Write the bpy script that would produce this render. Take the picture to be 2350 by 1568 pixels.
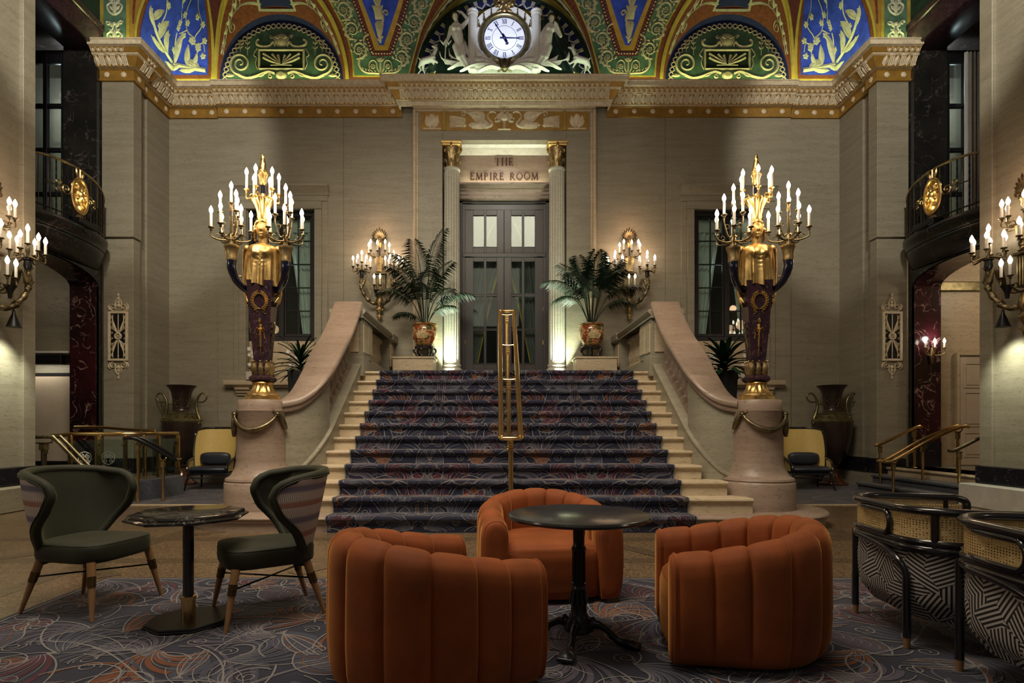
import bpy, bmesh, math, random
from math import sin, cos, pi, sqrt, radians, atan2, hypot
from mathutils import Vector, Matrix

SC = bpy.context.scene
for o in list(bpy.data.objects):
    bpy.data.objects.remove(o)
COL = SC.collection

# ------------------------------------------------------------------ camera, world, exposure
cam_d = bpy.data.cameras.new('camera')
cam = bpy.data.objects.new('camera', cam_d)
COL.objects.link(cam)
cam.location = (-0.17, 0.0, 1.25)
cam.rotation_euler = (radians(90), 0, 0)
cam_d.sensor_width = 36.0
cam_d.lens = 36.0 * 1350 / 2350
cam_d.shift_x = 35 / 2350
cam_d.shift_y = 196 / 2350
cam_d.clip_start = 0.05
cam_d.clip_end = 200
SC.camera = cam

w = bpy.data.worlds.new('lobby_air')
SC.world = w
w.use_nodes = True
w.node_tree.nodes['Background'].inputs[0].default_value = (1.0, 0.86, 0.68, 1)
w.node_tree.nodes['Background'].inputs[1].default_value = 0.052

SC.view_settings.view_transform = 'Standard'
SC.view_settings.look = 'None'
SC.view_settings.gamma = 1.0
SC.view_settings.use_curve_mapping = False
SC.view_settings.exposure = 0.0


def lamp(name, kind, loc, energy, color=(1, 1, 1), size=0.1, rot=(0, 0, 0), size_y=None, spot=None, blend=0.5):
    d = bpy.data.lights.new(name, kind)
    d.energy = energy
    d.color = color
    if kind == 'AREA':
        d.size = size
        if size_y:
            d.shape = 'RECTANGLE'
            d.size_y = size_y
    else:
        d.shadow_soft_size = size
    if kind == 'SPOT':
        d.spot_size = radians(spot or 60)
        d.spot_blend = blend
    o = bpy.data.objects.new(name, d)
    o.location = loc
    o.rotation_euler = rot
    COL.objects.link(o)
    return o


WARM = (1.0, 0.72, 0.42)
# unseen lamps around the lobby; the area lamps are added fill
ol = lamp('unseen_light', 'AREA', (-1.5, 3.4, 9.4), 450, (1.0, 0.86, 0.66), 6.0, (radians(30), 0, 0), 3.0)  # added overhead fill aimed at stairs and lower walls
ol.data.spread = radians(112)
for s in (-1, 1):
    lamp('unseen_light', 'SPOT', (s * 4.5, 5.0, 8.8), 1300, (1.0, 0.92, 0.78), 0.25, (radians(80), 0, radians(-25 * s)), spot=44, blend=0.35)
lamp('unseen_light', 'AREA', (-1.5, -3.5, 8.0), 40, (1.0, 0.87, 0.68), 5.0, (radians(68), 0, 0), 3.0)
lamp('unseen_light', 'AREA', (0, 7.0, 6.6), 62, (1.0, 0.94, 0.88), 4.0, (radians(172), 0, 0), 3.0)  # added uplight to brighten the vault
lamp('unseen_light', 'POINT', (8.0, 0.5, 4.2), 70, (1.0, 0.84, 0.62), 0.5)  # added to brighten the cane chairs at right
lamp('unseen_light', 'POINT', (-8.5, 1.5, 4.2), 190, (1.0, 0.84, 0.62), 0.5)
# concealed strip on the cornice
COVE = (0.88, 1.0, 0.34)
lamp('cove_light', 'AREA', (-4.9, 13.06, 8.85), 36, COVE, 5.0, (radians(180), 0, 0), 0.10)
lamp('cove_light', 'AREA', (4.9, 13.06, 8.85), 36, COVE, 5.0, (radians(180), 0, 0), 0.10)
lamp('cove_light', 'AREA', (0, 12.80, 8.82), 13, (0.80, 1.0, 0.62), 4.2, (radians(180), 0, 0), 0.10)
for s in (-1, 1):
    lamp('cove_light', 'AREA', (s * 7.22, 12.35, 8.80), 9, COVE, 0.10, (radians(180), 0, 0), 1.2)
    lamp('cove_light', 'AREA', (s * 7.78, 11.62, 8.80), 5, COVE, 0.5, (radians(180), 0, 0), 0.10)
# spots washing the clock
lamp('clock_light', 'SPOT', (0, 11.35, 8.95), 190, (0.72, 0.80, 1.0), 0.06, (radians(125), 0, 0), spot=52, blend=0.8)
# uplights at the foot of the columns and the strip under the lettering
for s in (-1, 1):
    lamp('column_light', 'SPOT', (s * 1.23, 12.72, 2.26), 420, (0.88, 1.0, 0.72), 0.05, (radians(167), 0, 0), spot=62, blend=0.7)
lamp('lettering_light', 'AREA', (0, 13.30, 6.74), 10, (1.0, 0.98, 0.66), 1.9, (radians(180), 0, 0), 0.05)
lamp('lettering_light', 'SPOT', (0, 11.0, 7.6), 70, (1.0, 0.92, 0.84), 0.04, (radians(66), 0, 0), spot=32, blend=0.25)

# ------------------------------------------------------------------ node helpers
class NT:
    def __init__(s, name):
        s.m = bpy.data.materials.new(name)
        s.m.use_nodes = True
        s.t = s.m.node_tree
        s.b = s.t.nodes['Principled BSDF']
        s.out = s.t.nodes['Material Output']

    def n(s, typ, **kw):
        nd = s.t.nodes.new(typ)
        for k, v in kw.items():
            if k.startswith('i_'):
                nd.inputs[k[2:].replace('_', ' ')].default_value = v
            else:
                setattr(nd, k, v)
        return nd

    def l(s, a, b):
        s.t.links.new(a, b)

    def put(s, sock, v):
        if hasattr(v, 'default_value') and hasattr(v, 'is_output'):
            s.l(v, sock)
        else:
            sock.default_value = v

    def math(s, op, a, b=0.0, c=None):
        nd = s.n('ShaderNodeMath', operation=op)
        s.put(nd.inputs[0], a)
        s.put(nd.inputs[1], b)
        if c is not None:
            s.put(nd.inputs[2], c)
        return nd.outputs[0]

    def mix(s, f, a, b):
        nd = s.n('ShaderNodeMix', data_type='RGBA')
        s.put(nd.inputs[0], f)
        s.put(nd.inputs[6], a)
        s.put(nd.inputs[7], b)
        return nd.outputs[2]

    def ramp(s, f, stops):
        nd = s.n('ShaderNodeValToRGB')
        e = nd.color_ramp.elements
        while len(e) < len(stops):
            e.new(0.5)
        for i, (p, c) in enumerate(stops):
            e[i].position = p
            e[i].color = c4(c)
        s.l(f, nd.inputs[0])
        return nd.outputs[0]

    def obj_co(s, sc=(1, 1, 1)):
        tc = s.n('ShaderNodeTexCoord')
        mp = s.n('ShaderNodeMapping')
        mp.inputs['Scale'].default_value = sc
        s.l(tc.outputs['Object'], mp.inputs[0])
        return mp.outputs[0]

    def uv(s, sc=(1, 1, 1)):
        tc = s.n('ShaderNodeTexCoord')
        mp = s.n('ShaderNodeMapping')
        mp.inputs['Scale'].default_value = sc
        s.l(tc.outputs['UV'], mp.inputs[0])
        return mp.outputs[0]

    def noise(s, co, scale=5.0, detail=4.0, rough=0.6, dist=0.0):
        nd = s.n('ShaderNodeTexNoise')
        nd.inputs['Scale'].default_value = scale
        nd.inputs['Detail'].default_value = detail
        nd.inputs['Roughness'].default_value = rough
        nd.inputs['Distortion'].default_value = dist
        s.l(co, nd.inputs['Vector'])
        return nd.outputs[0]

    def bump(s, h, strength=0.3, dist=0.01):
        nd = s.n('ShaderNodeBump')
        nd.inputs['Strength'].default_value = strength
        nd.inputs['Distance'].default_value = dist
        s.l(h, nd.inputs['Height'])
        s.l(nd.outputs[0], s.b.inputs['Normal'])

    def set(s, **kw):
        for k, v in kw.items():
            s.put(s.b.inputs[k.replace('_', ' ')], v)


def c4(c):
    return tuple(c) if len(c) == 4 else (c[0], c[1], c[2], 1.0)


def pm(name, col, rough=0.5, metal=0.0, var=0.25, scale=6.0, bump=0.0, bscale=60.0, stretch=(1, 1, 1), sheen=0.0, sheen_c=None, coat=0.0, spec=None):
    """general procedural material: base colour varied by noise, optional fine bump"""
    t = NT(name)
    co = t.obj_co(stretch)
    f = t.noise(co, scale)
    lo = c4([x * (1 - var) for x in col])
    hi = c4([min(1, x * (1 + var)) for x in col])
    t.set(Base_Color=t.ramp(f, [(0.3, lo), (0.7, hi)]), Roughness=rough, Metallic=metal)
    if bump:
        t.bump(t.noise(co, bscale, 3.0), bump, 0.004)
    if sheen:
        t.set(Sheen_Weight=sheen, Sheen_Roughness=0.35, Sheen_Tint=c4(sheen_c or col))
    if coat:
        t.set(Coat_Weight=coat, Coat_Roughness=0.1)
    if spec is not None:
        t.b.inputs['Specular IOR Level'].default_value = spec
    return t.m


def emit(name, col, strength, sample=True):
    t = NT(name)
    t.set(Base_Color=c4(col), Emission_Color=c4(col), Emission_Strength=strength, Roughness=0.4)
    if not sample:
        t.m.cycles.emission_sampling = 'NONE'
    return t.m


M = {}


def build_materials():
    # travertine: horizontal bedding, small pits
    def trav(name, a, b, c, pits=0.585):
        t = NT(name)
        co = t.obj_co((0.35, 0.35, 3.6))
        f = t.math('ADD', t.math('MULTIPLY', t.noise(co, 2.6, 9.0, 0.72, 0.15), .62), t.math('MULTIPLY', t.noise(t.obj_co((1.2, 1.2, 7.0)), 8.0, 6.0, .75), .38))
        base = t.ramp(f, [(0.34, a), (0.5, b), (0.66, c)])
        co2 = t.obj_co((1.0, 1.0, 4.5))
        p = t.noise(co2, 13.0, 5.0, 0.75)
        pit = t.ramp(p, [(pits, (0, 0, 0)), (pits + 0.07, (1, 1, 1))])
        col = t.mix(t.math('MULTIPLY', pit, 0.72), base, c4((a[0] * .35, a[1] * .33, a[2] * .3)))
        t.set(Base_Color=col, Roughness=0.42)
        t.bump(t.math('SUBTRACT', 1.0, pit), 0.25, 0.004)
        return t.m
    M['trav'] = trav('travertine', (.200, .182, .128), (.275, .250, .185), (.325, .298, .228))
    M['trav_pink'] = trav('pinkish_travertine', (.22, .158, .118), (.295, .215, .165), (.35, .268, .21), .58)
    M['trav_light'] = trav('pale_travertine', (.40, .31, .20), (.51, .41, .275), (.60, .50, .355), .57)

    # dark marbles
    def marble(name, base, base2, vein, sc=2.5, wid=0.03, rough=0.18):
        t = NT(name)
        co = t.obj_co()
        d = t.noise(co, sc * 0.8, 5.0, 0.6)
        nd = t.n('ShaderNodeTexNoise')
        nd.inputs['Scale'].default_value = sc
        nd.inputs['Detail'].default_value = 6
        nd.inputs['Distortion'].default_value = 1.6
        t.l(co, nd.inputs['Vector'])
        v = t.math('ABSOLUTE', t.math('SUBTRACT', nd.outputs[0], 0.5))
        vm = t.ramp(v, [(0.0, (1, 1, 1)), (wid, (0, 0, 0))])
        msk = t.ramp(t.noise(co, sc * 1.7, 2.0), [(0.45, (0, 0, 0)), (0.62, (1, 1, 1))])
        vm = t.math('MULTIPLY', vm, msk)
        col = t.mix(vm, t.ramp(d, [(0.35, base), (0.65, base2)]), c4(vein))
        t.set(Base_Color=col, Roughness=rough)
        return t.m
    M['red_marble'] = marble('oxblood_marble', (.012, .005, .006), (.045, .008, .012), (.40, .24, .22), 2.2, .022)
    M['black_marble'] = marble('black_marble', (.008, .008, .011), (.016, .015, .02), (.14, .13, .14), 3.0, .008)
    M['table_marble'] = marble('table_marble', (.014, .013, .013), (.03, .028, .026), (.42, .39, .35), 5.0, .008, .1)
    M['purple_marble'] = marble('porphyry', (.012, .006, .012), (.035, .012, .02), (.16, .09, .10), 9.0, .02, .3)
    M['green_marble'] = marble('dark_green_marble', (.010, .011, .010), (.022, .02, .018), (.10, .08, .08), 2.4, .02, .25)

    # terrazzo floor
    t = NT('terrazzo')
    co = t.obj_co()
    vo = t.n('ShaderNodeTexVoronoi')
    vo.inputs['Scale'].default_value = 85
    t.l(co, vo.inputs['Vector'])
    sp = t.ramp(vo.outputs['Color'], [(0.1, (.055, .034, .019)), (0.45, (.15, .10, .055)), (0.9, (.27, .19, .11))])
    cl = t.noise(co, 1.3, 3.0)
    t.set(Base_Color=t.mix(t.math('MULTIPLY', cl, .5), sp, c4((.09, .055, .03))), Roughness=0.22)
    M['terrazzo'] = t.m
    t = NT('dark_terrazzo')
    co = t.obj_co()
    vo = t.n('ShaderNodeTexVoronoi')
    vo.inputs['Scale'].default_value = 85
    t.l(co, vo.inputs['Vector'])
    t.set(Base_Color=t.ramp(vo.outputs['Color'], [(0.1, (.05, .034, .02)), (0.9, (.16, .11, .065))]), Roughness=0.22)
    M['terrazzo_dark'] = t.m

    # carpets: cut pile
    def pile(name, a, b, sc=260):
        t = NT(name)
        co = t.obj_co()
        f = t.noise(co, sc, 2.0, 0.8)
        g = t.noise(co, 9.0, 3.0)
        col = t.mix(t.math('MULTIPLY', g, .6), t.ramp(f, [(0.3, a), (0.7, b)]), c4([x * .6 for x in a]))
        t.set(Base_Color=col, Roughness=0.95, Sheen_Weight=.25, Sheen_Roughness=.5)
        t.b.inputs['Specular IOR Level'].default_value = .1
        t.bump(f, .5, .003)
        return t.m
    M['navy'] = pile('navy_pile', (.013, .014, .030), (.036, .039, .072))
    M['slate'] = pile('slate_pile', (.034, .037, .062), (.088, .093, .135))
    M['cream_pile'] = pile('cream_pile', (.155, .145, .145), (.34, .32, .31))
    M['orange_pile'] = pile('rust_pile', (.11, .036, .016), (.25, .085, .035))
    M['wine_pile'] = pile('wine_pile', (.050, .013, .026), (.12, .030, .05))
    M['lilac_pile'] = pile('lilac_pile', (.05, .044, .072), (.13, .115, .155))
    M['side_carpet'] = pile('side_carpet', (.018, .022, .034), (.12, .13, .16), 60)

    # metals
    M['gold'] = pm('gilt_bronze', (.58, .39, .15), .38, 1.0, .25, 9, .12, 40)
    M['gold_dark'] = pm('aged_gilt', (.38, .28, .14), .44, 1.0, .4, 12, .2, 30)
    M['bronze'] = pm('dark_bronze', (.19, .155, .09), .42, 1.0, .5, 10, .35, 30)
    M['brass'] = pm('brushed_brass', (.72, .50, .22), .24, 1.0, .12, 5)
    M['blackmetal'] = pm('black_metal', (.012, .012, .014), .35, 0.3, .2, 8)
    M['blacklac'] = pm('black_lacquer', (.010, .010, .013), .22, 0, .2, 5, coat=.6)
    M['iron'] = pm('cast_iron', (.022, .023, .03), .33, .5, .3, 20, .15, 70)
    M['cobalt'] = pm('cobalt_glaze', (.003, .004, .018), .14, 0, .3, 6, coat=1)
    M['goldpaint'] = pm('gold_paint', (.34, .19, .035), .45, .25, .22, 7)
    M['olivegold'] = pm('olive_gold_paint', (.34, .25, .045), .45, .2, .22, 7)
    M['plaster'] = pm('cream_plaster', (.64, .55, .39), .6, 0, .2, 14, .2, 50)
    M['plaster_w'] = pm('white_plaster', (.70, .69, .64), .5, 0, .12, 10)
    M['relief_cream'] = pm('cream_relief', (.36, .35, .27), .6, 0, .2, 14)
    M['relief_pink'] = pm('pink_relief', (.33, .27, .20), .6, 0, .2, 14)
    M['paint_green'] = pm('green_paint', (.060, .115, .085), .8, 0, .35, 5, spec=.2)
    M['paint_blue'] = pm('blue_paint', (.022, .045, .42), .8, 0, .4, 4, spec=.2)
    M['paint_red'] = pm('red_brown_paint', (.12, .034, .018), .8, 0, .35, 16, spec=.2)
    M['paint_maroon'] = pm('maroon_paint', (.085, .018, .026), .8, 0, .3, 12, spec=.2)
    M['paint_dkgreen'] = pm('dark_green_paint', (.012, .026, .018), .8, 0, .4, 5, spec=.2)
    M['paint_navy'] = pm('navy_paint', (.010, .014, .07), .8, 0, .3, 5, spec=.2)
    M['stone_ivory'] = pm('ivory_stone', (.74, .73, .68), .5, 0, .1, 12)
    M['drape_green'] = pm('green_bronze_drape', (.010, .028, .022), .28, .3, .4, 5)
    M['clock_face'] = pm('clock_enamel', (.82, .82, .84), .35, 0, .04, 6)
    M['clock_ink'] = pm('clock_ink', (.02, .025, .10), .4, 0, .1, 6)
    M['letter'] = pm('letter_bronze', (.22, .12, .09), .35, .8, .2, 6)

    # woods, fabrics
    M['velvet_o'] = pm('rust_velvet', (.25, .056, .008), .8, 0, .25, 3.5, .1, 220, sheen=.7, sheen_c=(1.0, .48, .14))
    M['velvet_g'] = pm('olive_velvet', (.017, .018, .008), .72, 0, .3, 3.5, .1, 220, sheen=.42, sheen_c=(.40, .42, .20))
    M['oak'] = pm('oak', (.28, .15, .065), .45, 0, .25, 3, .1, 30, (8, 8, 1))
    M['leather'] = pm('navy_leather', (.022, .027, .04), .42, 0, .2, 8, .15, 150)
    M['door'] = pm('charcoal_paint', (.040, .037, .038), .38, 0, .12, 4)
    M['creamdoor'] = pm('cream_paint', (.52, .43, .33), .5, 0, .1, 3)
    M['ebony'] = pm('ebonised_wood', (.010, .009, .014), .25, 0, .3, 8, coat=.4)
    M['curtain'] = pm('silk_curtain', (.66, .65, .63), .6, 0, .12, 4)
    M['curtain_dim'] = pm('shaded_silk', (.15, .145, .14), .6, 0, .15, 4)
    M['curtain_y'] = pm('gold_curtain_trim', (.42, .30, .03), .5, 0, .2, 4)
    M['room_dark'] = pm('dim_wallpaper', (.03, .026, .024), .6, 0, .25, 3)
    M['candle'] = pm('candle_sleeve', (.80, .76, .70), .45, 0, .06, 6)
    M['leaf'] = pm('palm_green', (.005, .024, .009), .5, 0, .5, 3)
    M['leaf2'] = pm('dracaena_green', (.008, .034, .012), .35, 0, .45, 4)
    M['stem'] = pm('palm_stem', (.045, .075, .03), .5, 0, .3, 8)
    M['soil'] = pm('potting_soil', (.02, .014, .010), .9, 0, .4, 30, .4, 40)
    M['petal'] = pm('white_petal', (.75, .72, .66), .5, 0, .08, 8)
    M['vase_brown'] = pm('brown_glaze', (.030, .018, .015), .30, .1, .35, 4, coat=.3)
    M['vase_trim'] = pm('verdigris_gilt', (.20, .17, .085), .35, .8, .4, 12, .3, 30)
    M['white_wood'] = pm('stone_white', (.52, .50, .44), .5, 0, .12, 6)
    M['column_stone'] = pm('pale_column_stone', (.50, .49, .41), .5, 0, .12, 8, .15, 60, (1, 1, 3))
    M['bulb'] = emit('lit_bulb', (1.0, .86, .66), 11.0, False)

    # porcelain fish-bowl pot
    t = NT('painted_porcelain')
    co = t.obj_co()
    n1 = t.noise(co, 9.0, 4.0, .6, .6)
    col = t.ramp(n1, [(0.36, (.05, .07, .03)), (0.44, (.26, .13, .03)), (0.5, (.50, .38, .20)), (0.55, (.36, .07, .02)), (0.66, (.14, .04, .015))])
    t.set(Base_Color=col, Roughness=.15, Coat_Weight=.5)
    M['porcelain'] = t.m

    # glass
    t = NT('window_glass')
    t.set(Base_Color=(.8, .9, .88, 1), Roughness=.02)
    gl = t.n('ShaderNodeBsdfGlossy')
    gl.inputs['Roughness'].default_value = .02
    gl.inputs['Color'].default_value = (.9, .95, .95, 1)
    tr = t.n('ShaderNodeBsdfTransparent')
    tr.inputs['Color'].default_value = (.80, .88, .85, 1)
    lw = t.n('ShaderNodeLayerWeight')
    lw.inputs['Blend'].default_value = .25
    mx = t.n('ShaderNodeMixShader')
    t.l(t.math('ADD', t.math('MULTIPLY', lw.outputs['Fresnel'], .8), .03), mx.inputs[0])
    t.l(tr.outputs[0], mx.inputs[1])
    t.l(gl.outputs[0], mx.inputs[2])
    t.l(mx.outputs[0], t.out.inputs[0])
    M['glass'] = t.m

    # woven cane, octagonal holes
    t = NT('cane_webbing')
    uv = t.uv((1, 1, 1))
    sx = t.n('ShaderNodeSeparateXYZ')
    t.l(uv, sx.inputs[0])
    def cellc(o, k):
        return t.math('SUBTRACT', t.math('FRACT', t.math('MULTIPLY', o, k)), .5)
    u1, v1 = cellc(sx.outputs[0], 62.0), cellc(sx.outputs[1], 62.0)
    r2 = t.math('SQRT', t.math('ADD', t.math('POWER', u1, 2.0), t.math('POWER', v1, 2.0)))
    hole = t.math('LESS_THAN', r2, .25)
    n1 = t.noise(uv, 30.0, 2.0)
    t.set(Base_Color=t.ramp(n1, [(.3, (.52, .35, .13)), (.7, (.74, .54, .24))]), Roughness=.5, Alpha=t.math('SUBTRACT', 1.0, hole))
    M['cane'] = t.m
    M['cane_fine'] = pm('fine_cane', (.60, .44, .14), .55, 0, .12, 40)

    # black and grey striped patchwork upholstery
    t = NT('maze_fabric')
    uv = t.uv((1, 1, 1))
    vo = t.n('ShaderNodeTexVoronoi')
    vo.inputs['Scale'].default_value = 8.5
    vo.inputs['Randomness'].default_value = .85
    t.l(uv, vo.inputs['Vector'])
    sx = t.n('ShaderNodeSeparateXYZ')
    t.l(uv, sx.inputs[0])
    sc = t.n('ShaderNodeSeparateColor')
    t.l(vo.outputs['Color'], sc.inputs[0])
    ang = t.math('MULTIPLY', t.math('FLOOR', t.math('MULTIPLY', sc.outputs[0], 6.0)), pi / 6)
    pr = t.math('ADD', t.math('MULTIPLY', sx.outputs[0], t.math('COSINE', ang)), t.math('MULTIPLY', sx.outputs[1], t.math('SINE', ang)))
    st = t.math('GREATER_THAN', t.math('SINE', t.math('MULTIPLY', pr, 2 * pi * 46)), .0)
    t.set(Base_Color=t.mix(st, c4((.48, .44, .40)), c4((.014, .013, .015))), Roughness=.8)
    M['maze'] = t.m

    # ikat style back fabric of the green chairs
    t = NT('ikat_fabric')
    uv = t.uv((1, 1, 1))
    sx = t.n('ShaderNodeSeparateXYZ')
    t.l(uv, sx.inputs[0])
    U, V = sx.outputs[0], sx.outputs[1]
    rowf = t.math('MULTIPLY', V, 17.0)
    row = t.math('FLOOR', rowf)
    half = t.math('MULTIPLY', t.math('MODULO', row, 2.0), .5)
    cf = t.math('FRACT', t.math('ADD', t.math('MULTIPLY', U, 84.0), half))
    slot = t.math('GREATER_THAN', cf, .42)
    band = t.math('FRACT', t.math('MULTIPLY', V, 3.1))
    bc = t.ramp(band, [(0.0, (.42, .14, .08)), (.14, (.42, .16, .09)), (.22, (.66, .57, .50)), (.44, (.66, .58, .52)), (.52, (.14, .14, .26)), (.64, (.14, .14, .26)), (.72, (.66, .58, .52)), (.93, (.66, .57, .50))])
    t.set(Base_Color=t.mix(slot, c4((.24, .19, .18)), bc), Roughness=.75)
    M['ikat'] = t.m


build_materials()
# ------------------------------------------------------------------ geometry helpers
class MB:
    """collects geometry that becomes ONE mesh object"""

    def __init__(s):
        s.v, s.f, s.uv = [], [], {}

    def add(s, verts, faces, Mx=None):
        b = len(s.v)
        for p in verts:
            p = Vector(p)
            if Mx is not None:
                p = Mx @ p
            s.v.append((p.x, p.y, p.z))
        for f in faces:
            s.f.append(tuple(b + i for i in f))
        return b

    def merge(s, o, Mx=None):
        b = s.add(o.v, o.f, Mx)
        for k, q in o.uv.items():
            s.uv[b + k] = q
        return s

    def box(s, x0, x1, y0, y1, z0, z1, b=0.0, Mx=None):
        if x0 > x1: x0, x1 = x1, x0
        if y0 > y1: y0, y1 = y1, y0
        if z0 > z1: z0, z1 = z1, z0
        if b <= 0:
            vs = [(x, y, z) for z in (z0, z1) for y in (y0, y1) for x in (x0, x1)]
            fs = [(0, 2, 3, 1), (4, 5, 7, 6), (0, 1, 5, 4), (2, 6, 7, 3), (0, 4, 6, 2), (1, 3, 7, 5)]
            s.add(vs, fs, Mx)
            return s
        b = min(b, (x1 - x0) / 2.01, (y1 - y0) / 2.01, (z1 - z0) / 2.01)
        rings = []
        vs = []
        for z, d in ((z0, b), (z0 + b, 0), (z1 - b, 0), (z1, b)):
            e = b if d == 0 else b + 0.0
            xa, xb, ya, yb = x0 + d, x1 - d, y0 + d, y1 - d
            c = b * .6
            rg = [(xa + c, ya, z), (xb - c, ya, z), (xb, ya + c, z), (xb, yb - c, z), (xb - c, yb, z), (xa + c, yb, z), (xa, yb - c, z), (xa, ya + c, z)]
            vs += rg
        fs = [tuple(range(7, -1, -1)), tuple(range(24, 32))]
        for k in range(3):
            for i in range(8):
                j = (i + 1) % 8
                fs.append((k * 8 + i, k * 8 + j, k * 8 + 8 + j, k * 8 + 8 + i))
        s.add(vs, fs, Mx)
        return s

    def grid(s, nu, nv, fn, cu=False, cv=False, uvfn=None, Mx=None, flip=False):
        vs, b = [], len(s.v)
        for j in range(nv):
            for i in range(nu):
                u = i / (nu if cu else nu - 1)
                v = j / (nv if cv else nv - 1)
                vs.append(fn(u, v))
                if uvfn:
                    s.uv[b + j * nu + i] = uvfn(u, v)
        fs = []
        for j in range(nv if cv else nv - 1):
            for i in range(nu if cu else nu - 1):
                a, bb = j * nu + i, j * nu + (i + 1) % nu
                c, d = ((j + 1) % nv) * nu + (i + 1) % nu, ((j + 1) % nv) * nu + i
                fs.append((a, d, c, bb) if flip else (a, bb, c, d))
        s.add(vs, fs, Mx)
        return s

    def lathe(s, prof, seg=24, c=(0, 0, 0), Mx=None, rf=None, a0=0.0, a1=2 * pi, cap=True):
        full = abs(a1 - a0 - 2 * pi) < 1e-6
        n = seg if full else seg + 1
        vs = []
        for (r, z) in prof:
            for i in range(n):
                a = a0 + (a1 - a0) * i / seg
                rr = r * (rf(a, z) if rf else 1.0)
                vs.append((c[0] + rr * cos(a), c[1] + rr * sin(a), c[2] + z))
        fs = []
        for j in range(len(prof) - 1):
            for i in range(seg if not full else n):
                k = (i + 1) % n
                fs.append((j * n + i, j * n + k, (j + 1) * n + k, (j + 1) * n + i))
        if cap and full:
            if prof[0][0] > 1e-5:
                fs.append(tuple(range(n - 1, -1, -1)))
            if prof[-1][0] > 1e-5:
                fs.append(tuple((len(prof) - 1) * n + i for i in range(n)))
        s.add(vs, fs, Mx)
        return s

    def tube(s, pts, r, seg=8, cap=True, Mx=None, closed=False, flat=1.0):
        P = [Vector(p) for p in pts]
        n = len(P)
        R = r if isinstance(r, (list, tuple)) else [r] * n
        vs, prev = [], None
        for i in range(n):
            if closed:
                t = P[(i + 1) % n] - P[i - 1]
            else:
                t = P[min(i + 1, n - 1)] - P[max(i - 1, 0)]
            if t.length < 1e-9:
                t = Vector((0, 0, 1))
            t.normalize()
            if prev is None:
                a = Vector((0, 0, 1)) if abs(t.z) < .9 else Vector((1, 0, 0))
                nrm = t.cross(a).normalized()
            else:
                nrm = prev - t * prev.dot(t)
                nrm = nrm.normalized() if nrm.length > 1e-6 else t.orthogonal().normalized()
            prev = nrm
            bn = t.cross(nrm)
            for k in range(seg):
                a = 2 * pi * k / seg
                vs.append(P[i] + (nrm * cos(a) + bn * sin(a) * flat) * R[i])
        fs = []
        for i in range(n if closed else n - 1):
            for k in range(seg):
                q = (k + 1) % seg
                i2 = (i + 1) % n
                fs.append((i * seg + k, i * seg + q, i2 * seg + q, i2 * seg + k))
        if cap and not closed:
            fs.append(tuple(range(seg - 1, -1, -1)))
            fs.append(tuple((n - 1) * seg + k for k in range(seg)))
        s.add(vs, fs, Mx)
        return s

    def ball(s, c, r, seg=10, ring=6, Mx=None):
        rx, ry, rz = r if isinstance(r, (list, tuple)) else (r, r, r)
        vs = [(c[0], c[1], c[2] - rz)]
        for j in range(1, ring):
            t = -pi / 2 + pi * j / ring
            for i in range(seg):
                a = 2 * pi * i / seg
                vs.append((c[0] + rx * cos(t) * cos(a), c[1] + ry * cos(t) * sin(a), c[2] + rz * sin(t)))
        vs.append((c[0], c[1], c[2] + rz))
        fs = []
        for i in range(seg):
            fs.append((0, 1 + (i + 1) % seg, 1 + i))
        for j in range(ring - 2):
            for i in range(seg):
                k = (i + 1) % seg
                a = 1 + j * seg
                fs.append((a + i, a + k, a + seg + k, a + seg + i))
        L = len(vs) - 1
        a = 1 + (ring - 2) * seg
        for i in range(seg):
            fs.append((a + i, a + (i + 1) % seg, L))
        s.add(vs, fs, Mx)
        return s

    def prism(s, poly, z0, z1, Mx=None, inset=0.0):
        n = len(poly)
        vs = [(p[0], p[1], z0) for p in poly]
        if inset:
            cx, cy = sum(p[0] for p in poly) / n, sum(p[1] for p in poly) / n
            m = max(hypot(p[0] - cx, p[1] - cy) for p in poly)
            k = 1 - inset / m
            vs += [(p[0], p[1], z1 - inset) for p in poly]
            vs += [(cx + (p[0] - cx) * k, cy + (p[1] - cy) * k, z1) for p in poly]
            L = 3
        else:
            vs += [(p[0], p[1], z1) for p in poly]
            L = 2
        fs = [tuple(range(n - 1, -1, -1)), tuple((L - 1) * n + i for i in range(n))]
        for k in range(L - 1):
            for i in range(n):
                j = (i + 1) % n
                fs.append((k * n + i, k * n + j, (k + 1) * n + j, (k + 1) * n + i))
        s.add(vs, fs, Mx)
        return s

    def sweep(s, path, prof, closed=False, cap=True):
        """plan sweep: path [(x,y)], prof [(offset to the left of travel, z)] with mitred corners"""
        n = len(path)
        P = [Vector((p[0], p[1])) for p in path]
        vs = []
        for i in range(n):
            d0 = (P[i] - P[i - 1]) if (i > 0 or closed) else None
            d1 = (P[(i + 1) % n] - P[i]) if (i < n - 1 or closed) else None
            d0 = d0.normalized() if d0 is not None else d1.normalized()
            d1 = d1.normalized() if d1 is not None else d0
            n0, n1 = Vector((-d0.y, d0.x)), Vector((-d1.y, d1.x))
            m = n0 + n1
            m = m / max(m.dot(n0), .15) if m.length > 1e-6 else n0
            for (o, z) in prof:
                vs.append((P[i].x + m.x * o, P[i].y + m.y * o, z))
        k = len(prof)
        fs = []
        for i in range(n if closed else n - 1):
            i2 = (i + 1) % n
            for j in range(k - 1):
                fs.append((i * k + j, i2 * k + j, i2 * k + j + 1, i * k + j + 1))
        if cap and not closed:
            fs.append(tuple(range(k)))
            fs.append(tuple((n - 1) * k + j for j in range(k - 1, -1, -1)))
        s.add(vs, fs)
        return s

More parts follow.
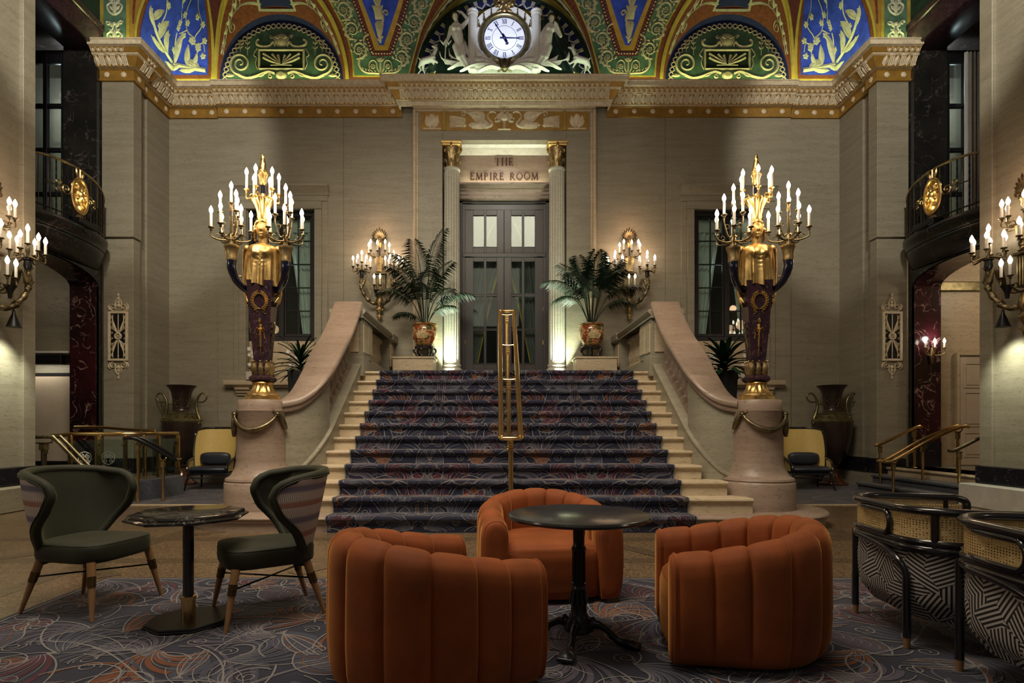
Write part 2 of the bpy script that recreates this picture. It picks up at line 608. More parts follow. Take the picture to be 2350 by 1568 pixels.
    def mesh(s, name, mat, smooth=40):
        me = bpy.data.meshes.new(name)
        me.from_pydata(s.v, [], s.f)
        if s.uv:
            lay = me.uv_layers.new(name='UVMap')
            vi = [0] * len(me.loops)
            me.loops.foreach_get('vertex_index', vi)
            buf = []
            for q in vi:
                a = s.uv.get(q, (0, 0))
                buf += [a[0], a[1]]
            lay.data.foreach_set('uv', buf)
        bm = bmesh.new()
        bm.from_mesh(me)
        bmesh.ops.recalc_face_normals(bm, faces=bm.faces)
        bm.to_mesh(me)
        bm.free()
        if smooth:
            me.shade_smooth()
            me.set_sharp_from_angle(angle=radians(smooth))
        if mat:
            me.materials.append(M[mat] if isinstance(mat, str) else mat)
        return me

    def obj(s, name, mat, parent=None, smooth=40, label=None, kind=None):
        if name in STUFF:
            kind = 'stuff'
        return link(name, s.mesh(name, mat, smooth), parent, label=label, kind=kind)


STUFF = {'slate_figure', 'wine_figure', 'lilac_figure', 'ground_figure', 'cream_figure', 'rust_figure', 'ring_pattern', 'beading', 'scroll_relief', 'vase_relief', 'guilloche', 'egg_border', 'tablet_relief', 'web_relief', 'foliage_relief', 'band_relief', 'egg_arch', 'beaded_step', 'tracery', 'wave_scroll', 'neck_sprig', 'swan_relief', 'urn_relief', 'flower_mask_relief', 'laurel_wreath', 'torch_mount', 'palmette', 'medallion', 'scroll_ornament', 'scroll_crest', 'etched_roundel', 'wing'}


def link(name, me, parent=None, loc=None, rotz=None, label=None, kind=None, Mx=None):
    o = bpy.data.objects.new(name, me)
    COL.objects.link(o)
    if parent is not None:
        o.parent = parent
    if Mx is not None:
        o.matrix_local = Mx
    if loc is not None:
        o.location = loc
    if rotz is not None:
        o.rotation_euler = (0, 0, rotz)
    if label:
        o['label'] = label
    if kind:
        o['kind'] = kind
    return o


def thing(name, label, cat, loc=(0, 0, 0), rotz=0.0, group=None, kind=None, scale=None):
    o = bpy.data.objects.new(name, None)
    COL.objects.link(o)
    o.location = loc
    o.rotation_euler = (0, 0, rotz)
    if scale:
        o.scale = (scale, scale, scale)
    o.empty_display_size = .1
    tag(o, label, cat, group)
    if kind:
        o['kind'] = kind
    return o


def tag(o, label, cat, group=None):
    if label: o['label'] = label
    if cat: o['category'] = cat
    if group: o['group'] = group
    return o


def struct(o, label=None, cat=None):
    o['kind'] = 'structure'
    if label: o['label'] = label
    if cat: o['category'] = cat
    return o


def dup(root, loc=None, rotz=None, label=None, parent=None, scale=None):
    r = root.copy()
    COL.objects.link(r)
    if parent is not None:
        r.parent = parent
    if loc is not None: r.location = loc
    if rotz is not None: r.rotation_euler = (0, 0, rotz)
    if scale is not None: r.scale = scale
    if label: r['label'] = label
    for ch in root.children:
        c = ch.copy()
        COL.objects.link(c)
        c.parent = r
        for g in ch.children:
            d = g.copy()
            COL.objects.link(d)
            d.parent = c
    return r


def T(x=0, y=0, z=0):
    return Matrix.Translation((x, y, z))


def Rz(a):
    return Matrix.Rotation(a, 4, 'Z')


def Rx(a):
    return Matrix.Rotation(a, 4, 'X')


def Ry(a):
    return Matrix.Rotation(a, 4, 'Y')


def S(x, y=None, z=None):
    y = x if y is None else y
    z = x if z is None else z
    return Matrix.Diagonal((x, y, z, 1))


def smooth_pts(pts, n=4, closed=False):
    """Catmull-Rom through points of any dimension"""
    P = [Vector(p) for p in pts]
    out = []
    N = len(P)
    rng = range(N) if closed else range(N - 1)
    for i in rng:
        if closed:
            a, b, c, d = P[i - 1], P[i], P[(i + 1) % N], P[(i + 2) % N]
        else:
            a, b, c, d = P[max(i - 1, 0)], P[i], P[i + 1], P[min(i + 2, N - 1)]
        for k in range(n):
            t = k / n
            out.append(.5 * ((2 * b) + (c - a) * t + (2 * a - 5 * b + 4 * c - d) * t * t + (3 * b - a - 3 * c + d) * t ** 3))
    if not closed:
        out.append(P[-1])
    return out


def blob(name, mb, mat, parent=None, voxel=.012, smooth_it=4, label=None):
    """fuse overlapping solids into one continuous skin"""
    me = mb.mesh('tmp', None, 0)
    o = bpy.data.objects.new('tmp', me)
    COL.objects.link(o)
    r = o.modifiers.new('r', 'REMESH')
    r.mode = 'VOXEL'
    r.voxel_size = voxel
    r.use_smooth_shade = True
    if smooth_it:
        k = o.modifiers.new('s', 'SMOOTH')
        k.iterations = smooth_it
        k.factor = .5
    dg = bpy.context.evaluated_depsgraph_get()
    me2 = bpy.data.meshes.new_from_object(o.evaluated_get(dg))
    bpy.data.objects.remove(o)
    bpy.data.meshes.remove(me)
    me2.name = name
    me2.materials.clear()
    me2.materials.append(M[mat])
    me2.shade_smooth()
    if parent == 'mesh':
        return me2
    return link(name, me2, parent, label=label)


def cap(mb, a, b, ra, rb, seg=10):
    """tapered capsule for blob()"""
    a, b = Vector(a), Vector(b)
    d = b - a
    n = 5
    pts, rr = [], []
    u = d.normalized() if d.length > 1e-6 else Vector((0, 0, 1))
    for t, k in ((-1, .05), (-.75, .66), (-.35, .94)):
        pts.append(a + u * ra * t)
        rr.append(ra * k)
    pts += [a, b]
    rr += [ra, rb]
    for t, k in ((.35, .94), (.75, .66), (1, .05)):
        pts.append(b + u * rb * t)
        rr.append(rb * k)
    mb.tube(pts, rr, seg)


# ---- painted / raised ornament drawn as ribbons on a mapped surface
def ribbons(mb, strokes, mp, th=.012, base=.002):
    for pts, wd in strokes:
        n = len(pts)
        if n < 2:
            continue
        W = wd if isinstance(wd, (list, tuple)) else [wd] * n
        vs = []
        for i in range(n):
            a, b = pts[max(i - 1, 0)], pts[min(i + 1, n - 1)]
            dx, dy = b[0] - a[0], b[1] - a[1]
            L = hypot(dx, dy) or 1
            nx, ny = -dy / L, dx / L
            p = pts[i]
            w_ = W[i] / 2
            vs += [mp(p[0] + nx * w_, p[1] + ny * w_, base), mp(p[0], p[1], th), mp(p[0] - nx * w_, p[1] - ny * w_, base)]
        fs = []
        for i in range(n - 1):
            a = i * 3
            fs += [(a, a + 1, a + 4, a + 3), (a + 1, a + 2, a + 5, a + 4)]
        mb.add(vs, fs)


def fills(mb, polys, mp, th=.01, base=.002):
    for poly in polys:
        n = len(poly)
        cx, cy = sum(p[0] for p in poly) / n, sum(p[1] for p in poly) / n
        vs = [mp(p[0], p[1], base) for p in poly] + [mp(cx + (p[0] - cx) * .55, cy + (p[1] - cy) * .55, th) for p in poly] + [mp(cx, cy, th)]
        fs = []
        for i in range(n):
            j = (i + 1) % n
            fs += [(i, j, n + j, n + i), (n + i, n + j, 2 * n)]
        mb.add(vs, fs)


def spiral(cx, cy, r, turns=1.6, a0=0.0, d=1, w0=.03, w1=.012, n=26, r1=.12):
    pts, ws = [], []
    for i in range(n):
        t = i / (n - 1)
        a = a0 + d * 2 * pi * turns * t
        rr = r * (1 - t * (1 - r1))
        pts.append((cx + rr * cos(a), cy + rr * sin(a)))
        ws.append(w0 + (w1 - w0) * t)
    return pts, ws


def circ(cx, cy, r, n=10, ry=None, a0=0):
    ry = r if ry is None else ry
    return [(cx + r * cos(a0 + 2 * pi * i / n), cy + ry * sin(a0 + 2 * pi * i / n)) for i in range(n)]


def rosette(cx, cy, r, n=7):
    out = [circ(cx, cy, r * .28, 7)]
    for i in range(n):
        a = 2 * pi * i / n
        out.append(circ(cx + r * .66 * cos(a), cy + r * .66 * sin(a), r * .31, 6))
    return out


def leafpoly(x, y, a, L, W, bend=0.0, n=5):
    """leaf outline from its foot"""
    l, r_ = [], []
    for i in range(n + 1):
        t = i / n
        aa = a + bend * t
        px, py = x + L * t * cos(a + bend * t * .5), y + L * t * sin(a + bend * t * .5)
        w_ = W * sin(pi * min(.97, .08 + t * .9)) / 2
        l.append((px - sin(aa) * w_, py + cos(aa) * w_))
        r_.append((px + sin(aa) * w_, py - cos(aa) * w_))
    return l + r_[::-1]


def crv(x, y, a, L, curl, w0, w1, n=12, curl2=0.0):
    pts, ws = [(x, y)], [w0]
    for i in range(1, n + 1):
        t = i / n
        a += (curl + curl2 * t) / n
        x += L / n * cos(a)
        y += L / n * sin(a)
        pts.append((x, y))
        ws.append(w0 + (w1 - w0) * t)
    return pts, ws
# ------------------------------------------------------------------ setting: floors
def build_floor():
    f = thing('floor', 'polished brown terrazzo lobby floor with dark inlaid lines', None, kind='structure')
    mb = MB()
    mb.box(-12, 12, -3, 14.5, -.2, 0)
    mb.obj('terrazzo_field', 'terrazzo', f)
    # inlaid dark strips, a lattice on the diagonal and straight bands
    for i, (x0, y0, x1, y1) in enumerate([(-6, 5.5, 6, 5.5), (-6, 6.55, 6, 6.55), (-3.9, 4.0, -3.9, 9.2), (3.9, 4.0, 3.9, 9.2),
                                          (-5.6, 4.9, -3.2, 7.3), (5.6, 4.9, 3.2, 7.3), (-3.4, 4.9, -5.8, 7.3), (3.4, 4.9, 5.8, 7.3), (-1.9, 5.0, -.9, 6.5), (1.9, 5.0, .9, 6.5)]):
        d = Vector((y0 - y1, x1 - x0)).normalized() * .09
        mb = MB()
        mb.add([(x0 + d.x, y0 + d.y, .001 + i * 3e-4), (x0 - d.x, y0 - d.y, .001 + i * 3e-4), (x1 - d.x, y1 - d.y, .001 + i * 3e-4), (x1 + d.x, y1 + d.y, .001 + i * 3e-4)], [(0, 1, 2, 3)])
        mb.obj('inlay_strip', 'terrazzo_dark', f)
    for s in (-1, 1):
        mb = MB()
        mb.box(s * 3.25, s * 7.3, 9.30, 9.44, 0, .012, .004)
        mb.obj('stone_border', 'trav_light', f)
        # carpet of the side aisles
        mb = MB()
        mb.box(s * 3.0, s * 7.5, 9.44, 13.2, 0, .010)
        fc = struct(tag(mb.obj('floor_carpet', 'side_carpet'), 'blue grey carpet of the %s aisle beside the stair' % ('left' if s < 0 else 'right'), 'carpet'))
        rd, store = random.Random(40 + s), {}
        for j in range(8):
            for i in range(9):
                clip_add(store, motif(['plume_slate', 'scroll', 'plume_lilac', 'fan'][(i + 3 * j) % 4], s * (3.6 + i * .44), 9.7 + j * .44, rd.uniform(-3, 3), .62, rd.choice([1, -1]), rd), lambda p: 3.1 < abs(p[0]) < 7.4 and 9.5 < p[1] < 13.1)
        lay(store, lambda u, v, h: (u, v, .010 + h), fc)


def build_walls():
    Yb = 13.15
    wb = thing('wall_back', 'travertine back wall of the lobby', None, kind='structure')

    def panel(x0, x1, z0, z1, y0=Yb, mat='trav', b=.008):
        g = .003 if b else 0
        mb = MB()
        mb.box(x0 + g, x1 - g, y0, 13.5, z0, z1, b)
        mb.obj('stone_panel', mat, wb)
    for s in (-1, 1):
        def P(a, b_, *k, **q):
            panel(min(s * a, s * b_), max(s * a, s * b_), *k, **q)
        P(7.6, 6.4, .0, 8.8, y0=13.2)
        P(2.0, 3.6, 0, 8.8)
        P(3.6, 4.24, 0, 8.8, b=0)
        P(5.74, 6.4, 0, 8.8, b=0)
        # around the window
        P(4.24, 5.74, 0, 2.2, b=0)
        P(4.24, 5.74, 6.1, 8.8, b=0)
        P(4.24, 5.74, 2.2, 3.18, y0=13.22, mat='trav_light')
        # black skirting with a stone foot
        mb = MB()
        mb.box(s * 2.9, s * 7.5, 13.05, 13.25, .33, .62, .01)
        struct(mb.obj('baseboard_back', 'black_marble'))
        mb = MB()
        mb.box(s * 2.9, s * 7.5, 13.07, 13.25, 0, .33, .006)
        struct(mb.obj('trim_back', 'trav'))
    # top zone of the wall behind the lunettes
    mb = MB()
    mb.box(-7.8, 7.8, 13.25, 13.5, 8.75, 12.5)
    mb.obj('stone_panel', 'paint_dkgreen', wb)

    for s in (-1, 1):
        nm = 'left' if s < 0 else 'right'
        wl = thing('wall_' + nm, '%s hand side wall of the lobby with pilaster and dark marble arch' % nm, None, kind='structure')
        # plain wall between the corner and the pilaster
        mb = MB(); mb.box(s * 7.52, s * 8.1, 12.36, 13.2, 0, 8.87, .01)
        mb.obj('stone_panel', 'trav', wl)
        mb = MB(); mb.box(s * 7.56, s * 8.1, 12.05, 12.38, 0, 8.87, .01)
        mb.obj('stone_panel', 'trav', wl)
        # pilaster, with the taller upper block proud of the foot
        mb = MB(); mb.box(s * 7.48, s * 8.08, 11.83, 12.06, 0, 5.05, .012)
        mb.obj('pilaster', 'trav', wl)
        mb = MB(); mb.box(s * 7.45, s * 8.08, 11.78, 12.06, 5.05, 8.87, .012)
        mb.obj('pilaster', 'trav', wl)
        mb = MB()
        for (a, b_) in ((12.07, 13.15),):
            mb.box(s * 7.44, s * 7.6, a, b_, .33, .62, .008)
        mb.box(s * 7.40, s * 8.0, 11.74, 12.1, .33, .62, .008)
        struct(mb.obj('baseboard_' + nm, 'black_marble'))
        mb = MB()
        mb.box(s * 7.47, s * 7.7, 12.07, 13.15, 0, .33, .006)
        mb.box(s * 7.42, s * 8.0, 11.76, 12.1, 0, .33, .006)
        struct(mb.obj('trim_' + nm, 'trav'))
        # pier beside the viewer
        mb = MB(); mb.box(s * 7.52, s * 8.7, 4.5, 9.08, .62, 12.2, .01)
        mb.obj('stone_panel', 'trav', wl)
        mb = MB(); mb.box(s * 7.46, s * 8.7, 9.06, 9.30, .62, 12.2, .01)
        mb.obj('pilaster', 'trav', wl)
        mb = MB(); mb.box(s * 7.42, s * 8.7, 4.5, 9.34, .36, .64, .012)
        struct(mb.obj('baseboard_' + nm, 'black_marble'))
        mb = MB(); mb.box(s * 7.22, s * 8.7, 4.5, 9.42, 0, .36, .015)
        struct(mb.obj('trim_' + nm, 'white_wood' if s > 0 else 'trav'))
        # dark arch wall
        arc = [(10.55 - 1.17 * cos(pi * k / 24), 4.04 + .30 * sin(pi * k / 24)) for k in range(25)]
        poly = [(9.28, 0), (9.38, 0)] + arc + [(11.72, 0), (11.82, 0), (11.82, 4.9), (9.28, 4.9)]
        mb = MB()
        n = len(poly)
        vs = [(s * 8.1, p[0], p[1]) for p in poly] + [(s * 8.68, p[0], p[1]) for p in poly]
        fs = []
        # front and back faces as strips so that the concave outline stays clean
        for i in range(len(arc) - 1):
            a, b_ = 2 + i, 3 + i
            k = len(vs)
            for X in (8.1, 8.68):
                k = len(vs)
                vs += [(s * X, poly[a][0], 4.9), (s * X, poly[b_][0], 4.9)]
                o = 0 if X == 8.1 else n
                fs.append((o + a, o + b_, k + 1, k))
        for i in range(n):
            j = (i + 1) % n
            fs.append((i, j, n + j, n + i))
        mb.add(vs, fs)
        for (a, b_) in ((9.28, 9.38), (11.72, 11.82)):
            mb.box(s * 8.1, s * 8.68, a, b_, 0, 4.9)
        mb.obj('arch_wall', 'green_marble', wl, smooth=20)
        # polished red marble lining of the arch: jambs and soffit
        for (a, b_) in ((9.37, 9.40), (11.70, 11.73)):
            mb = MB(); mb.box(s * 8.14, s * 8.66, a, b_, .45, 4.05, .004)
            mb.obj('jamb_panel', 'red_marble', wl)
            mb = MB(); mb.box(s * 8.12, s * 8.67, a - .01, b_ + .01, .45, .95, .004)
            mb.obj('plinth_panel', 'black_marble', wl)
        mb = MB()
        mb.grid(25, 2, lambda u, v: (s * (8.12 + .54 * v), 10.55 - 1.16 * cos(pi * u), 4.03 + .30 * sin(pi * u) - .006))
        mb.obj('arch_soffit', 'red_marble', wl)
        # wall beyond the upper opening and lintel
        mb = MB(); mb.box(s * 8.1, s * 8.75, 9.28, 9.45, 4.9, 8.9); mb.box(s * 8.1, s * 8.76, 11.66, 11.84, 4.9, 8.9)
        mb.box(s * 10.2, s * 10.4, 9.2, 12.0, 4.9, 9.0); mb.box(s * 8.1, s * 10.4, 9.2, 12.0, 8.9, 9.1); mb.box(s * 8.7, s * 10.4, 9.18, 9.28, 4.9, 9.0)
        mb.obj('gallery_jamb', 'green_marble', wl)
        mb = MB(); mb.box(s * 8.05, s * 8.7, 9.28, 11.84, 8.72, 9.15, .02); mb.box(s * 8.02, s * 8.7, 9.28, 11.84, 9.15, 9.3, .02)
        mb.obj('lintel', 'purple_marble', wl)
        mb = MB(); mb.box(s * 8.12, s * 8.7, 9.28, 11.84, 9.3, 12.2)
        mb.obj('green_lunette', 'paint_dkgreen', wl)
        # hall behind the arch
        mb = MB()
        mb.box(s * 8.1, s * 13, 12.2, 12.4, 0, 4.9)
        mb.box(s * 12.8, s * 13, 8.0, 12.4, 0, 4.9)
        mb.box(s * 8.7, s * 13, 8.0, 8.2, 0, 4.9)
        mb.box(s * 8.68, s * 13, 8.0, 12.4, 4.82, 4.95)
        mb.obj('hall_wall', 'trav_light' if s > 0 else 'trav', wl)
        mb = MB()
        mb.box(s * 7.75, s * 13, 9.42, 12.3, .2, .45, .02)
        struct(tag(mb.obj('floor_landing', 'trav' if s > 0 else 'side_carpet'), 'raised floor of the %s hand side hall behind the arch' % nm, 'floor'))
        lamp('hall_light', 'POINT', (s * 10.2, 10.6, 4.2), 46 if s > 0 else 15, (1, .82, .60), .25)


def build_surround():
    """stone frame of the doorway with frieze, columns and lettering panel"""
    Y0 = 13.0
    d = thing('trim_doorway', 'tall travertine door surround rising to the cornice', None, kind='structure')
    for s in (-1, 1):
        mb = MB(); mb.box(s * 1.37, s * 1.93, Y0, 14.0, 2.2, 8.55, .01)
        mb.obj('stone_panel', 'trav', d)
        mb = MB(); mb.box(s * 1.95, s * 2.02, Y0 - .05, 13.4, 2.2, 8.26, .02); mb.box(s * 1.90, s * 1.95, Y0 - .025, 13.4, 2.2, 8.20, .012)
        mb.obj('edge_moulding', 'trav_light', d)
    mb = MB(); mb.box(-1.37, 1.37, Y0, 14.0, 7.58, 8.55, .01)
    mb.obj('stone_panel', 'trav', d)
    mb = MB(); mb.box(-2.02, 2.02, Y0 - .05, 13.2, 8.26, 8.40, .03); mb.box(-1.95, 1.95, Y0 - .025, 13.2, 8.20, 8.27, .02)
    mb.obj('edge_moulding', 'trav_light', d)
    # frieze
    mb = MB(); mb.box(-1.86, 1.86, Y0 - .012, Y0 + .05, 7.80, 8.24)
    mb.obj('frieze_ground', 'goldpaint', d)
    mp = lambda u, v, h: (u, Y0 - .012 - h, v)
    mb = MB()
    mb.box(-1.36, -1.30, Y0 - .03, Y0, 7.80, 8.24, .006); mb.box(1.30, 1.36, Y0 - .03, Y0, 7.80, 8.24, .006)
    mb.obj('frieze_bar', 'olivegold', d)
    for s in (-1, 1):
        # urn medallion
        mb = MB()
        fills(mb, [circ(s * 1.6, 8.03, .085, 14, .135)], mp, .03)
        for q in (-1, 1):
            fills(mb, [leafpoly(s * 1.6 + q * .02, 7.87, pi / 2 - q * .75, .28, .11, q * .8)], mp, .02)
            fills(mb, [leafpoly(s * 1.6 + q * .01, 7.87, pi / 2 - q * 1.1, .22, .08, q * .7)], mp, .016)
        ribbons(mb, [([(s * 1.6 - .2, 7.84), (s * 1.6 + .2, 7.84)], .04)], mp, .02)
        mb.obj('urn_relief', 'plaster', d)
        # swan with curled wing and tail
        mb = MB()
        neck = smooth_pts([(s * .18, 8.17), (s * .24, 8.20), (s * .32, 8.19), (s * .37, 8.12), (s * .34, 8.04), (s * .28, 7.97), (s * .30, 7.90), (s * .42, 7.86)], 4)
        ribbons(mb, [([tuple(p) for p in neck], [.03 + .05 * (i / len(neck)) ** 1.6 for i in range(len(neck))])], mp, .035)
        fills(mb, [[(s * a, b) for a, b in ((.30, 7.93), (.36, 7.84), (.55, 7.82), (.72, 7.84), (.80, 7.92), (.72, 7.98), (.62, 7.98), (.50, 8.06), (.40, 8.02))]], mp, .04)
        fills(mb, [[(s * a, b) for a, b in ((.44, 8.02), (.42, 8.14), (.50, 8.22), (.68, 8.22), (.84, 8.20), (.74, 8.10), (.66, 8.0), (.56, 7.97))]], mp, .035)
        ribbons(mb, [spiral(s * .90, 8.15, .07, 1.3, pi if s > 0 else 0, -s, .035, .015)], mp, .03)
        for k in range(7):
            z = 7.84 + k * .055
            p, q = crv(s * .86, 7.90 + k * .022, (0 if s > 0 else pi) + s * (.10 + k * .05), .36, -s * .35, .07, .03, 8)
            ribbons(mb, [(p, q)], mp, .028)
        for k in range(3):
            ribbons(mb, [crv(s * (.72 + k * .18), 7.84, (0 if s > 0 else pi) + s * .9, .12, s * 2.8, .03, .012, 8)], mp, .03)
        mb.obj('swan_relief', 'plaster', d)
    mb = MB()
    fills(mb, [circ(0, 8.07, .10, 12, .09)], mp, .07)
    for k in range(9):
        a = radians(-20 + k * 27.5)
        fills(mb, [leafpoly(.07 * cos(a), 8.05 + .07 * sin(a), a, .13, .07)], mp, .03)
        fills(mb, [circ(.2 * cos(a), 8.04 + .13 * sin(a), .025, 7)], mp, .03)
    ribbons(mb, [([(0, 7.82), (0, 7.98)], .05), ([(-.14, 7.82), (.14, 7.82)], .03)], mp, .03)
    mb.obj('flower_mask_relief', 'plaster', d)

    # recess: lettering panel, crown, ledge and lintel
    r = thing('trim_entablature', 'lit stone panel with bronze lettering above the door', None, kind='structure')
    mb = MB(); mb.box(-1.37, 1.37, 13.45, 14.0, 6.72, 7.6)
    mb.obj('lettering_panel', 'trav_pink', r)
    mb = MB()
    mb.sweep([(-1.02, 13.45), (1.02, 13.45)], [(0, 7.46), (-.05, 7.48), (-.16, 7.54), (-.26, 7.565), (-.28, 7.578), (0, 7.578)])
    mb.obj('crown_moulding', 'plaster_w', r)
    mb = MB(); mb.box(-1.02, 1.02, 13.18, 13.5, 6.69, 6.735, .008)
    mb.obj('ledge', 'trav_pink', r)
    mb = MB()
    mb.sweep([(-1.02, 13.62), (1.02, 13.62)], [(0, 6.46), (-.2, 6.46), (-.205, 6.53), (-.235, 6.54), (-.24, 6.60), (-.29, 6.62), (-.30, 6.66), (-.38, 6.69), (0, 6.69)])
    mb.obj('lintel_moulding', 'trav_pink', r)
    def bowl(rx):
        return [(.12 + (rx if i else 0) * 0 + .18 + rx * cos(t), .725 + .245 * sin(t)) for i, t in enumerate([pi / 2 - pi * k / 10 for k in range(11)])]
    K, N_ = .15, .07
    SF = lambda x, y: ([(x - .14, y), (x + .14, y)], .05)
    GL = {'T': (.85, [([(.02, .96), (.83, .96)], .08), ([(.42, 0), (.42, .96)], K), SF(.42, .02), ([(.03, .82), (.03, 1)], .05), ([(.82, .82), (.82, 1)], .05)]),
          'H': (.98, [([(.16, 0), (.16, 1)], K), ([(.80, 0), (.80, 1)], K), ([(.16, .52), (.80, .52)], N_)] + [SF(x, y) for x in (.16, .80) for y in (.02, .98)]),
          'E': (.76, [([(.16, 0), (.16, 1)], K), ([(.04, .97), (.64, .97)], N_), ([(.16, .52), (.54, .52)], N_), ([(.04, .03), (.68, .03)], N_), ([(.64, .82), (.64, 1)], .05), ([(.68, 0), (.68, .18)], .05), ([(.54, .42), (.54, .62)], .05)]),
          'M': (1.16, [([(.12, 0), (.18, 1)], N_), ([(.18, 1), (.56, .05)], K), ([(.56, .05), (.94, 1)], N_), ([(.94, 1), (1.0, 0)], K), SF(.12, .02), SF(1.0, .02)]),
          'P': (.78, [([(.16, 0), (.16, 1)], K), ([(.04, .97), (.30, .97)] + bowl(.34) + [(.16, .48)], .09), SF(.16, .02)]),
          'I': (.36, [([(.18, 0), (.18, 1)], K), SF(.18, .02), SF(.18, .98)]),
          'R': (.88, [([(.16, 0), (.16, 1)], K), ([(.04, .97), (.30, .97)] + bowl(.34) + [(.16, .48)], .09), ([(.38, .48), (.70, .06), (.86, .0)], .12), SF(.16, .02)]),
          'O': (1.06, [(circ(.53, .5, .45, 28, .47) + [(.98, .5)], .12)]), ' ': (.6, [])}
    for txt, hgt, z, wid in (('THE', .185, 7.215, .42), ('EMPIRE ROOM', .165, 6.89, 1.56)):
        nat = sum(GL[c][0] for c in txt) * hgt
        kx = min(1, (wid - .025 * (len(txt) - 1)) / nat)
        gap = (wid - nat * kx) / (len(txt) - 1)
        x = -wid / 2
        for c in txt:
            mb = MB()
            for pts, w_ in GL[c][1]:
                ribbons(mb, [([(x + p[0] * hgt * kx, z + p[1] * hgt) for p in pts], w_ * hgt)], lambda u, v, h: (u, 13.45 - h, v), .030, .012)
                ribbons(mb, [([(x + p[0] * hgt * kx, z + p[1] * hgt) for p in pts], w_ * hgt)], lambda u, v, h: (u, 13.45 - h, v), .012, .0)
            if mb.v:
                mb.obj('letter', 'letter', r)
            x += GL[c][0] * hgt * kx + gap

    # columns
    def column(x):
        c = thing('column', ('left' if x < 0 else 'right') + ' fluted pilaster column of the doorway with gilt capital, lit from below', 'column', (x, 13.16, 2.208))
        mb = MB(); mb.box(-.25, .25, -.22, .22, 0, .24, .012)
        mb.obj('plinth', 'column_stone', c)
        mb = MB(); mb.lathe([(.23, .24), (.245, .28), (.235, .33), (.20, .35), (.20, .37), (.215, .40), (.205, .43), (.19, .44)], 40)
        mb.obj('base_ring', 'column_stone', c)
        mb = MB()
        nf = 20
        def rf(a, z):
            if z < .50 or z > 4.74: return 1.0
            q = (a * nf / (2 * pi)) % 1.0
            return 1.0 - .085 * max(0, sin(pi * q)) ** .7
        mb.lathe([(.19, .44), (.185, .48), (.185, .505), (.184, .54), (.182, 1.5), (.178, 3.0), (.170, 4.5), (.168, 4.70), (.168, 4.735), (.17, 4.75), (.188, 4.77), (.188, 4.80), (.172, 4.81)], 160, rf=rf)
        mb.obj('shaft', 'column_stone', c)
        cp = MB(); cp.lathe([(.15, 4.81), (.16, 4.95), (.17, 5.10), (.20, 5.24), (.15, 5.26)], 28)
        co = cp.obj('capital', 'gold_dark', c)
        for ring, (zz, L, nn, o) in enumerate(((4.81, .17, 8, 0), (4.92, .22, 8, pi / 8))):
            for k in range(nn):
                a = o + 2 * pi * k / nn
                mb = MB()
                mb.grid(5, 6, lambda u, v: ((.158 + .03 * v + .06 * max(0, v - .6) ** 1.0 - .018 * abs(u - .5) * 2), (u - .5) * .105 * (1 - .55 * v * v) * (1 + .12 * sin(v * 18)), zz + L * v - .05 * max(0, v - .8)), Mx=Rz(a))
                mb.obj('acanthus_leaf', 'gold_dark', co)
        for k in range(4):
            a = pi / 4 + k * pi / 2
            sp = spiral(0, 0, .055, 1.5, pi, 1, .03, .012, 18)
            mb = MB(); mb.tube([(.20 + p[0] * .6, 0, 5.17 + p[1]) for p in sp[0]], .013, 6, Mx=Rz(a))
            mb.obj('volute', 'gold_dark', co)
        mb = MB(); mb.box(-.205, .205, -.205, .205, 5.255, 5.30, .012); mb.box(-.22, .22, -.22, .22, 5.30, 5.355, .012)
        for a in range(4):
            mb.merge(MB().ball((0, -.215, 5.24), (.03, .02, .05), 8, 6), Rz(a * pi / 2))
        mb.obj('abacus', 'gold', c)
    column(-1.175); column(1.175)


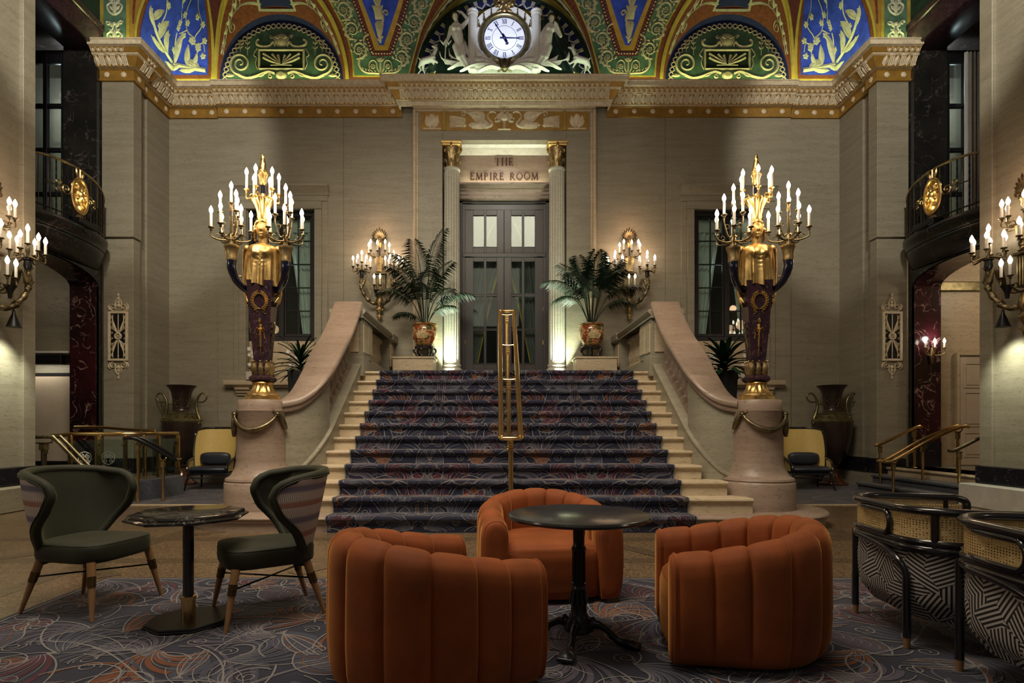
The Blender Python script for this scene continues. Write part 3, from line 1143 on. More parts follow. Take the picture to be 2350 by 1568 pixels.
# ------------------------------------------------------------------ cornice
def build_cornice():
    prof = [(0, 8.16), (.05, 8.16), (.05, 8.20), (.03, 8.21), (.03, 8.36), (.06, 8.38), (.10, 8.40), (.13, 8.46), (.20, 8.56), (.245, 8.575), (.245, 8.585), (.26, 8.60), (.30, 8.67), (.32, 8.68), (.37, 8.685), (.38, 8.76), (.40, 8.77), (.40, 8.79), (0, 8.79)]
    pr_g = [p for p in prof if p[1] <= 8.385]           # gold fascia
    pr_t = [(.0, 8.38)] + [p for p in prof if p[1] > 8.385]
    # runs: path travelled so that the room lies on the left
    Yb, xa, xb, xc = 13.15, 6.4, 2.28, 7.52
    full = []

    def run(path, label, gold=True):
        path = list(path)
        c = thing('trim_cornice', label, None, kind='structure')
        mb = MB(); mb.sweep(path, pr_t)
        mb.obj('moulding', 'plaster', c)
        if gold:
            mb = MB(); mb.sweep(path, pr_g)
            mb.obj('gold_fascia', 'goldpaint', c)
        else:
            mb = MB(); mb.sweep(path, [(0, 8.30), (.05, 8.30), (.06, 8.36), (.06, 8.385), (0, 8.385)])
            mb.obj('gold_fascia', 'plaster', c)
        # gold grounds behind leaf and egg courses
        mb = MB(); mb.sweep(path, [(.115, 8.395), (.142, 8.46), (.212, 8.558), (.21, 8.565)], cap=False)
        mb.obj('leaf_ground', 'goldpaint', c)
        mb = MB(); mb.sweep(path, [(.258, 8.592), (.272, 8.605), (.308, 8.668), (.312, 8.672)], cap=False)
        mb.obj('egg_ground', 'goldpaint', c)
        for i in range(len(path) - 1):
            a, b = Vector(path[i]), Vector(path[i + 1])
            L = (b - a).length
            if L < .3: continue
            d = (b - a) / L
            n = Vector((-d.y, d.x))
            ang = atan2(d.y, d.x)
            full.append((c, a, d, n, L, ang, gold))
    # back wall, travelling towards -x puts the room on the left
    run([(xa, 13.15), (xb, 13.15)], 'gilded leaf cornice over the right hand stretch of the back wall')
    run([(xb, 13.15), (xb, 12.95), (-xb, 12.95), (-xb, 13.15)], 'projecting cornice over the doorway and below the clock', False)
    run([(-xb, 13.15), (-xa, 13.15)], 'gilded leaf cornice over the left hand stretch of the back wall')
    run([(8.12, 11.78), (7.45, 11.78), (7.45, 12.08), (xc, 12.08), (xc, 13.20), (xa - .05, 13.20)], 'gilded cornice turning the right hand corner over the pilaster')
    run([(-xa + .05, 13.20), (-xc, 13.20), (-xc, 12.08), (-7.45, 12.08), (-7.45, 11.78), (-8.12, 11.78)], 'gilded cornice turning the left hand corner over the pilaster')

    # enrichments share mesh data: profile rises along local y(out)-z, x along the run
    leaf = MB()
    leaf.grid(7, 6, lambda u, v: ((u - .5) * .118 * (1 - .35 * abs(v - .55) - .25 * v * v) * (1 + .10 * sin(v * 20)), .118 + .10 * v + .022 * sin(pi * v) - .03 * (2 * u - 1) ** 2 + .008 * cos(u * 4 * pi), 8.405 + .15 * v))
    leaf_me = leaf.mesh('leaf', 'plaster', 60)
    br = MB()
    br.box(-.045, -.018, .115, .165, 8.40, 8.44, .005)
    for x in (-.035, 0, .035):
        br.grid(4, 5, lambda u, v: (x + (u - .5) * .03, .125 + .10 * v + .016 * sin(pi * u), 8.40 + .155 * v))
    br.box(-.062, .062, .205, .245, 8.545, 8.572, .006)
    br_me = br.mesh('bracket', 'plaster', 50)
    egg = MB()
    egg.ball((0, .285, 8.632), (.026, .022, .036), 8, 5)
    egg.tube([(-.045, .305, 8.668), (-.038, .285, 8.625), (-.022, .275, 8.60), (0, .27, 8.592), (.022, .275, 8.60), (.038, .285, 8.625), (.045, .305, 8.668)], .007, 5)
    egg_me = egg.mesh('egg', 'plaster', 60)
    ros = MB()
    ros.lathe([(.052, 0), (.055, .012), (.035, .024), (.02, .02), (0, .034)], 14, rf=lambda a, z: 1 + (.12 * cos(7 * a) if z < .02 else 0), Mx=Rx(pi / 2) @ T(0, 0, 0))
    ros_me = ros.mesh('rosette', 'plaster', 60)
    for (c, a, d, n, L, ang, gold) in full:
        k = max(2, round(L / .105))
        for i in range(k):
            p = a + d * (L * (i + .5) / k)
            # local +y must point into the room (n), local x along d
            Mx = Matrix(((d.x, n.x, 0, p.x), (d.y, n.y, 0, p.y), (0, 0, 1, 0), (0, 0, 0, 1)))
            link('leaf' if i % 2 else 'bracket', leaf_me if i % 2 else br_me, c, Mx=Mx)
        k = max(2, round(L / .112))
        for i in range(k):
            p = a + d * (L * (i + .5) / k)
            Mx = Matrix(((d.x, n.x, 0, p.x), (d.y, n.y, 0, p.y), (0, 0, 1, 0), (0, 0, 0, 1)))
            link('egg', egg_me, c, Mx=Mx)
        if gold:
            k = max(1, round(L / .40))
            for i in range(k):
                p = a + d * (L * (i + .5) / k) + n * .03
                Mx = Matrix(((d.x, -n.x, 0, p.x), (d.y, -n.y, 0, p.y), (0, 0, 1, 8.285), (0, 0, 0, 1)))
                link('rosette', ros_me, c, Mx=Mx)
# ------------------------------------------------------------------ painted vault
RC, ZC, YC = 2.2, 8.98, 13.2


def lerp_tab(tab, s):
    for i in range(len(tab) - 1):
        if s <= tab[i + 1][0] or i == len(tab) - 2:
            a, b = tab[i], tab[i + 1]
            t = (s - a[0]) / (b[0] - a[0])
            return a[1] + (b[1] - a[1]) * t


def cove(x, s, h=0.0):
    """point on the cove of the back wall, h = height proud of the surface"""
    t = s / RC
    r = RC - h
    return (x, YC - RC + r * cos(t), ZC + r * sin(t))


def side_cove(sg, y, s, h=0.0):
    t = s / RC
    r = RC - h
    return (sg * (7.45 - RC + r * cos(t)), y, ZC + r * sin(t))


def fwd(s):
    return RC * (1 - cos(s / RC))


def build_ceiling():
    ce = thing('ceiling', 'painted and gilded vault above the cornice', None, kind='structure')
    SM = 2.25

    def band(XL, XR, s0, s1, mat, h, name, n=14, parent=ce):
        mb = MB()
        mb.grid(6, n, lambda u, v: cove(XL(s0 + (s1 - s0) * v) * (1 - u) + XR(s0 + (s1 - s0) * v) * u, s0 + (s1 - s0) * v, h))
        return mb.obj(name, mat, parent)

    wc = lambda s: 2.04 * max(0, 1 - (s / 2.4) ** 2) ** .8
    ws = lambda s: 1.445 * sqrt(max(0, 1 - (s / 2.27) ** 2))
    # flat ceiling further forward
    mb = MB(); mb.box(-8.8, 8.8, -3, YC - RC + .1, ZC + RC, ZC + RC + .2)
    mb.obj('ceiling_field', 'paint_red', ce)

    for s in (-1, 1):
        f = lambda fn: (lambda q: s * fn(q))
        # spandrel between the clock lunette and the side lunette
        band(f(wc), f(lambda q: 5.0 - ws(q)), 0, SM, 'paint_red', 0, 'spandrel_border', 18)
        gl = lambda q: lerp_tab([(.15, 2.17), (.53, 2.05), (1.03, 1.87), (1.57, 1.55), (2.25, 1.0)], q)
        gr = lambda q: lerp_tab([(.15, 3.36), (.53, 3.37), (1.03, 3.48), (1.57, 3.74), (2.25, 4.2)], q)
        band(f(lambda q: gl(q) - .035), f(lambda q: gr(q) + .035), .115, SM, 'olivegold', .008, 'gold_fillet', 18)
        band(f(gl), f(gr), .15, SM, 'paint_green', .012, 'green_field', 18)
        ml = lambda q: 2.5 - (q - .55) * .451
        mr = lambda q: 2.97 + (q - .55) * .314
        band(f(ml), f(mr), .55, SM, 'paint_maroon', .016, 'maroon_border')
        band(f(lambda q: 2.59 - (q - .66) * .45), f(lambda q: 2.88 + (q - .66) * .297), .66, SM, 'goldpaint', .022, 'gold_border')
        band(f(lambda q: 2.68 - (q - .76) * .494), f(lambda q: 2.78 + (q - .76) * .346), .76, SM, 'paint_blue', .026, 'blue_field')
        # egg beading along the maroon V
        mb = MB()
        for k in range(26):
            q = .63 + k * .062
            for xx in (ml(q) + .045, mr(q) - .045):
                fills(mb, [circ(s * xx, q, .022, 7, .018)], lambda u, v, h: cove(u, v, h + .016), .02)
                fills(mb, [circ(s * (xx + (.045 if xx < 2.75 else -.045)), q + .03, .008, 5)], lambda u, v, h: cove(u, v, h + .016), .01)
        for k in range(7):
            fills(mb, [circ(s * (2.545 + k * .063), .60, .02, 7, .018)], lambda u, v, h: cove(u, v, h + .016), .02)
        mb.obj('beading', 'relief_pink', ce)
        # running scroll in the green field
        mpg = lambda u, v, h: cove(s * u, v, .012 + h)
        mb = MB()
        SP = [(1.70, 1.84, .18, 0), (1.79, 1.53, .18, 1), (1.98, 1.20, .175, 0), (2.15, .88, .17, 1), (2.30, .53, .17, 0),
              (3.66, 1.75, .18, 1), (3.49, 1.42, .18, 0), (3.35, 1.06, .175, 1), (3.23, .68, .17, 0)]
        for (cx, cy, r, fl) in SP:
            dr = 1 if fl else -1
            a0 = -pi / 2 if fl else -pi / 2
            p, wv = spiral(cx, cy, r, 1.35, a0, dr, .055, .018, 26, .33)
            ribbons(mb, [(p, wv)], mpg, .02)
            fills(mb, rosette(cx, cy, .065), mpg, .02)
            for k in range(9):
                a = a0 + dr * k * .62
                if k % 1 == 0:
                    fills(mb, [leafpoly(cx + r * .95 * cos(a), cy + r * .95 * sin(a), a - dr * .9 + pi * 0, .085, .045, -dr * .8, 4)], mpg, .016)
                    fills(mb, [leafpoly(cx + r * .86 * cos(a), cy + r * .86 * sin(a), a + pi - dr * .6, .06, .03, dr * .8, 4)], mpg, .014)
            p, wv = crv(cx + (.12 if fl else -.12), cy + .12, pi / 2 + (.5 if fl else -.5), .22, (-1.8 if fl else 1.8), .03, .05, 8)
            ribbons(mb, [(p, wv)], mpg, .018)
            fills(mb, [circ(p[-1][0], p[-1][1], .03, 7)], mpg, .015)
        for q in (-1, 1):
            cx = 2.77 + q * .17
            fills(mb, rosette(cx, .34, .062), mpg, .02)
            ribbons(mb, [smooth_rib([(2.77 + q * .02, .20), (2.77 + q * .07, .30), (2.77 + q * .09, .42), (2.77 + q * .16, .47), (2.77 + q * .24, .42), (2.77 + q * .25, .30), (2.77 + q * .20, .24)], .035, .02)], mpg, .018)
            ribbons(mb, [smooth_rib([(2.77 + q * .03, .19), (2.77 + q * .15, .20), (2.77 + q * .30, .21), (2.77 + q * .42, .28), (2.77 + q * .48, .40), (2.77 + q * .46, .52)], .05, .055)], mpg, .02)
            for k in range(5):
                fills(mb, [leafpoly(2.77 + q * (.10 + k * .07), .215 + .004 * k * k, (.9 if q > 0 else pi - .9), .07, .035)], mpg, .016)
        for k in range(5):
            a = pi / 2 + (k - 2) * .42
            fills(mb, [leafpoly(2.77, .43, a, .12, .045)], mpg, .018)
        ribbons(mb, [([(2.77, .22), (2.77, .45)], .04)], mpg, .018)
        mb.obj('scroll_relief', 'relief_pink', ce)
        # vase ornament in the blue point
        mpb = lambda u, v, h: cove(s * u, v, .026 + h)
        mb = MB()
        fills(mb, [[(2.73, .80), (2.76, .80), (2.80, .95), (2.84, 1.16), (2.80, 1.22), (2.69, 1.22), (2.64, 1.16), (2.70, .95)]], mpb, .025)
        fills(mb, [[(2.66, 1.24), (2.82, 1.24), (2.83, 1.40), (2.87, 1.50), (2.62, 1.50), (2.66, 1.40)]], mpb, .025)
        for k, (a, L) in enumerate(((1.57, .5), (1.25, .45), (1.9, .45), (.9, .4), (2.3, .4))):
            ribbons(mb, [crv(2.74, 1.48, a, L, (a - 1.57) * -1.6, .05, .06, 10)], mpb, .02)
        ribbons(mb, [crv(2.70, 1.16, 2.5, .42, -2.6, .05, .05, 12), spiral(2.58, 1.36, .065, 1.2, 0, 1, .04, .02, 14)], mpb, .02)
        for k in range(6):
            fills(mb, [leafpoly(2.74, .84 + k * .05, pi / 2 + (1 if k % 2 else -1) * .9, .09, .05)], mpb, .02)
        mb.obj('vase_relief', 'relief_pink', ce)
        # patterned border of little rings on the red-brown ground
        mb = MB()
        for k in range(30):
            q = .05 + k * .07
            for xx in (wc(q) + .065, 5.0 - ws(q) - .075):
                ribbons(mb, [(circ(s * xx, q, .026, 8) + [(s * xx + s * 0 + .026, q)], .008)], lambda u, v, h: cove(u, v, h + .001), .006)
        for k in range(17):
            ribbons(mb, [(circ(s * (2.15 + k * .078), .058, .026, 8) + [(s * (2.15 + k * .078) + .026, .058)], .008)], lambda u, v, h: cove(u, v, h + .001), .006)
        mb.obj('ring_pattern', 'paint_maroon', ce)

        # ---- side lunette on the wall plane and its little vault
        cx = s * 5.0
        YL = 13.20
        lun = thing('wall_lunette', '%s half-round painted wall field above the cornice' % ('left' if s < 0 else 'right'), None, kind='structure')
        R1 = 1.385
        def disc(r0, r1, mat, h, name):
            mb = MB()
            mb.grid(40, 2, lambda u, v: (cx + (r0 + (r1 - r0) * v) * cos(pi * u), YL - h, ZC + (r0 + (r1 - r0) * v) * sin(pi * u)))
            return mb.obj(name, mat, lun)
        disc(0, R1, 'paint_navy', .0, 'lunette_ground')
        disc(0, R1 - .17, 'paint_green', .006, 'green_field')
        mpl = lambda u, v, h: (cx + u, YL - .006 - h, ZC + v)
        # guilloche band
        mb = MB()
        rm = R1 - .115
        N = 34
        for q in (0, 1):
            pts = []
            for k in range(N * 6 + 1):
                a = pi * (.012 + .976 * k / (N * 6))
                rr = rm + .05 * sin(a * N + q * pi)
                pts.append((rr * cos(a), rr * sin(a)))
            ribbons(mb, [(pts, .032)], mpl, .014)
        mb.obj('guilloche', 'relief_pink', lun)
        mb = MB()
        for k in range(32):
            fills(mb, [circ(-1.33 + k * .0858, .035, .04, 7, .03)], mpl, .03)
        mb.obj('egg_border', 'relief_cream', lun)
        mb = MB()
        # tablet
        ribbons(mb, [([(-.50, .30), (.50, .30)], .05), ([(-.50, .72), (.50, .72)], .05), ([(-.50, .28), (-.50, .74)], .05), ([(.50, .28), (.50, .74)], .05)], mpl, .03)
        mb.obj('tablet_frame', 'relief_pink', lun)
        mb = MB(); mb.add([mpl(-.47, .32, .002), mpl(.47, .32, .002), mpl(.47, .70, .002), mpl(-.47, .70, .002)], [(0, 1, 2, 3)])
        mb.obj('tablet', 'paint_dkgreen', lun)
        mb = MB()
        for q in (-1, 1):
            for (a, L, c) in ((.62, .46, -.1), (.95, .30, -.1), (.22, .42, .3), (1.3, .22, 0)):
                p, wv = crv(q * .02, .40, (a if q > 0 else pi - a), L, q * c, .03, .065, 8)
                ribbons(mb, [(p, wv)], mpl, .025)
            ribbons(mb, [([(0, .39), (q * .24, .38)], .03)], mpl, .02)
            # crest animals and scrolls on the tablet
            ribbons(mb, [smooth_rib([(q * .12, .80), (q * .18, .90), (q * .26, .82), (q * .40, .80), (q * .53, .84), (q * .55, .92), (q * .50, .96)], .07, .06)], mpl, .03)
            ribbons(mb, [spiral(q * .22, 1.02, .045, 1.2, 0, q, .03, .015, 12)], mpl, .02)
            fills(mb, [leafpoly(q * .06, .80, pi / 2 - q * .4, .26, .12)], mpl, .03)
            # big side spiral, rising out of the shell
            p, wv = spiral(q * .92, .42, .25, 2.0, (pi * 1.5), q, .06, .028, 44, .12)
            ribbons(mb, [(p, wv)], mpl, .03)
            ribbons(mb, [smooth_rib([(q * .14, .20), (q * .28, .24), (q * .42, .20), (q * .60, .13), (q * .78, .10), (q * .95, .17)], .07, .08)], mpl, .035)
            ribbons(mb, [spiral(q * .24, .13, .055, 1.3, pi / 2, -q, .035, .018, 14)], mpl, .03)
            for k in range(4):
                ribbons(mb, [crv(q * (.38 + k * .11), .20 - k * .02, (-1.2 if q > 0 else pi + 1.2), .14, q * 1.2, .035, .03, 6)], mpl, .025)
            fills(mb, [leafpoly(q * 1.05, .15, (.2 if q > 0 else pi - .2), .22, .09, -q * .5)], mpl, .025)
            for (dx, z0, hh) in ((.92, .67, .24), (.76, .60, .40)):
                ribbons(mb, [([(q * dx, z0), (q * dx, z0 + hh)], .02)], mpl, .015)
                for k in range(3):
                    for qq in (-1, 1):
                        fills(mb, [leafpoly(q * dx, z0 + hh * (.35 + .28 * k), pi / 2 + qq * .7, .09, .035)], mpl, .015)
            ribbons(mb, [smooth_rib([(q * .52, .28), (q * .58, .42), (q * .56, .55), (q * .62, .62), (q * .54, .76)], .025, .025)], mpl, .018)
        fills(mb, [circ(0, .92, .12, 12, .13)], mpl, .045)
        fills(mb, [circ(0, .16, .13, 12, .10)], mpl, .05)
        for k in range(7):
            a = pi / 2 + (k - 3) * .38
            fills(mb, [leafpoly(0, .94, a, .17, .05)], mpl, .05)
        mb.obj('tablet_relief', 'relief_pink', lun)

        # splayed vault between lunette arch and groin
        Nn = 44
        def groin(t):
            a = pi * t
            # groin point by angle: x = -1.445 cos, s from ellipse
            return s * 5.0 - 1.445 * cos(a), 2.27 * sin(a)
        def web(t, v, h=0.0):
            x0, z0 = cx - R1 * cos(pi * t), ZC + R1 * sin(pi * t)
            gx, gs = groin(t)
            g = cove(gx, gs)
            a = Vector((x0, YL, z0)); b = Vector(g)
            p = a.lerp(b, v)
            # offset toward the axis of the little vault
            q = Vector((cx - p.x, 0, ZC - p.z))
            q.normalize()
            return tuple(p + q * h)
        for (v0, v1, mat, nm) in ((0, .12, 'paint_navy', 'navy_band'), (.12, .86, 'paint_red', 'red_web'), (.86, 1.0, 'olivegold', 'gold_groin')):
            mb = MB()
            mb.grid(Nn, 4, lambda u, v: web(u, v0 + (v1 - v0) * v))
            mb.obj(nm, mat, ce)
        mb = MB()
        mb.grid(Nn, 2, lambda u, v: cove(*[ (groin(u)[0] + (s * 5.0 - groin(u)[0]) * -.05 * v), groin(u)[1] + .0 * v ], .01 + .0 * v))
        mb.obj('gold_edge', 'olivegold', ce)
        mpw = lambda u, v, h: web(u, v, .004 + h)
        mb = MB()
        # oculus frame in the crown and leafy scrolls down both flanks
        for q in (0, 1):
            fl = (lambda t: t) if q == 0 else (lambda t: 1 - t)
            dd = 1 if q == 0 else -1
            ribbons(mb, [([(fl(.12 + .3 * k / 16), .30 + .24 * sin(k / 16 * 3.0)) for k in range(17)], [.006 + .0012 * k for k in range(17)])], lambda u, v, h: mpw(u, v, h), .02)
            for (t0, v0, r) in ((.16, .42, .035), (.24, .36, .045), (.31, .62, .05)):
                p, wv = spiral(0, 0, 1, 1.5, pi * .5, dd, .25, .10, 22, .2)
                ribbons(mb, [([(fl(t0 + .55 * r * a[0]), v0 + 3.0 * r * a[1]) for a in p], [r * .5 * k for k in wv])], mpw, .02)
            for k in range(9):
                t0 = .12 + k * .035
                fills(mb, [[(fl(t0 + a * .02), .40 + .03 * k + b * .10) for a, b in ((0, 0), (.6, .5), (1.3, 1.8), (.2, 1.1), (-.8, 1.6), (-.4, .4))]], mpw, .015)
            for k in range(6):
                fills(mb, [[(fl(.36 + a * .025 + k * .012), .55 + b * .07 + (k % 3) * .1) for a, b in ((0, 0), (.7, .6), (1.0, 2.0), (0, 1.2), (-.9, 1.7), (-.5, .4))]], mpw, .015)
        ribbons(mb, [([(.415, .24), (.585, .24)], .05), ([(.41, .24), (.425, .56)], .012), ([(.59, .24), (.575, .56)], .012), ([(.425, .56), (.575, .56)], .05)], mpw, .03)
        mb.obj('web_relief', 'relief_cream', ce)
        mb = MB(); mb.grid(8, 2, lambda u, v: web(.423 + .154 * u, .27 + .26 * v, .010))
        mb.obj('oculus', 'paint_navy', ce)

        # ---- blue panel with foliage folding round the corner
        def corner(u, q, h=0.0):
            """u 0..1 on the back cove, 1..2 on the side cove"""
            fw = fwd(q)
            if u <= 1:
                x0, x1 = 6.52 - .10 * q, 7.45 - fw
                p = cove(x0 + (x1 - x0) * u, q, h)
                return (s * p[0], p[1], p[2])
            y0, y1 = 13.2 - fw, 11.80
            return side_cove(s, y0 + (y1 - y0) * (u - 1), q, h)
        mb = MB(); mb.grid(25, 14, lambda u, v: corner(u * 2, SM * v))
        mb.obj('corner_border', 'olivegold', ce)
        mb = MB(); mb.grid(23, 14, lambda u, v: corner(.08 + u * 1.86, .08 + (SM - .08) * v, .008))
        mb.obj('red_fillet', 'paint_red', ce)
        mb = MB(); mb.grid(23, 14, lambda u, v: corner(.16 + u * 1.72, .16 + (SM - .16) * v, .014), uvfn=None)
        mb.obj('blue_field', 'paint_blue', ce)
        mb = MB(); mb.grid(3, 14, lambda u, v: (s * (6.445 + (.075 - .10 * SM * v) * u - (1 - u) * (1.445 - ws(SM * v)) * .0), *cove(0, SM * v, .004)[1:]))
        mb.obj('gold_groin', 'olivegold', ce)
        mb = MB(); mb.grid(4, 16, lambda u, v: cove(s * ((5.0 + ws(SM * v)) * (1 - u) + (6.52 - .10 * SM * v) * u), SM * v, .002))
        mb.obj('groin_border', 'paint_maroon', ce)
        mpc = lambda u, v, h: corner(u, v, .014 + h)
        mb = MB()
        # acanthus spray along the foot and a vine of leaves climbing out of it
        def along(pts, w0, w1):
            return smooth_rib(pts, w0, w1)
        sp_ = along([(.20, .26), (.50, .30), (.85, .36), (1.20, .44), (1.50, .58), (1.72, .80)], .10, .07)
        ribbons(mb, [sp_], mpc, .03)
        for (u, q, a, L, W, bn) in ((.30, .28, .1, .40, .12, .5), (.42, .30, -.35, .42, .12, .5), (.35, .30, .75, .40, .13, -.6), (.62, .33, 1.25, .45, .15, .5), (.80, .36, -.4, .45, .13, .4), (.95, .40, 1.5, .62, .20, .6),
                                    (1.20, .46, 1.1, .42, .15, .7), (1.25, .44, -.2, .40, .13, .5), (1.45, .55, 1.6, .50, .16, .6), (1.60, .66, .6, .34, .12, .6), (1.68, .75, 1.9, .40, .14, .4), (.55, .30, 2.2, .34, .12, -.5)):
            fills(mb, [leafpoly(u, q, a, L, W, bn)], mpc, .025)
            ribbons(mb, [crv(u, q, a, L * .9, bn, .02, .008, 6)], mpc, .032)
        for st in ([(.50, .36), (.42, .62), (.50, .90), (.30, 1.15), (.42, 1.5), (.34, 2.0)], [(.50, .90), (.72, 1.05), (.80, 1.4), (.66, 1.7), (.74, 2.0)], [(1.0, .60), (1.02, .95), (.92, 1.25), (1.06, 1.6), (1.0, 2.0)], [(1.50, .72), (1.42, 1.1), (1.56, 1.45), (1.46, 1.9)], [(.45, .75), (.28, .80), (.24, .62)], [(.72, 1.05), (.92, .98)]):
            v_ = along(st, .032, .02)
            ribbons(mb, [v_], mpc, .015)
            for k in range(2, len(v_[0]), 4):
                p = v_[0][k]
                a = (k * 2.4) % 6.28
                c = (p[0] + .085 * cos(a), p[1] + .075 * sin(a))
                for j in range(5):
                    an = a + (j - 2) * 1.15
                    fills(mb, [leafpoly(c[0] - .01 * cos(an), c[1] - .01 * sin(an), an, .085, .07)], mpc, .015)
        mb.obj('foliage_relief', 'relief_cream', ce)

        # ---- end wall over the pilaster
        mb = MB()
        mb.grid(2, 12, lambda u, v: ((s * (7.45 - fwd(2.2 * v)) if u == 0 else s * 7.54), 11.79, ZC - .15 + (RC * sin(v * 2.2 / RC) + .15) ))
        mb.obj('orange_gusset', 'goldpaint', ce)
        mb = MB()
        mb.grid(2, 12, lambda u, v: ((s * (7.45 - fwd(2.2 * v) * .55 - .015) if u == 0 else s * (7.47 - fwd(2.2 * v) * .25)), 11.782, ZC + .35 + (RC * sin(v * 2.2 / RC)) * .9))
        mb.obj('red_gusset', 'paint_red', ce)
        mb = MB(); mb.box(s * 7.53, s * 8.12, 11.785, 11.84, 8.8, 12.2)
        mb.obj('olive_band', 'olivegold', ce)
        mb = MB(); mb.box(s * 7.60, s * 8.04, 11.775, 11.80, 8.86, 12.2)
        mb.obj('green_band', 'paint_green', ce)
        mb = MB()
        mpp = lambda u, v, h: (s * 7.82 + u, 11.775 - h, v)
        for k in range(4):
            z = 8.92 + k * .58
            for q in (-1, 1):
                ribbons(mb, [smooth_rib([(0, z), (q * .10, z + .06), (q * .15, z + .18), (q * .06, z + .26), (q * .03, z + .36), (q * .10, z + .44)], .05, .03)], mpp, .02)
                ribbons(mb, [spiral(q * .13, z + .42, .05, 1.3, 0, q, .03, .015, 12)], mpp, .02)
                for j in range(3):
                    fills(mb, [leafpoly(q * .02, z + .08 + j * .12, pi / 2 - q * .7, .14, .06)], mpp, .02)
            fills(mb, [leafpoly(0, z, pi / 2, .3, .10), circ(0, z + .40, .04, 7)], mpp, .025)
        mb.obj('band_relief', 'relief_cream', ce)

    # ---- splayed vault over the clock
    RL = 2.02
    def webc(t, v, h=0.0):
        a = pi * t
        p0 = Vector((-RL * cos(a), 13.20, ZC + RL * sin(a)))
        sg = 2.4 * sin(a)
        xx = 2.04 * max(0, 1 - sin(a) ** 2) ** .8
        g = Vector(cove(-xx if t < .5 else xx, sg))
        p = p0.lerp(g, v)
        q = Vector((-p.x, 0, ZC - p.z)).normalized()
        return tuple(p + q * h)
    for (v0, v1, mat, nm) in ((0, .34, 'olivegold', 'gold_band'), (.34, .40, 'paint_dkgreen', 'dark_fillet'), (.40, .80, 'paint_red', 'red_web'), (.80, 1.0, 'olivegold', 'gold_groin')):
        mb = MB(); mb.grid(60, 4, lambda u, v: webc(u, v0 + (v1 - v0) * v))
        mb.obj(nm, mat, ce)
    mb = MB()
    for q in (0, 1):
        fl = (lambda t: t) if q == 0 else (lambda t: 1 - t)
        dd = 1 if q == 0 else -1
        for k in range(13):
            t0 = .07 + k * .034
            p, wv = spiral(0, 0, 1, 1.4, k * pi, dd if k % 2 else -dd, .3, .12, 18, .25)
            ribbons(mb, [([(fl(t0 + .015 * a[0]), .60 + .13 * a[1]) for a in p], [.012 for _ in wv])], webc, .02)
            fills(mb, [[(fl(t0 + .012 * a[0] + .017), .60 + .10 * a[1]) for a in circ(0, 0, 1, 6)]], webc, .015)
    mb.obj('web_relief', 'relief_cream', ce)


def smooth_rib(pts, w0, w1):
    p = [tuple(q)[:2] for q in smooth_pts([(a[0], a[1]) for a in pts], 5)]
    n = len(p)
    return p, [w0 + (w1 - w0) * i / (n - 1) for i in range(n)]
# ------------------------------------------------------------------ openings
def bars(mb, x0, x1, z0, z1, xs, zs, y0, y1, b=.006):
    """slab with rectangular holes: xs = [(a,b)..] columns, zs = rows"""
    cur = x0
    for (a, c) in xs:
        mb.box(cur, a, y0, y1, z0, z1, b); cur = c
    mb.box(cur, x1, y0, y1, z0, z1, b)
    for (a, c) in xs:
        cz = z0
        for (p, q) in zs:
            mb.box(a, c, y0 + .004, y1 - .004, cz, p, b); cz = q
        mb.box(a, c, y0 + .004, y1 - .004, cz, z1, b)


def drape(parent_name, label, x_top0, x_top1, x_bot0, x_bot1, z0, z1, y, trim, folds=6, group=None):
    """gathered curtain: hangs from z1 and is drawn to one side towards z0"""
    t = thing(parent_name, label, 'curtain', (0, y, z0), group=group)
    L = z1 - z0
    def fn(u, v, d=0):
        e = (1 - v) ** .8
        a = x_top0 + (x_bot0 - x_top0) * e
        b = x_top1 + (x_bot1 - x_top1) * e
        return (a + (b - a) * u, .035 * sin(u * folds * 2 * pi) * (.5 + .5 * v) + d, L * v)
    mb = MB(); mb.grid(folds * 8 + 1, 14, fn)
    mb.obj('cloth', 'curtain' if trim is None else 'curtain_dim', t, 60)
    if trim is not None:
        u0, u1 = trim
        mb = MB(); mb.grid(6, 14, lambda u, v: fn(u0 + (u1 - u0) * u, v, -.012))
        mb.obj('gold_edging', 'curtain_y', t, 60)
    return t


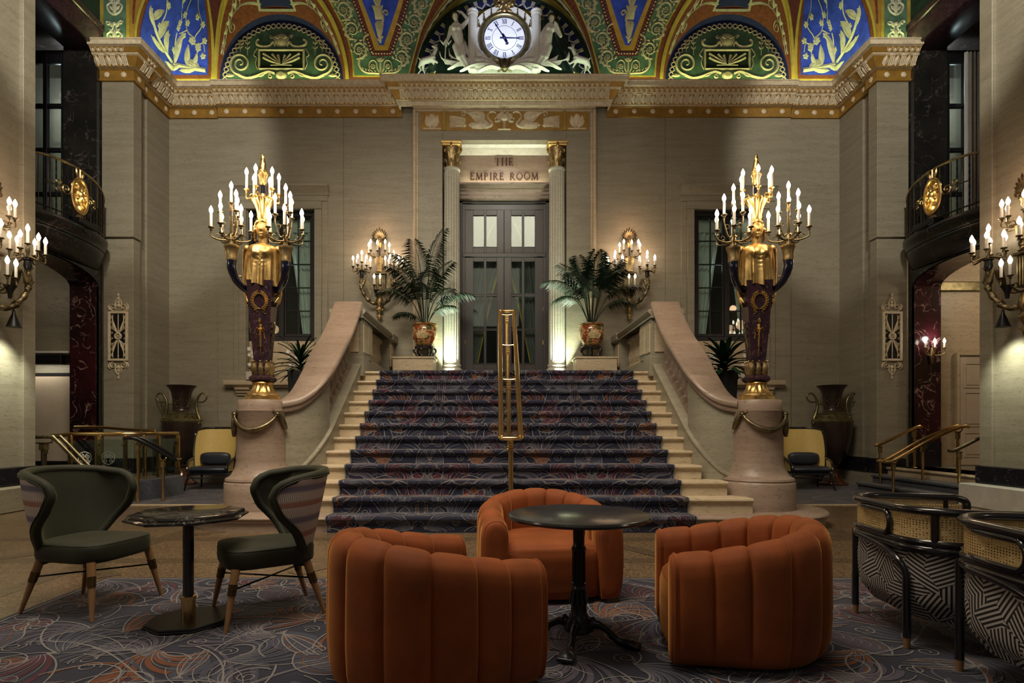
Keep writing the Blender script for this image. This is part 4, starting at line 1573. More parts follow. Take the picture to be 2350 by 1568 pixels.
def build_doors():
    Y = 13.6
    d = thing('door_1', 'tall charcoal double door with glass panes under the lettering', None, kind='structure')
    mb = MB()
    for s in (-1, 1):
        mb.box(s * .96, s * 1.06, Y - .06, Y + .12, 2.2, 6.48, .01)
        mb.box(s * .90, s * .97, Y - .02, Y + .12, 2.2, 6.42, .01)
    mb.box(-1.06, 1.06, Y - .06, Y + .12, 6.40, 6.52, .01)
    mb.box(-.96, .96, Y - .01, Y + .08, 6.26, 6.42, .01)
    mb.box(-.96, .96, Y - .03, Y + .08, 5.17, 5.27, .012)
    mb.obj('door_frame', 'door', d)
    cols = [(.165, .415), (.462, .716)]
    for s in (-1, 1):
        for (z0, z1, rows, nm) in ((5.26, 6.28, [(5.41, 6.146)], 'transom'), (2.215, 5.18, [(2.72, 3.476), (3.517, 4.27), (4.33, 5.078)], 'door_leaf')):
            mb = MB()
            xs = cols if s > 0 else [(-b, -a) for a, b in cols[::-1]]
            x0, x1 = (.004, .905) if s > 0 else (-.905, -.004)
            bars(mb, x0, x1, z0, z1, xs, rows, Y, Y + .06)
            for (a, c) in xs:
                for (p, q) in rows:
                    for e in ((a - .012, a + .004, p - .012, q + .012), (c - .004, c + .012, p - .012, q + .012), (a, c, p - .012, p + .004), (a, c, q - .004, q + .012)):
                        mb.box(e[0], e[1], Y - .012, Y + .01, e[2], e[3], .003)
            leaf = mb.obj(nm, 'door', d)
            for (a, c) in xs:
                for (p, q) in rows:
                    g = MB(); g.box(a, c, Y + .026, Y + .032, p, q)
                    g.obj('pane', 'glass', leaf)
            if nm == 'door_leaf':
                for z in (2.45, 3.2, 3.98, 4.75):
                    h = MB(); h.tube([(s * .902, Y - .012, z - .05), (s * .902, Y - .012, z + .05)], .009, 8)
                    h.obj('hinge', 'brass', leaf)
                h = MB(); h.box(s * .05 - .012, s * .05 + .012, Y - .012, Y, 3.15, 3.45, .005)
                h.tube([(s * .05, Y - .012, 3.2), (s * .05, Y - .06, 3.22), (s * .05, Y - .06, 3.38), (s * .05, Y - .012, 3.4)], .009, 8)
                h.obj('handle', 'blackmetal', leaf)
    # room beyond the glass
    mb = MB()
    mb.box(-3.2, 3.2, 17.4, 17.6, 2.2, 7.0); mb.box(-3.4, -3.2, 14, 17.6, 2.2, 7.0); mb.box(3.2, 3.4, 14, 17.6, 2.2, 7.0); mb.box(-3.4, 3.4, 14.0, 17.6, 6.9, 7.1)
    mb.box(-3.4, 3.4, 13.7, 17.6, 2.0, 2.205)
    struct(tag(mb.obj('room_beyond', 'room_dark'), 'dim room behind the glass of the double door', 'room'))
    lamp('behind_glass_fill', 'POINT', (0, 15.2, 5.9), 1.3, (1, .85, .62), .3)  # unseen lamp added to light the door curtains
    for s in (-1, 1):
        w_ = 'left' if s < 0 else 'right'
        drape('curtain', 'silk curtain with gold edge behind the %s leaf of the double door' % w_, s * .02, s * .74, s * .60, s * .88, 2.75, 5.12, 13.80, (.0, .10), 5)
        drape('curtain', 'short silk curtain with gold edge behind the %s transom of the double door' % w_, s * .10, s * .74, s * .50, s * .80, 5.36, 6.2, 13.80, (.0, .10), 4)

    # the two casement windows
    for i, s in ((1, -1), (2, 1)):
        nm = 'left' if s < 0 else 'right'
        cx = s * 4.99
        wn = thing('window_%d' % i, 'black %s casement window with ten panes to a leaf and white curtains' % nm, None, kind='structure')
        Yw = 13.27
        mb = MB()
        bars(mb, cx - .755, cx + .755, 3.18, 6.10, [(cx - .66, cx - .035), (cx + .035, cx + .66)], [(3.28, 5.98)], Yw - .05, Yw + .08)
        mb.obj('window_frame', 'blackmetal', wn)
        for q in (-1, 1):
            a, b = (cx - .66, cx - .035) if q < 0 else (cx + .035, cx + .66)
            m_ = (a + b) / 2
            xs = [(a + .045, m_ - .012), (m_ + .012, b - .045)]
            zs = [(3.335 + .526 * k + .012, 3.335 + .526 * (k + 1) - .012) for k in range(5)]
            mb = MB(); bars(mb, a + .003, b - .003, 3.285, 5.975, xs, zs, Yw - .02, Yw + .03, .004)
            cs = mb.obj('casement', 'blackmetal', wn)
            for (p, r_) in xs:
                for (z0, z1) in zs:
                    g = MB(); g.box(p, r_, Yw + .002, Yw + .007, z0, z1)
                    g.obj('pane', 'glass', cs)
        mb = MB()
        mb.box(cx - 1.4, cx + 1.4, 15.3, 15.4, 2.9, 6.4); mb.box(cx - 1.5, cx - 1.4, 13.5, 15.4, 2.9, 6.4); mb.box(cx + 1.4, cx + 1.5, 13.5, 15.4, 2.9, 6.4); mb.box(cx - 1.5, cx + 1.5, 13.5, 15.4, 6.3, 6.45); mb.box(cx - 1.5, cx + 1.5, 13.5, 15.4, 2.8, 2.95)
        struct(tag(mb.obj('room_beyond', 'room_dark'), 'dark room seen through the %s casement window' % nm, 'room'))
        lamp('behind_glass_fill', 'POINT', (cx, 13.36, 4.9), 7.0, (.9, 1, .97), .3)  # unseen lamp added between glass and curtains to whiten them
        for q in (-1, 1):
            side = 'left' if q < 0 else 'right'
            drape('curtain', 'white curtain tied back behind the %s side of the %s casement window' % (side, nm), cx + q * .04, cx + q * .70, cx + q * .40, cx + q * .70, 3.25, 5.72, 13.44, None, 5)
        mb = MB(); mb.box(cx - .72, cx + .72, 13.40, 13.42, 5.68, 5.96)
        tag(mb.obj('valance', 'curtain'), 'pale pelmet across the head of the %s casement window' % nm, 'valance')
        # stone surround, hood and sill
        tr = thing('trim_window', 'stone surround with hood and bracketed sill of the %s window' % nm, None, kind='structure')
        mb = MB()
        for q in (-1, 1):
            mb.box(cx + q * .76, cx + q * .92, 13.08, 13.2, 2.28, 6.10, .012)
            mb.box(cx + q * .92, cx + q * 1.05, 13.11, 13.2, 2.28, 6.28, .012)
        mb.box(cx - .92, cx + .92, 13.08, 13.2, 6.10, 6.28, .012); mb.box(cx - 1.05, cx + 1.05, 13.11, 13.2, 6.28, 6.42, .012)
        mb.obj('architrave', 'trav', tr)
        mb = MB(); mb.sweep([(cx + 1.08, 13.15), (cx - 1.08, 13.15)], [(0, 6.42), (.04, 6.42), (.05, 6.46), (.10, 6.50), (.13, 6.56), (.17, 6.58), (.17, 6.63), (0, 6.64)])
        mb.obj('hood', 'trav', tr)
        mb = MB(); mb.sweep([(cx + 1.20, 13.16), (cx - 1.20, 13.16)], [(0, 2.12), (.10, 2.12), (.14, 2.17), (.20, 2.18), (.22, 2.24), (.22, 2.28), (0, 2.28)])
        mb.obj('sill', 'trav_light', tr)
        for q in (-1, 1):
            mb = MB(); mb.sweep([(cx + q * .82 + .16, 13.16), (cx + q * .82 - .16, 13.16)], [(0, 1.95), (.05, 1.95), (.06, 1.99), (.10, 2.01), (.11, 2.06), (.16, 2.08), (.17, 2.12), (0, 2.12)])
            mb.obj('bracket', 'trav_light', tr)
        # orchids in low boxes on the sill
        for q in (-1, 1):
            px = cx + q * .45
            o = thing('orchid_planter', 'low pale box of white orchids on the %s sill, %s end' % (nm, 'left' if q < 0 else 'right'), 'planter', (px, 13.0, 2.28))
            mb = MB(); mb.box(-.24, .24, -.09, .09, 0, .19, .01)
            mb.obj('box', 'white_wood', o)
            rd = random.Random(5 + i * 7 + q)
            for k in range(5):
                x = -.18 + .09 * k
                tip = Vector((x + rd.uniform(-.12, .12), rd.uniform(-.05, .03), rd.uniform(.45, .72)))
                pts = smooth_pts([(x, 0, .17), (x, 0, .35), tuple(Vector((x, 0, .45)).lerp(tip, .6) + Vector((0, 0, .05))), tip], 3)
                mb = MB(); mb.tube(pts, .004, 5)
                st = mb.obj('stem', 'stem', o)
                for j in range(4):
                    c = pts[-1 - j * 2]
                    fm = MB()
                    for a in range(5):
                        an = 2 * pi * a / 5 + j
                        fm.grid(3, 3, lambda u, v: (c[0] + .045 * v * cos(an) - (u - .5) * .04 * sin(an) * sin(pi * v * .9), c[1] - .02 - .01 * v, c[2] + .045 * v * sin(an) + (u - .5) * .04 * cos(an) * sin(pi * v * .9)))
                    fm.obj('blossom', 'petal', st)
            for k in range(8):
                a = rd.uniform(0, 6.28)
                L = rd.uniform(.15, .28)
                x = rd.uniform(-.18, .18)
                mb = MB(); mb.grid(3, 5, lambda u, v: (x + L * v * cos(a) - (u - .5) * .05 * sin(a) * sin(pi * (v * .9 + .08)), L * .4 * v * sin(a) + (u - .5) * .05 * cos(a), .18 + .10 * sin(v * 2.2)))
                mb.obj('leaf', 'leaf2', o)


# ------------------------------------------------------------------ clock group
def build_clock():
    Y, zc = 12.95, 9.79
    lun = thing('wall_lunette', 'central half-round field behind the clock', None, kind='structure')
    mb = MB(); mb.grid(50, 2, lambda u, v: (2.02 * v * cos(pi * u), 13.2, ZC + 2.02 * v * sin(pi * u)))
    mb.obj('lunette_ground', 'paint_dkgreen', lun)
    mb = MB(); mb.grid(50, 3, lambda u, v: ((1.70 + .2 * v) * cos(pi * u), 13.19 - .03 * sin(pi * v), ZC + (1.70 + .2 * v) * sin(pi * u)))
    mb.obj('navy_arch', 'paint_navy', lun)
    mp = lambda u, v, h: (u, 13.17 - h, ZC + v)
    mb = MB()
    for k in range(26):
        a = pi * (.03 + .94 * k / 25)
        c, s_ = cos(a), sin(a)
        pts = [(1.90 * c - .09 * s_, 1.90 * s_ + .09 * c), (1.78 * c - .085 * s_, 1.78 * s_ + .085 * c), (1.71 * c, 1.71 * s_), (1.78 * c + .085 * s_, 1.78 * s_ - .085 * c), (1.90 * c + .09 * s_, 1.90 * s_ - .09 * c)]
        ribbons(mb, [(pts, .042)], mp, .02)
    mb.obj('egg_arch', 'relief_cream', lun)
    mb = MB(); mb.grid(50, 3, lambda u, v: ((1.55 + .14 * v) * cos(pi * u), 13.19, ZC + (1.55 + .14 * v) * sin(pi * u)))
    mb.obj('gold_arch', 'olivegold', lun)
    mb = MB()
    for q in (-1, 1):
        for k in range(9):
            fills(mb, [circ(q * (1.28 + k * .08), .06, .034, 6, .03)], mp, .02)
    mb.box(-2.0, 2.0, 13.0, 13.2, ZC - .08, ZC + .015)
    mb.obj('beaded_step', 'relief_cream', lun)

    c = thing('wall_clock', 'large round clock with roman numerals between white fluted shafts', 'clock', (0, Y, zc))
    mb = MB()
    pl = [(.72 * cos(pi * k / 20), .10 + .66 * sin(pi * k / 20)) for k in range(21)]
    mb.prism([(.72, -.78)] + pl + [(-.72, -.78)], 0, .16, Rx(pi / 2) @ T(0, 0, -.18))
    mb.obj('case', 'stone_ivory', c)
    for s in (-1, 1):
        mb = MB()
        mb.lathe([(.10, -.72), (.10, .46), (.095, .5), (.115, .51), (.115, .54), (.10, .55), (.125, .58), (.12, .60), (.05, .62), (.03, .68), (0, .69)], 64, (s * .70, -.02, 0), rf=lambda a, z: 1 - (.10 * max(0, sin(7 * a)) if z < .47 else 0) if True else 1)
        mb.obj('fluted_shaft', 'stone_ivory', c)
        # ribbons crossing the shaft
        mb = MB(); mb.tube([(s * .80, -.03, .40), (s * .70, -.06, .30), (s * .60, -.05, .18)], .03, 6, flat=.4)
        mb.obj('ribbon', 'stone_ivory', c)
    # arched fringe of little tassels
    for k in range(8):
        a = pi * (.17 + .66 * k / 7)
        if k in (3, 4): continue
        mb = MB(); mb.tube([(.66 * cos(a), -.05, .02 + .60 * sin(a) + .05), (.65 * cos(a), -.06, .02 + .58 * sin(a)), (.64 * cos(a), -.06, .57 * sin(a) - .05)], [.006, .012, .028], 6)
        mb.ball((.66 * cos(a), -.05, .02 + .60 * sin(a) + .06), .016, 6, 4)
        mb.obj('tassel', 'gold_dark', c)
    rm = Rx(pi / 2)
    mb = MB(); mb.lathe([(.455, .02), (.47, .07), (.50, .09), (.54, .085), (.565, .06), (.57, 0)], 72, Mx=rm, rf=lambda a, z: 1 + (.012 * sin(36 * a) if z > .065 else 0))
    mb.obj('bezel', 'vase_trim', c)
    mb = MB(); mb.lathe([(.0, .035), (.455, .03)], 64, Mx=rm)
    dial = mb.obj('dial', 'clock_face', c)
    mb = MB(); mb.tube([(.27 * cos(2 * pi * k / 48), -.037, .27 * sin(2 * pi * k / 48)) for k in range(48)], .004, 5, closed=True)
    mb.tube([(.448 * cos(2 * pi * k / 60), -.037, .448 * sin(2 * pi * k / 60)) for k in range(60)], .006, 5, closed=True)
    mb.obj('ring', 'clock_ink', dial)
    for k, txt in enumerate(('XII', 'I', 'II', 'III', 'IV', 'V', 'VI', 'VII', 'VIII', 'IX', 'X', 'XI')):
        th = 2 * pi * k / 12
        mb = MB()
        # strokes of the numeral laid out in a local frame
        adv = {'I': .028, 'V': .05, 'X': .055}
        wd = sum(adv[ch] for ch in txt)
        x = -wd / 2
        for ch in txt:
            w_ = adv[ch]
            if ch == 'I':
                st = [((x + w_ / 2, -.05), (x + w_ / 2, .05), .015)]
            elif ch == 'V':
                st = [((x + .006, .05), (x + w_ / 2, -.05), .015), ((x + w_ - .006, .05), (x + w_ / 2, -.05), .007)]
            else:
                st = [((x + .006, .05), (x + w_ - .006, -.05), .015), ((x + w_ - .006, .05), (x + .006, -.05), .007)]
            for a, b, wi in st:
                ribbons(mb, [([a, b], wi)], lambda u, v, h: (u, -.036 - h, v), .004, .001)
            for zz in (-.05, .05):
                ribbons(mb, [([(x + .002, zz), (x + w_ - .002, zz)], .007)], lambda u, v, h: (u, -.036 - h, v), .004, .001)
            x += w_
        Mx = Ry(th) @ T(0, 0, .365)
        m2 = MB(); m2.merge(mb, Mx)
        m2.obj('numeral', 'clock_ink', dial)
    for th, L, w_, nm in ((radians(-34), .40, .020, 'clock_hand'), (radians(91), .36, .020, 'clock_hand'), (radians(155), .17, .045, 'clock_hand')):
        mb = MB()
        mb.prism([(-.02, -.10), (.02, -.10), (w_ * .8, 0), (w_ * .5, L * .7), (w_, L * .8), (0, L), (-w_, L * .8), (-w_ * .5, L * .7), (-w_ * .8, 0)], .042, .050, Ry(th) @ Rx(pi / 2))
        mb.obj(nm, 'clock_ink', c)
    mb = MB(); mb.lathe([(.0, .06), (.03, .05), (.03, .035)], 14, Mx=rm)
    mb.obj('boss', 'clock_ink', c)
    # crown cluster above
    mb = MB()
    rd = random.Random(3)
    for k in range(26):
        a = rd.uniform(0, pi)
        mb.ball((.20 * cos(a) * rd.uniform(.2, 1), -.04 - rd.uniform(0, .07), .68 + .2 * sin(a) * rd.uniform(.2, 1)), rd.uniform(.03, .055), 8, 5)
    cap(mb, (0, -.02, .60), (0, -.04, .86), .08, .10)
    for q in (-1, 1):
        cap(mb, (q * .02, -.03, .64), (q * .16, -.04, .57), .05, .02)
    blob('flower_crown', mb, 'gold_dark', c, .018, 2)

    # horned mask and feather sprays at the foot
    m = thing('mask_ornament', 'horned mask with spreading white feathers beneath the clock', 'ornament', (0, 12.92, ZC))
    mb = MB()
    cap(mb, (0, -.04, .28), (0, -.10, .12), .14, .10)
    cap(mb, (0, -.12, .20), (0, -.17, .12), .045, .055)
    for q in (-1, 1):
        cap(mb, (q * .10, -.06, .36), (q * .20, -.05, .44), .045, .02)
        mb.ball((q * .065, -.155, .245), .028, 8, 5)
        cap(mb, (q * .10, -.08, .16), (q * .17, -.06, .06), .06, .03)
        cap(mb, (q * .16, -.05, .30), (q * .22, -.05, .24), .04, .03)
    cap(mb, (-.05, -.16, .07), (.05, -.16, .07), .03, .03)
    m3 = MB(); m3.merge(mb, S(.8, 1, .8))
    blob('mask', m3, 'bronze', m, .012, 2)
    def feather(pts, W, nm='feather'):
        P = smooth_pts(pts, 6)
        n = len(P)
        mb = MB()
        mb.grid(9, n, lambda u, v: feather_pt(P, u, v, W))
        mb.tube([P[i] + Vector((0, -.03, 0)) for i in range(n)], [.014 * (1 - i / n) + .003 for i in range(n)], 5)
        mb.obj(nm, 'stone_ivory', m)
    def feather_pt(P, u, v, W):
        n = len(P)
        i = min(n - 1, round(v * (n - 1)))
        a, b = P[max(i - 1, 0)], P[min(i + 1, n - 1)]
        t = (b - a).normalized()
        nr = Vector((-t.z, 0, t.x))
        w_ = W * (sin(pi * min(1, .10 + .9 * v)) ** .6) * (1 + .12 * (i % 3 - 1))
        q = u - .5
        return tuple(P[i] + nr * (q * w_) - t * (abs(q) * w_ * .6) + Vector((0, -.03 + .05 * abs(q) * 2 - .008 * ((i % 2)), 0)))
    for q in (-1, 1):
        feather([(q * .12, -.06, .14), (q * .45, -.05, .30), (q * .90, -.04, .28), (q * 1.25, -.03, .10)], .17)
        feather([(q * .12, -.08, .12), (q * .40, -.08, .20), (q * .72, -.08, .16), (q * .98, -.06, .04)], .15)
        feather([(q * .10, -.10, .09), (q * .28, -.11, .13), (q * .46, -.11, .08), (q * .58, -.10, .0)], .12)
        feather([(q * .70, -.03, .25), (q * 1.05, -.02, .26), (q * 1.35, 0, .34), (q * 1.42, 0, .50)], .13)
        feather([(q * .65, -.02, .28), (q * .98, -.01, .30), (q * 1.18, 0, .42), (q * 1.22, .02, .58)], .11)
        feather([(q * .20, .0, .25), (q * .50, -.02, .42), (q * .66, -.02, .66), (q * .62, 0, .95)], .17)
        feather([(q * .18, .02, .22), (q * .56, .0, .34), (q * .82, .0, .55), (q * .88, .02, .78)], .15)

    # two pale figures against dark drapery
    def figure(label, pts, rad, drape_pts, arms, head, hair):
        f = thing('relief_statue', label, 'statue', (0, 12.93, ZC))
        mb = MB()
        for a, b, ra, rb in pts:
            cap(mb, a, b, ra, rb)
        for a, b, ra, rb in arms:
            cap(mb, a, b, ra, rb)
        hx, hy, hz = head
        mb.ball((hx, hy, hz), (.062, .07, .085), 14, 10)
        mb.ball((hx, hy - .03, hz - .04), (.045, .045, .05), 10, 8)
        mb.ball((hx, hy - .075, hz - .012), (.013, .02, .022), 8, 6)
        mb.ball((hx, hy - .068, hz - .05), (.022, .012, .010), 8, 6)
        mb.ball((hx, hy - .06, hz + .022), (.05, .016, .012), 8, 6)
        for q in (-1, 1):
            mb.ball((hx + q * .026, hy - .062, hz + .004), (.013, .010, .009), 8, 6)
        blob('body', mb, 'stone_ivory', f, .012, 3)
        mb = MB()
        mb.ball((hx, hy + .02, hz + .03), (.078, .075, .085), 12, 8)
        for k in range(9):
            a = 2 * pi * k / 9
            mb.ball((hx + .075 * cos(a), hy + .0, hz + .03 + .08 * sin(a)), .028, 8, 5)
        blob('hair', mb, hair, f, .014, 2)
        mb = MB()
        mb.grid(30, 16, lambda u, v: drape_fn(drape_pts, u, v))
        mb.obj('drapery', 'drape_green', f, 60)
        return f
    def drape_fn(dp, u, v):
        # dp: left edge pts and right edge pts from foot to top
        Lp, Rp = dp
        a = Vector(lerp3(Lp, v)); b = Vector(lerp3(Rp, v))
        p = a.lerp(b, u)
        p.y += .05 * sin(u * 15 + v * 5) * .6 - .16 * sin(pi * u) * (.6 + .4 * sin(pi * v))
        return tuple(p)
    f1 = figure('pale standing figure with one arm raised over the head, left of the clock',
           [((-1.0, 0, .62), (-1.03, -.02, .85), .115, .13), ((-1.03, -.02, .85), (-1.06, 0, 1.04), .12, .125), ((-1.05, -.01, 1.03), (-1.06, -.02, 1.17), .06, .05),
            ((-1.06, -.02, .60), (-.99, -.06, .36), .095, .07), ((-.99, -.06, .36), (-.83, -.03, .15), .062, .04), ((-.83, -.03, .15), (-.74, -.08, .10), .035, .025),
            ((-.94, -.02, .60), (-.91, -.06, .38), .095, .07), ((-.91, -.06, .38), (-.78, -.06, .18), .062, .04),
            ((-1.10, -.10, .97), (-1.10, -.11, .96), .055, .055), ((-1.0, -.11, .96), (-1.0, -.11, .95), .055, .055)],
           None, ([(-1.75, .1, .12), (-1.6, .1, .5), (-1.35, .1, .9), (-1.28, .1, 1.36)], [(-.72, .1, .10), (-.70, .1, .5), (-.82, .1, .9), (-.86, .1, 1.36)]),
           [((-.94, 0, 1.06), (-.80, -.02, 1.20), .055, .045), ((-.80, -.02, 1.20), (-.94, -.02, 1.37), .042, .03), ((-.94, -.02, 1.37), (-1.03, -.02, 1.39), .03, .025),
            ((-1.17, 0, 1.04), (-1.22, -.03, .84), .052, .042), ((-1.22, -.03, .84), (-1.28, -.06, .66), .04, .03), ((-1.28, -.06, .66), (-1.28, -.07, .60), .032, .028)],
           (-1.08, -.04, 1.26), 'bronze')
    mb = MB(); mb.tube([(-1.30, -.10, .22), (-1.28, -.10, .72)], .012, 6); mb.tube([(-1.40, -.10, .70), (-1.33, -.10, .62), (-1.28, -.10, .72), (-1.22, -.10, .62), (-1.16, -.10, .70)], [.01, .03, .02, .03, .01], 6)
    mb.obj('staff', 'stone_ivory', f1)
    figure('pale standing figure with hands drawn to the chin, right of the clock',
           [((.90, 0, .60), (.95, -.02, .84), .115, .125), ((.95, -.02, .84), (1.0, 0, 1.02), .12, .125), ((1.0, -.01, 1.02), (1.02, -.02, 1.13), .055, .048),
            ((.96, -.02, .60), (.90, -.06, .36), .095, .07), ((.90, -.06, .36), (.72, -.03, .16), .062, .04), ((.72, -.03, .16), (.62, -.08, .11), .035, .025),
            ((.84, -.02, .58), (.80, -.06, .36), .09, .066), ((.80, -.06, .36), (.66, -.06, .18), .06, .04),
            ((.95, -.11, .96), (.95, -.11, .95), .052, .052), ((1.05, -.10, .96), (1.05, -.10, .95), .052, .052)],
           None, ([(.60, .1, .10), (.68, .1, .5), (.72, .1, .9), (.80, .1, 1.28)], [(1.70, .1, .12), (1.55, .1, .5), (1.35, .1, .9), (1.22, .1, 1.30)]),
           [((1.12, 0, 1.02), (1.23, -.04, .84), .052, .042), ((1.23, -.04, .84), (1.14, -.09, 1.06), .04, .028), ((1.14, -.09, 1.06), (1.10, -.10, 1.10), .03, .026),
            ((.90, 0, 1.02), (.80, -.04, .84), .05, .042), ((.80, -.04, .84), (.78, -.04, .62), .04, .03)],
           (1.03, -.04, 1.215), 'bronze')
    # leaping deer at the two ends
    for q in (-1, 1):
        d = thing('relief_deer', 'pale leaping deer at the %s end of the clock lunette' % ('left' if q < 0 else 'right'), 'statue', (0, 12.98, ZC))
        mb = MB()
        X = lambda a: q * a
        cap(mb, (X(1.58), 0, .40), (X(1.80), 0, .34), .075, .07)
        cap(mb, (X(1.60), 0, .42), (X(1.50), -.01, .60), .055, .035)
        cap(mb, (X(1.50), -.01, .62), (X(1.59), -.02, .66), .036, .02) if q < 0 else cap(mb, (X(1.50), -.01, .62), (X(1.41), -.02, .63), .036, .018)
        for dx in (0, .03):
            cap(mb, (X(1.50 + dx), 0, .66), (X(1.47 + dx), .01, .74), .014, .006)
        cap(mb, (X(1.56), -.03, .35), (X(1.44), -.04, .26), .035, .02); cap(mb, (X(1.44), -.04, .26), (X(1.36), -.04, .32), .018, .012)
        cap(mb, (X(1.58), .03, .34), (X(1.50), .03, .20), .032, .018); cap(mb, (X(1.50), .03, .20), (X(1.55), .03, .10), .016, .012)
        cap(mb, (X(1.82), -.03, .32), (X(1.88), -.03, .20), .05, .024); cap(mb, (X(1.88), -.03, .20), (X(1.84), -.03, .13), .02, .014); cap(mb, (X(1.84), -.03, .13), (X(1.90), -.03, .05), .014, .012)
        cap(mb, (X(1.80), .03, .32), (X(1.80), .03, .19), .045, .022); cap(mb, (X(1.80), .03, .19), (X(1.76), .03, .08), .016, .012)
        cap(mb, (X(1.86), 0, .38), (X(1.90), 0, .42), .02, .01)
        blob('body', mb, 'stone_ivory', d, .010, 3)


def lerp3(tab, v):
    n = len(tab) - 1
    f = v * n
    i = min(int(f), n - 1)
    t = f - i
    a, b = tab[i], tab[i + 1]
    return [a[k] + (b[k] - a[k]) * t for k in range(3)]


# ------------------------------------------------------------------ candle lamps
CANDLE = {}


def candle_meshes():
    mb = MB(); mb.lathe([(.017, 0), (.017, .148), (.012, .152)], 10)
    CANDLE['c'] = mb.mesh('candle', 'candle', 50)
    mb = MB(); mb.lathe([(.008, -.004), (.016, .008), (.024, .028), (.026, .044), (.020, .066), (.010, .086), (.003, .100), (0, .104)], 10)
    CANDLE['b'] = mb.mesh('bulb', 'bulb', 60)


def put_candle(parent, p, h=1.0):
    c = link('candle', CANDLE['c'], parent, loc=p)
    c.scale = (1, 1, h)
    b = link('bulb', CANDLE['b'], c, loc=(0, 0, .152))
    b.scale = (1, 1, 1 / h)


def cup(mb, p, k=1.0):
    mb.lathe([(.010, -.045), (.018, -.030), (.012, -.018), (.03 * k, -.008), (.038 * k, .0), (.036 * k, .006), (.02, .004), (.0, .004)], 12, p)


def arm(mb, a, b, lift=.05, r=.011, scroll=True):
    """curled branch from a out to under the cup b"""
    a, b = Vector(a), Vector(b)
    m = a.lerp(b, .5)
    pts = smooth_pts([a, Vector((m.x * .9 + a.x * .1, m.y * .9 + a.y * .1, min(a.z, b.z) - .02)), Vector((b.x * .96 + m.x * .04, b.y * .96 + m.y * .04, b.z - .10 - lift * .3)), Vector((b.x, b.y, b.z - .04))], 4)
    mb.tube(pts, [r * (1.25 - .5 * i / len(pts)) for i in range(len(pts))], 6)
    if scroll:
        d = (b - a); d.z = 0
        if d.length > 1e-4:
            d.normalize()
            c = a.lerp(b, .62) + Vector((0, 0, -.05))
            mb.tube([c + d * (.028 * cos(t)) + Vector((0, 0, .028 * sin(t))) for t in [k * .7 for k in range(8)]], .006, 5)


def cluster(root, c, tiers, mat, name='branch', light=None):
    """tiers: (n, radius, z, phase, candle height)"""
    for (n, r, z, ph, h) in tiers:
        for k in range(n):
            a = ph + 2 * pi * k / n
            p = (c[0] + r * cos(a), c[1] + r * sin(a), c[2] + z)
            mb = MB()
            if r > .01:
                arm(mb, (c[0] + .02 * cos(a), c[1] + .02 * sin(a), c[2] + max(0, z * .35)), p)
            else:
                mb.tube([(c[0], c[1], c[2]), (c[0], c[1], p[2] - .12), (c[0], c[1], p[2] - .10), (c[0], c[1], p[2] - .04)], [.022, .016, .026, .02], 10)
            cup(mb, p)
            mb.obj(name, mat, root)
            put_candle(root, p, h)
    if light:
        o = lamp('candelabra_light', 'POINT', (c[0], c[1], c[2] + light[1]), light[0], WARM if len(light) < 3 else light[2], .14)
        o.parent = root


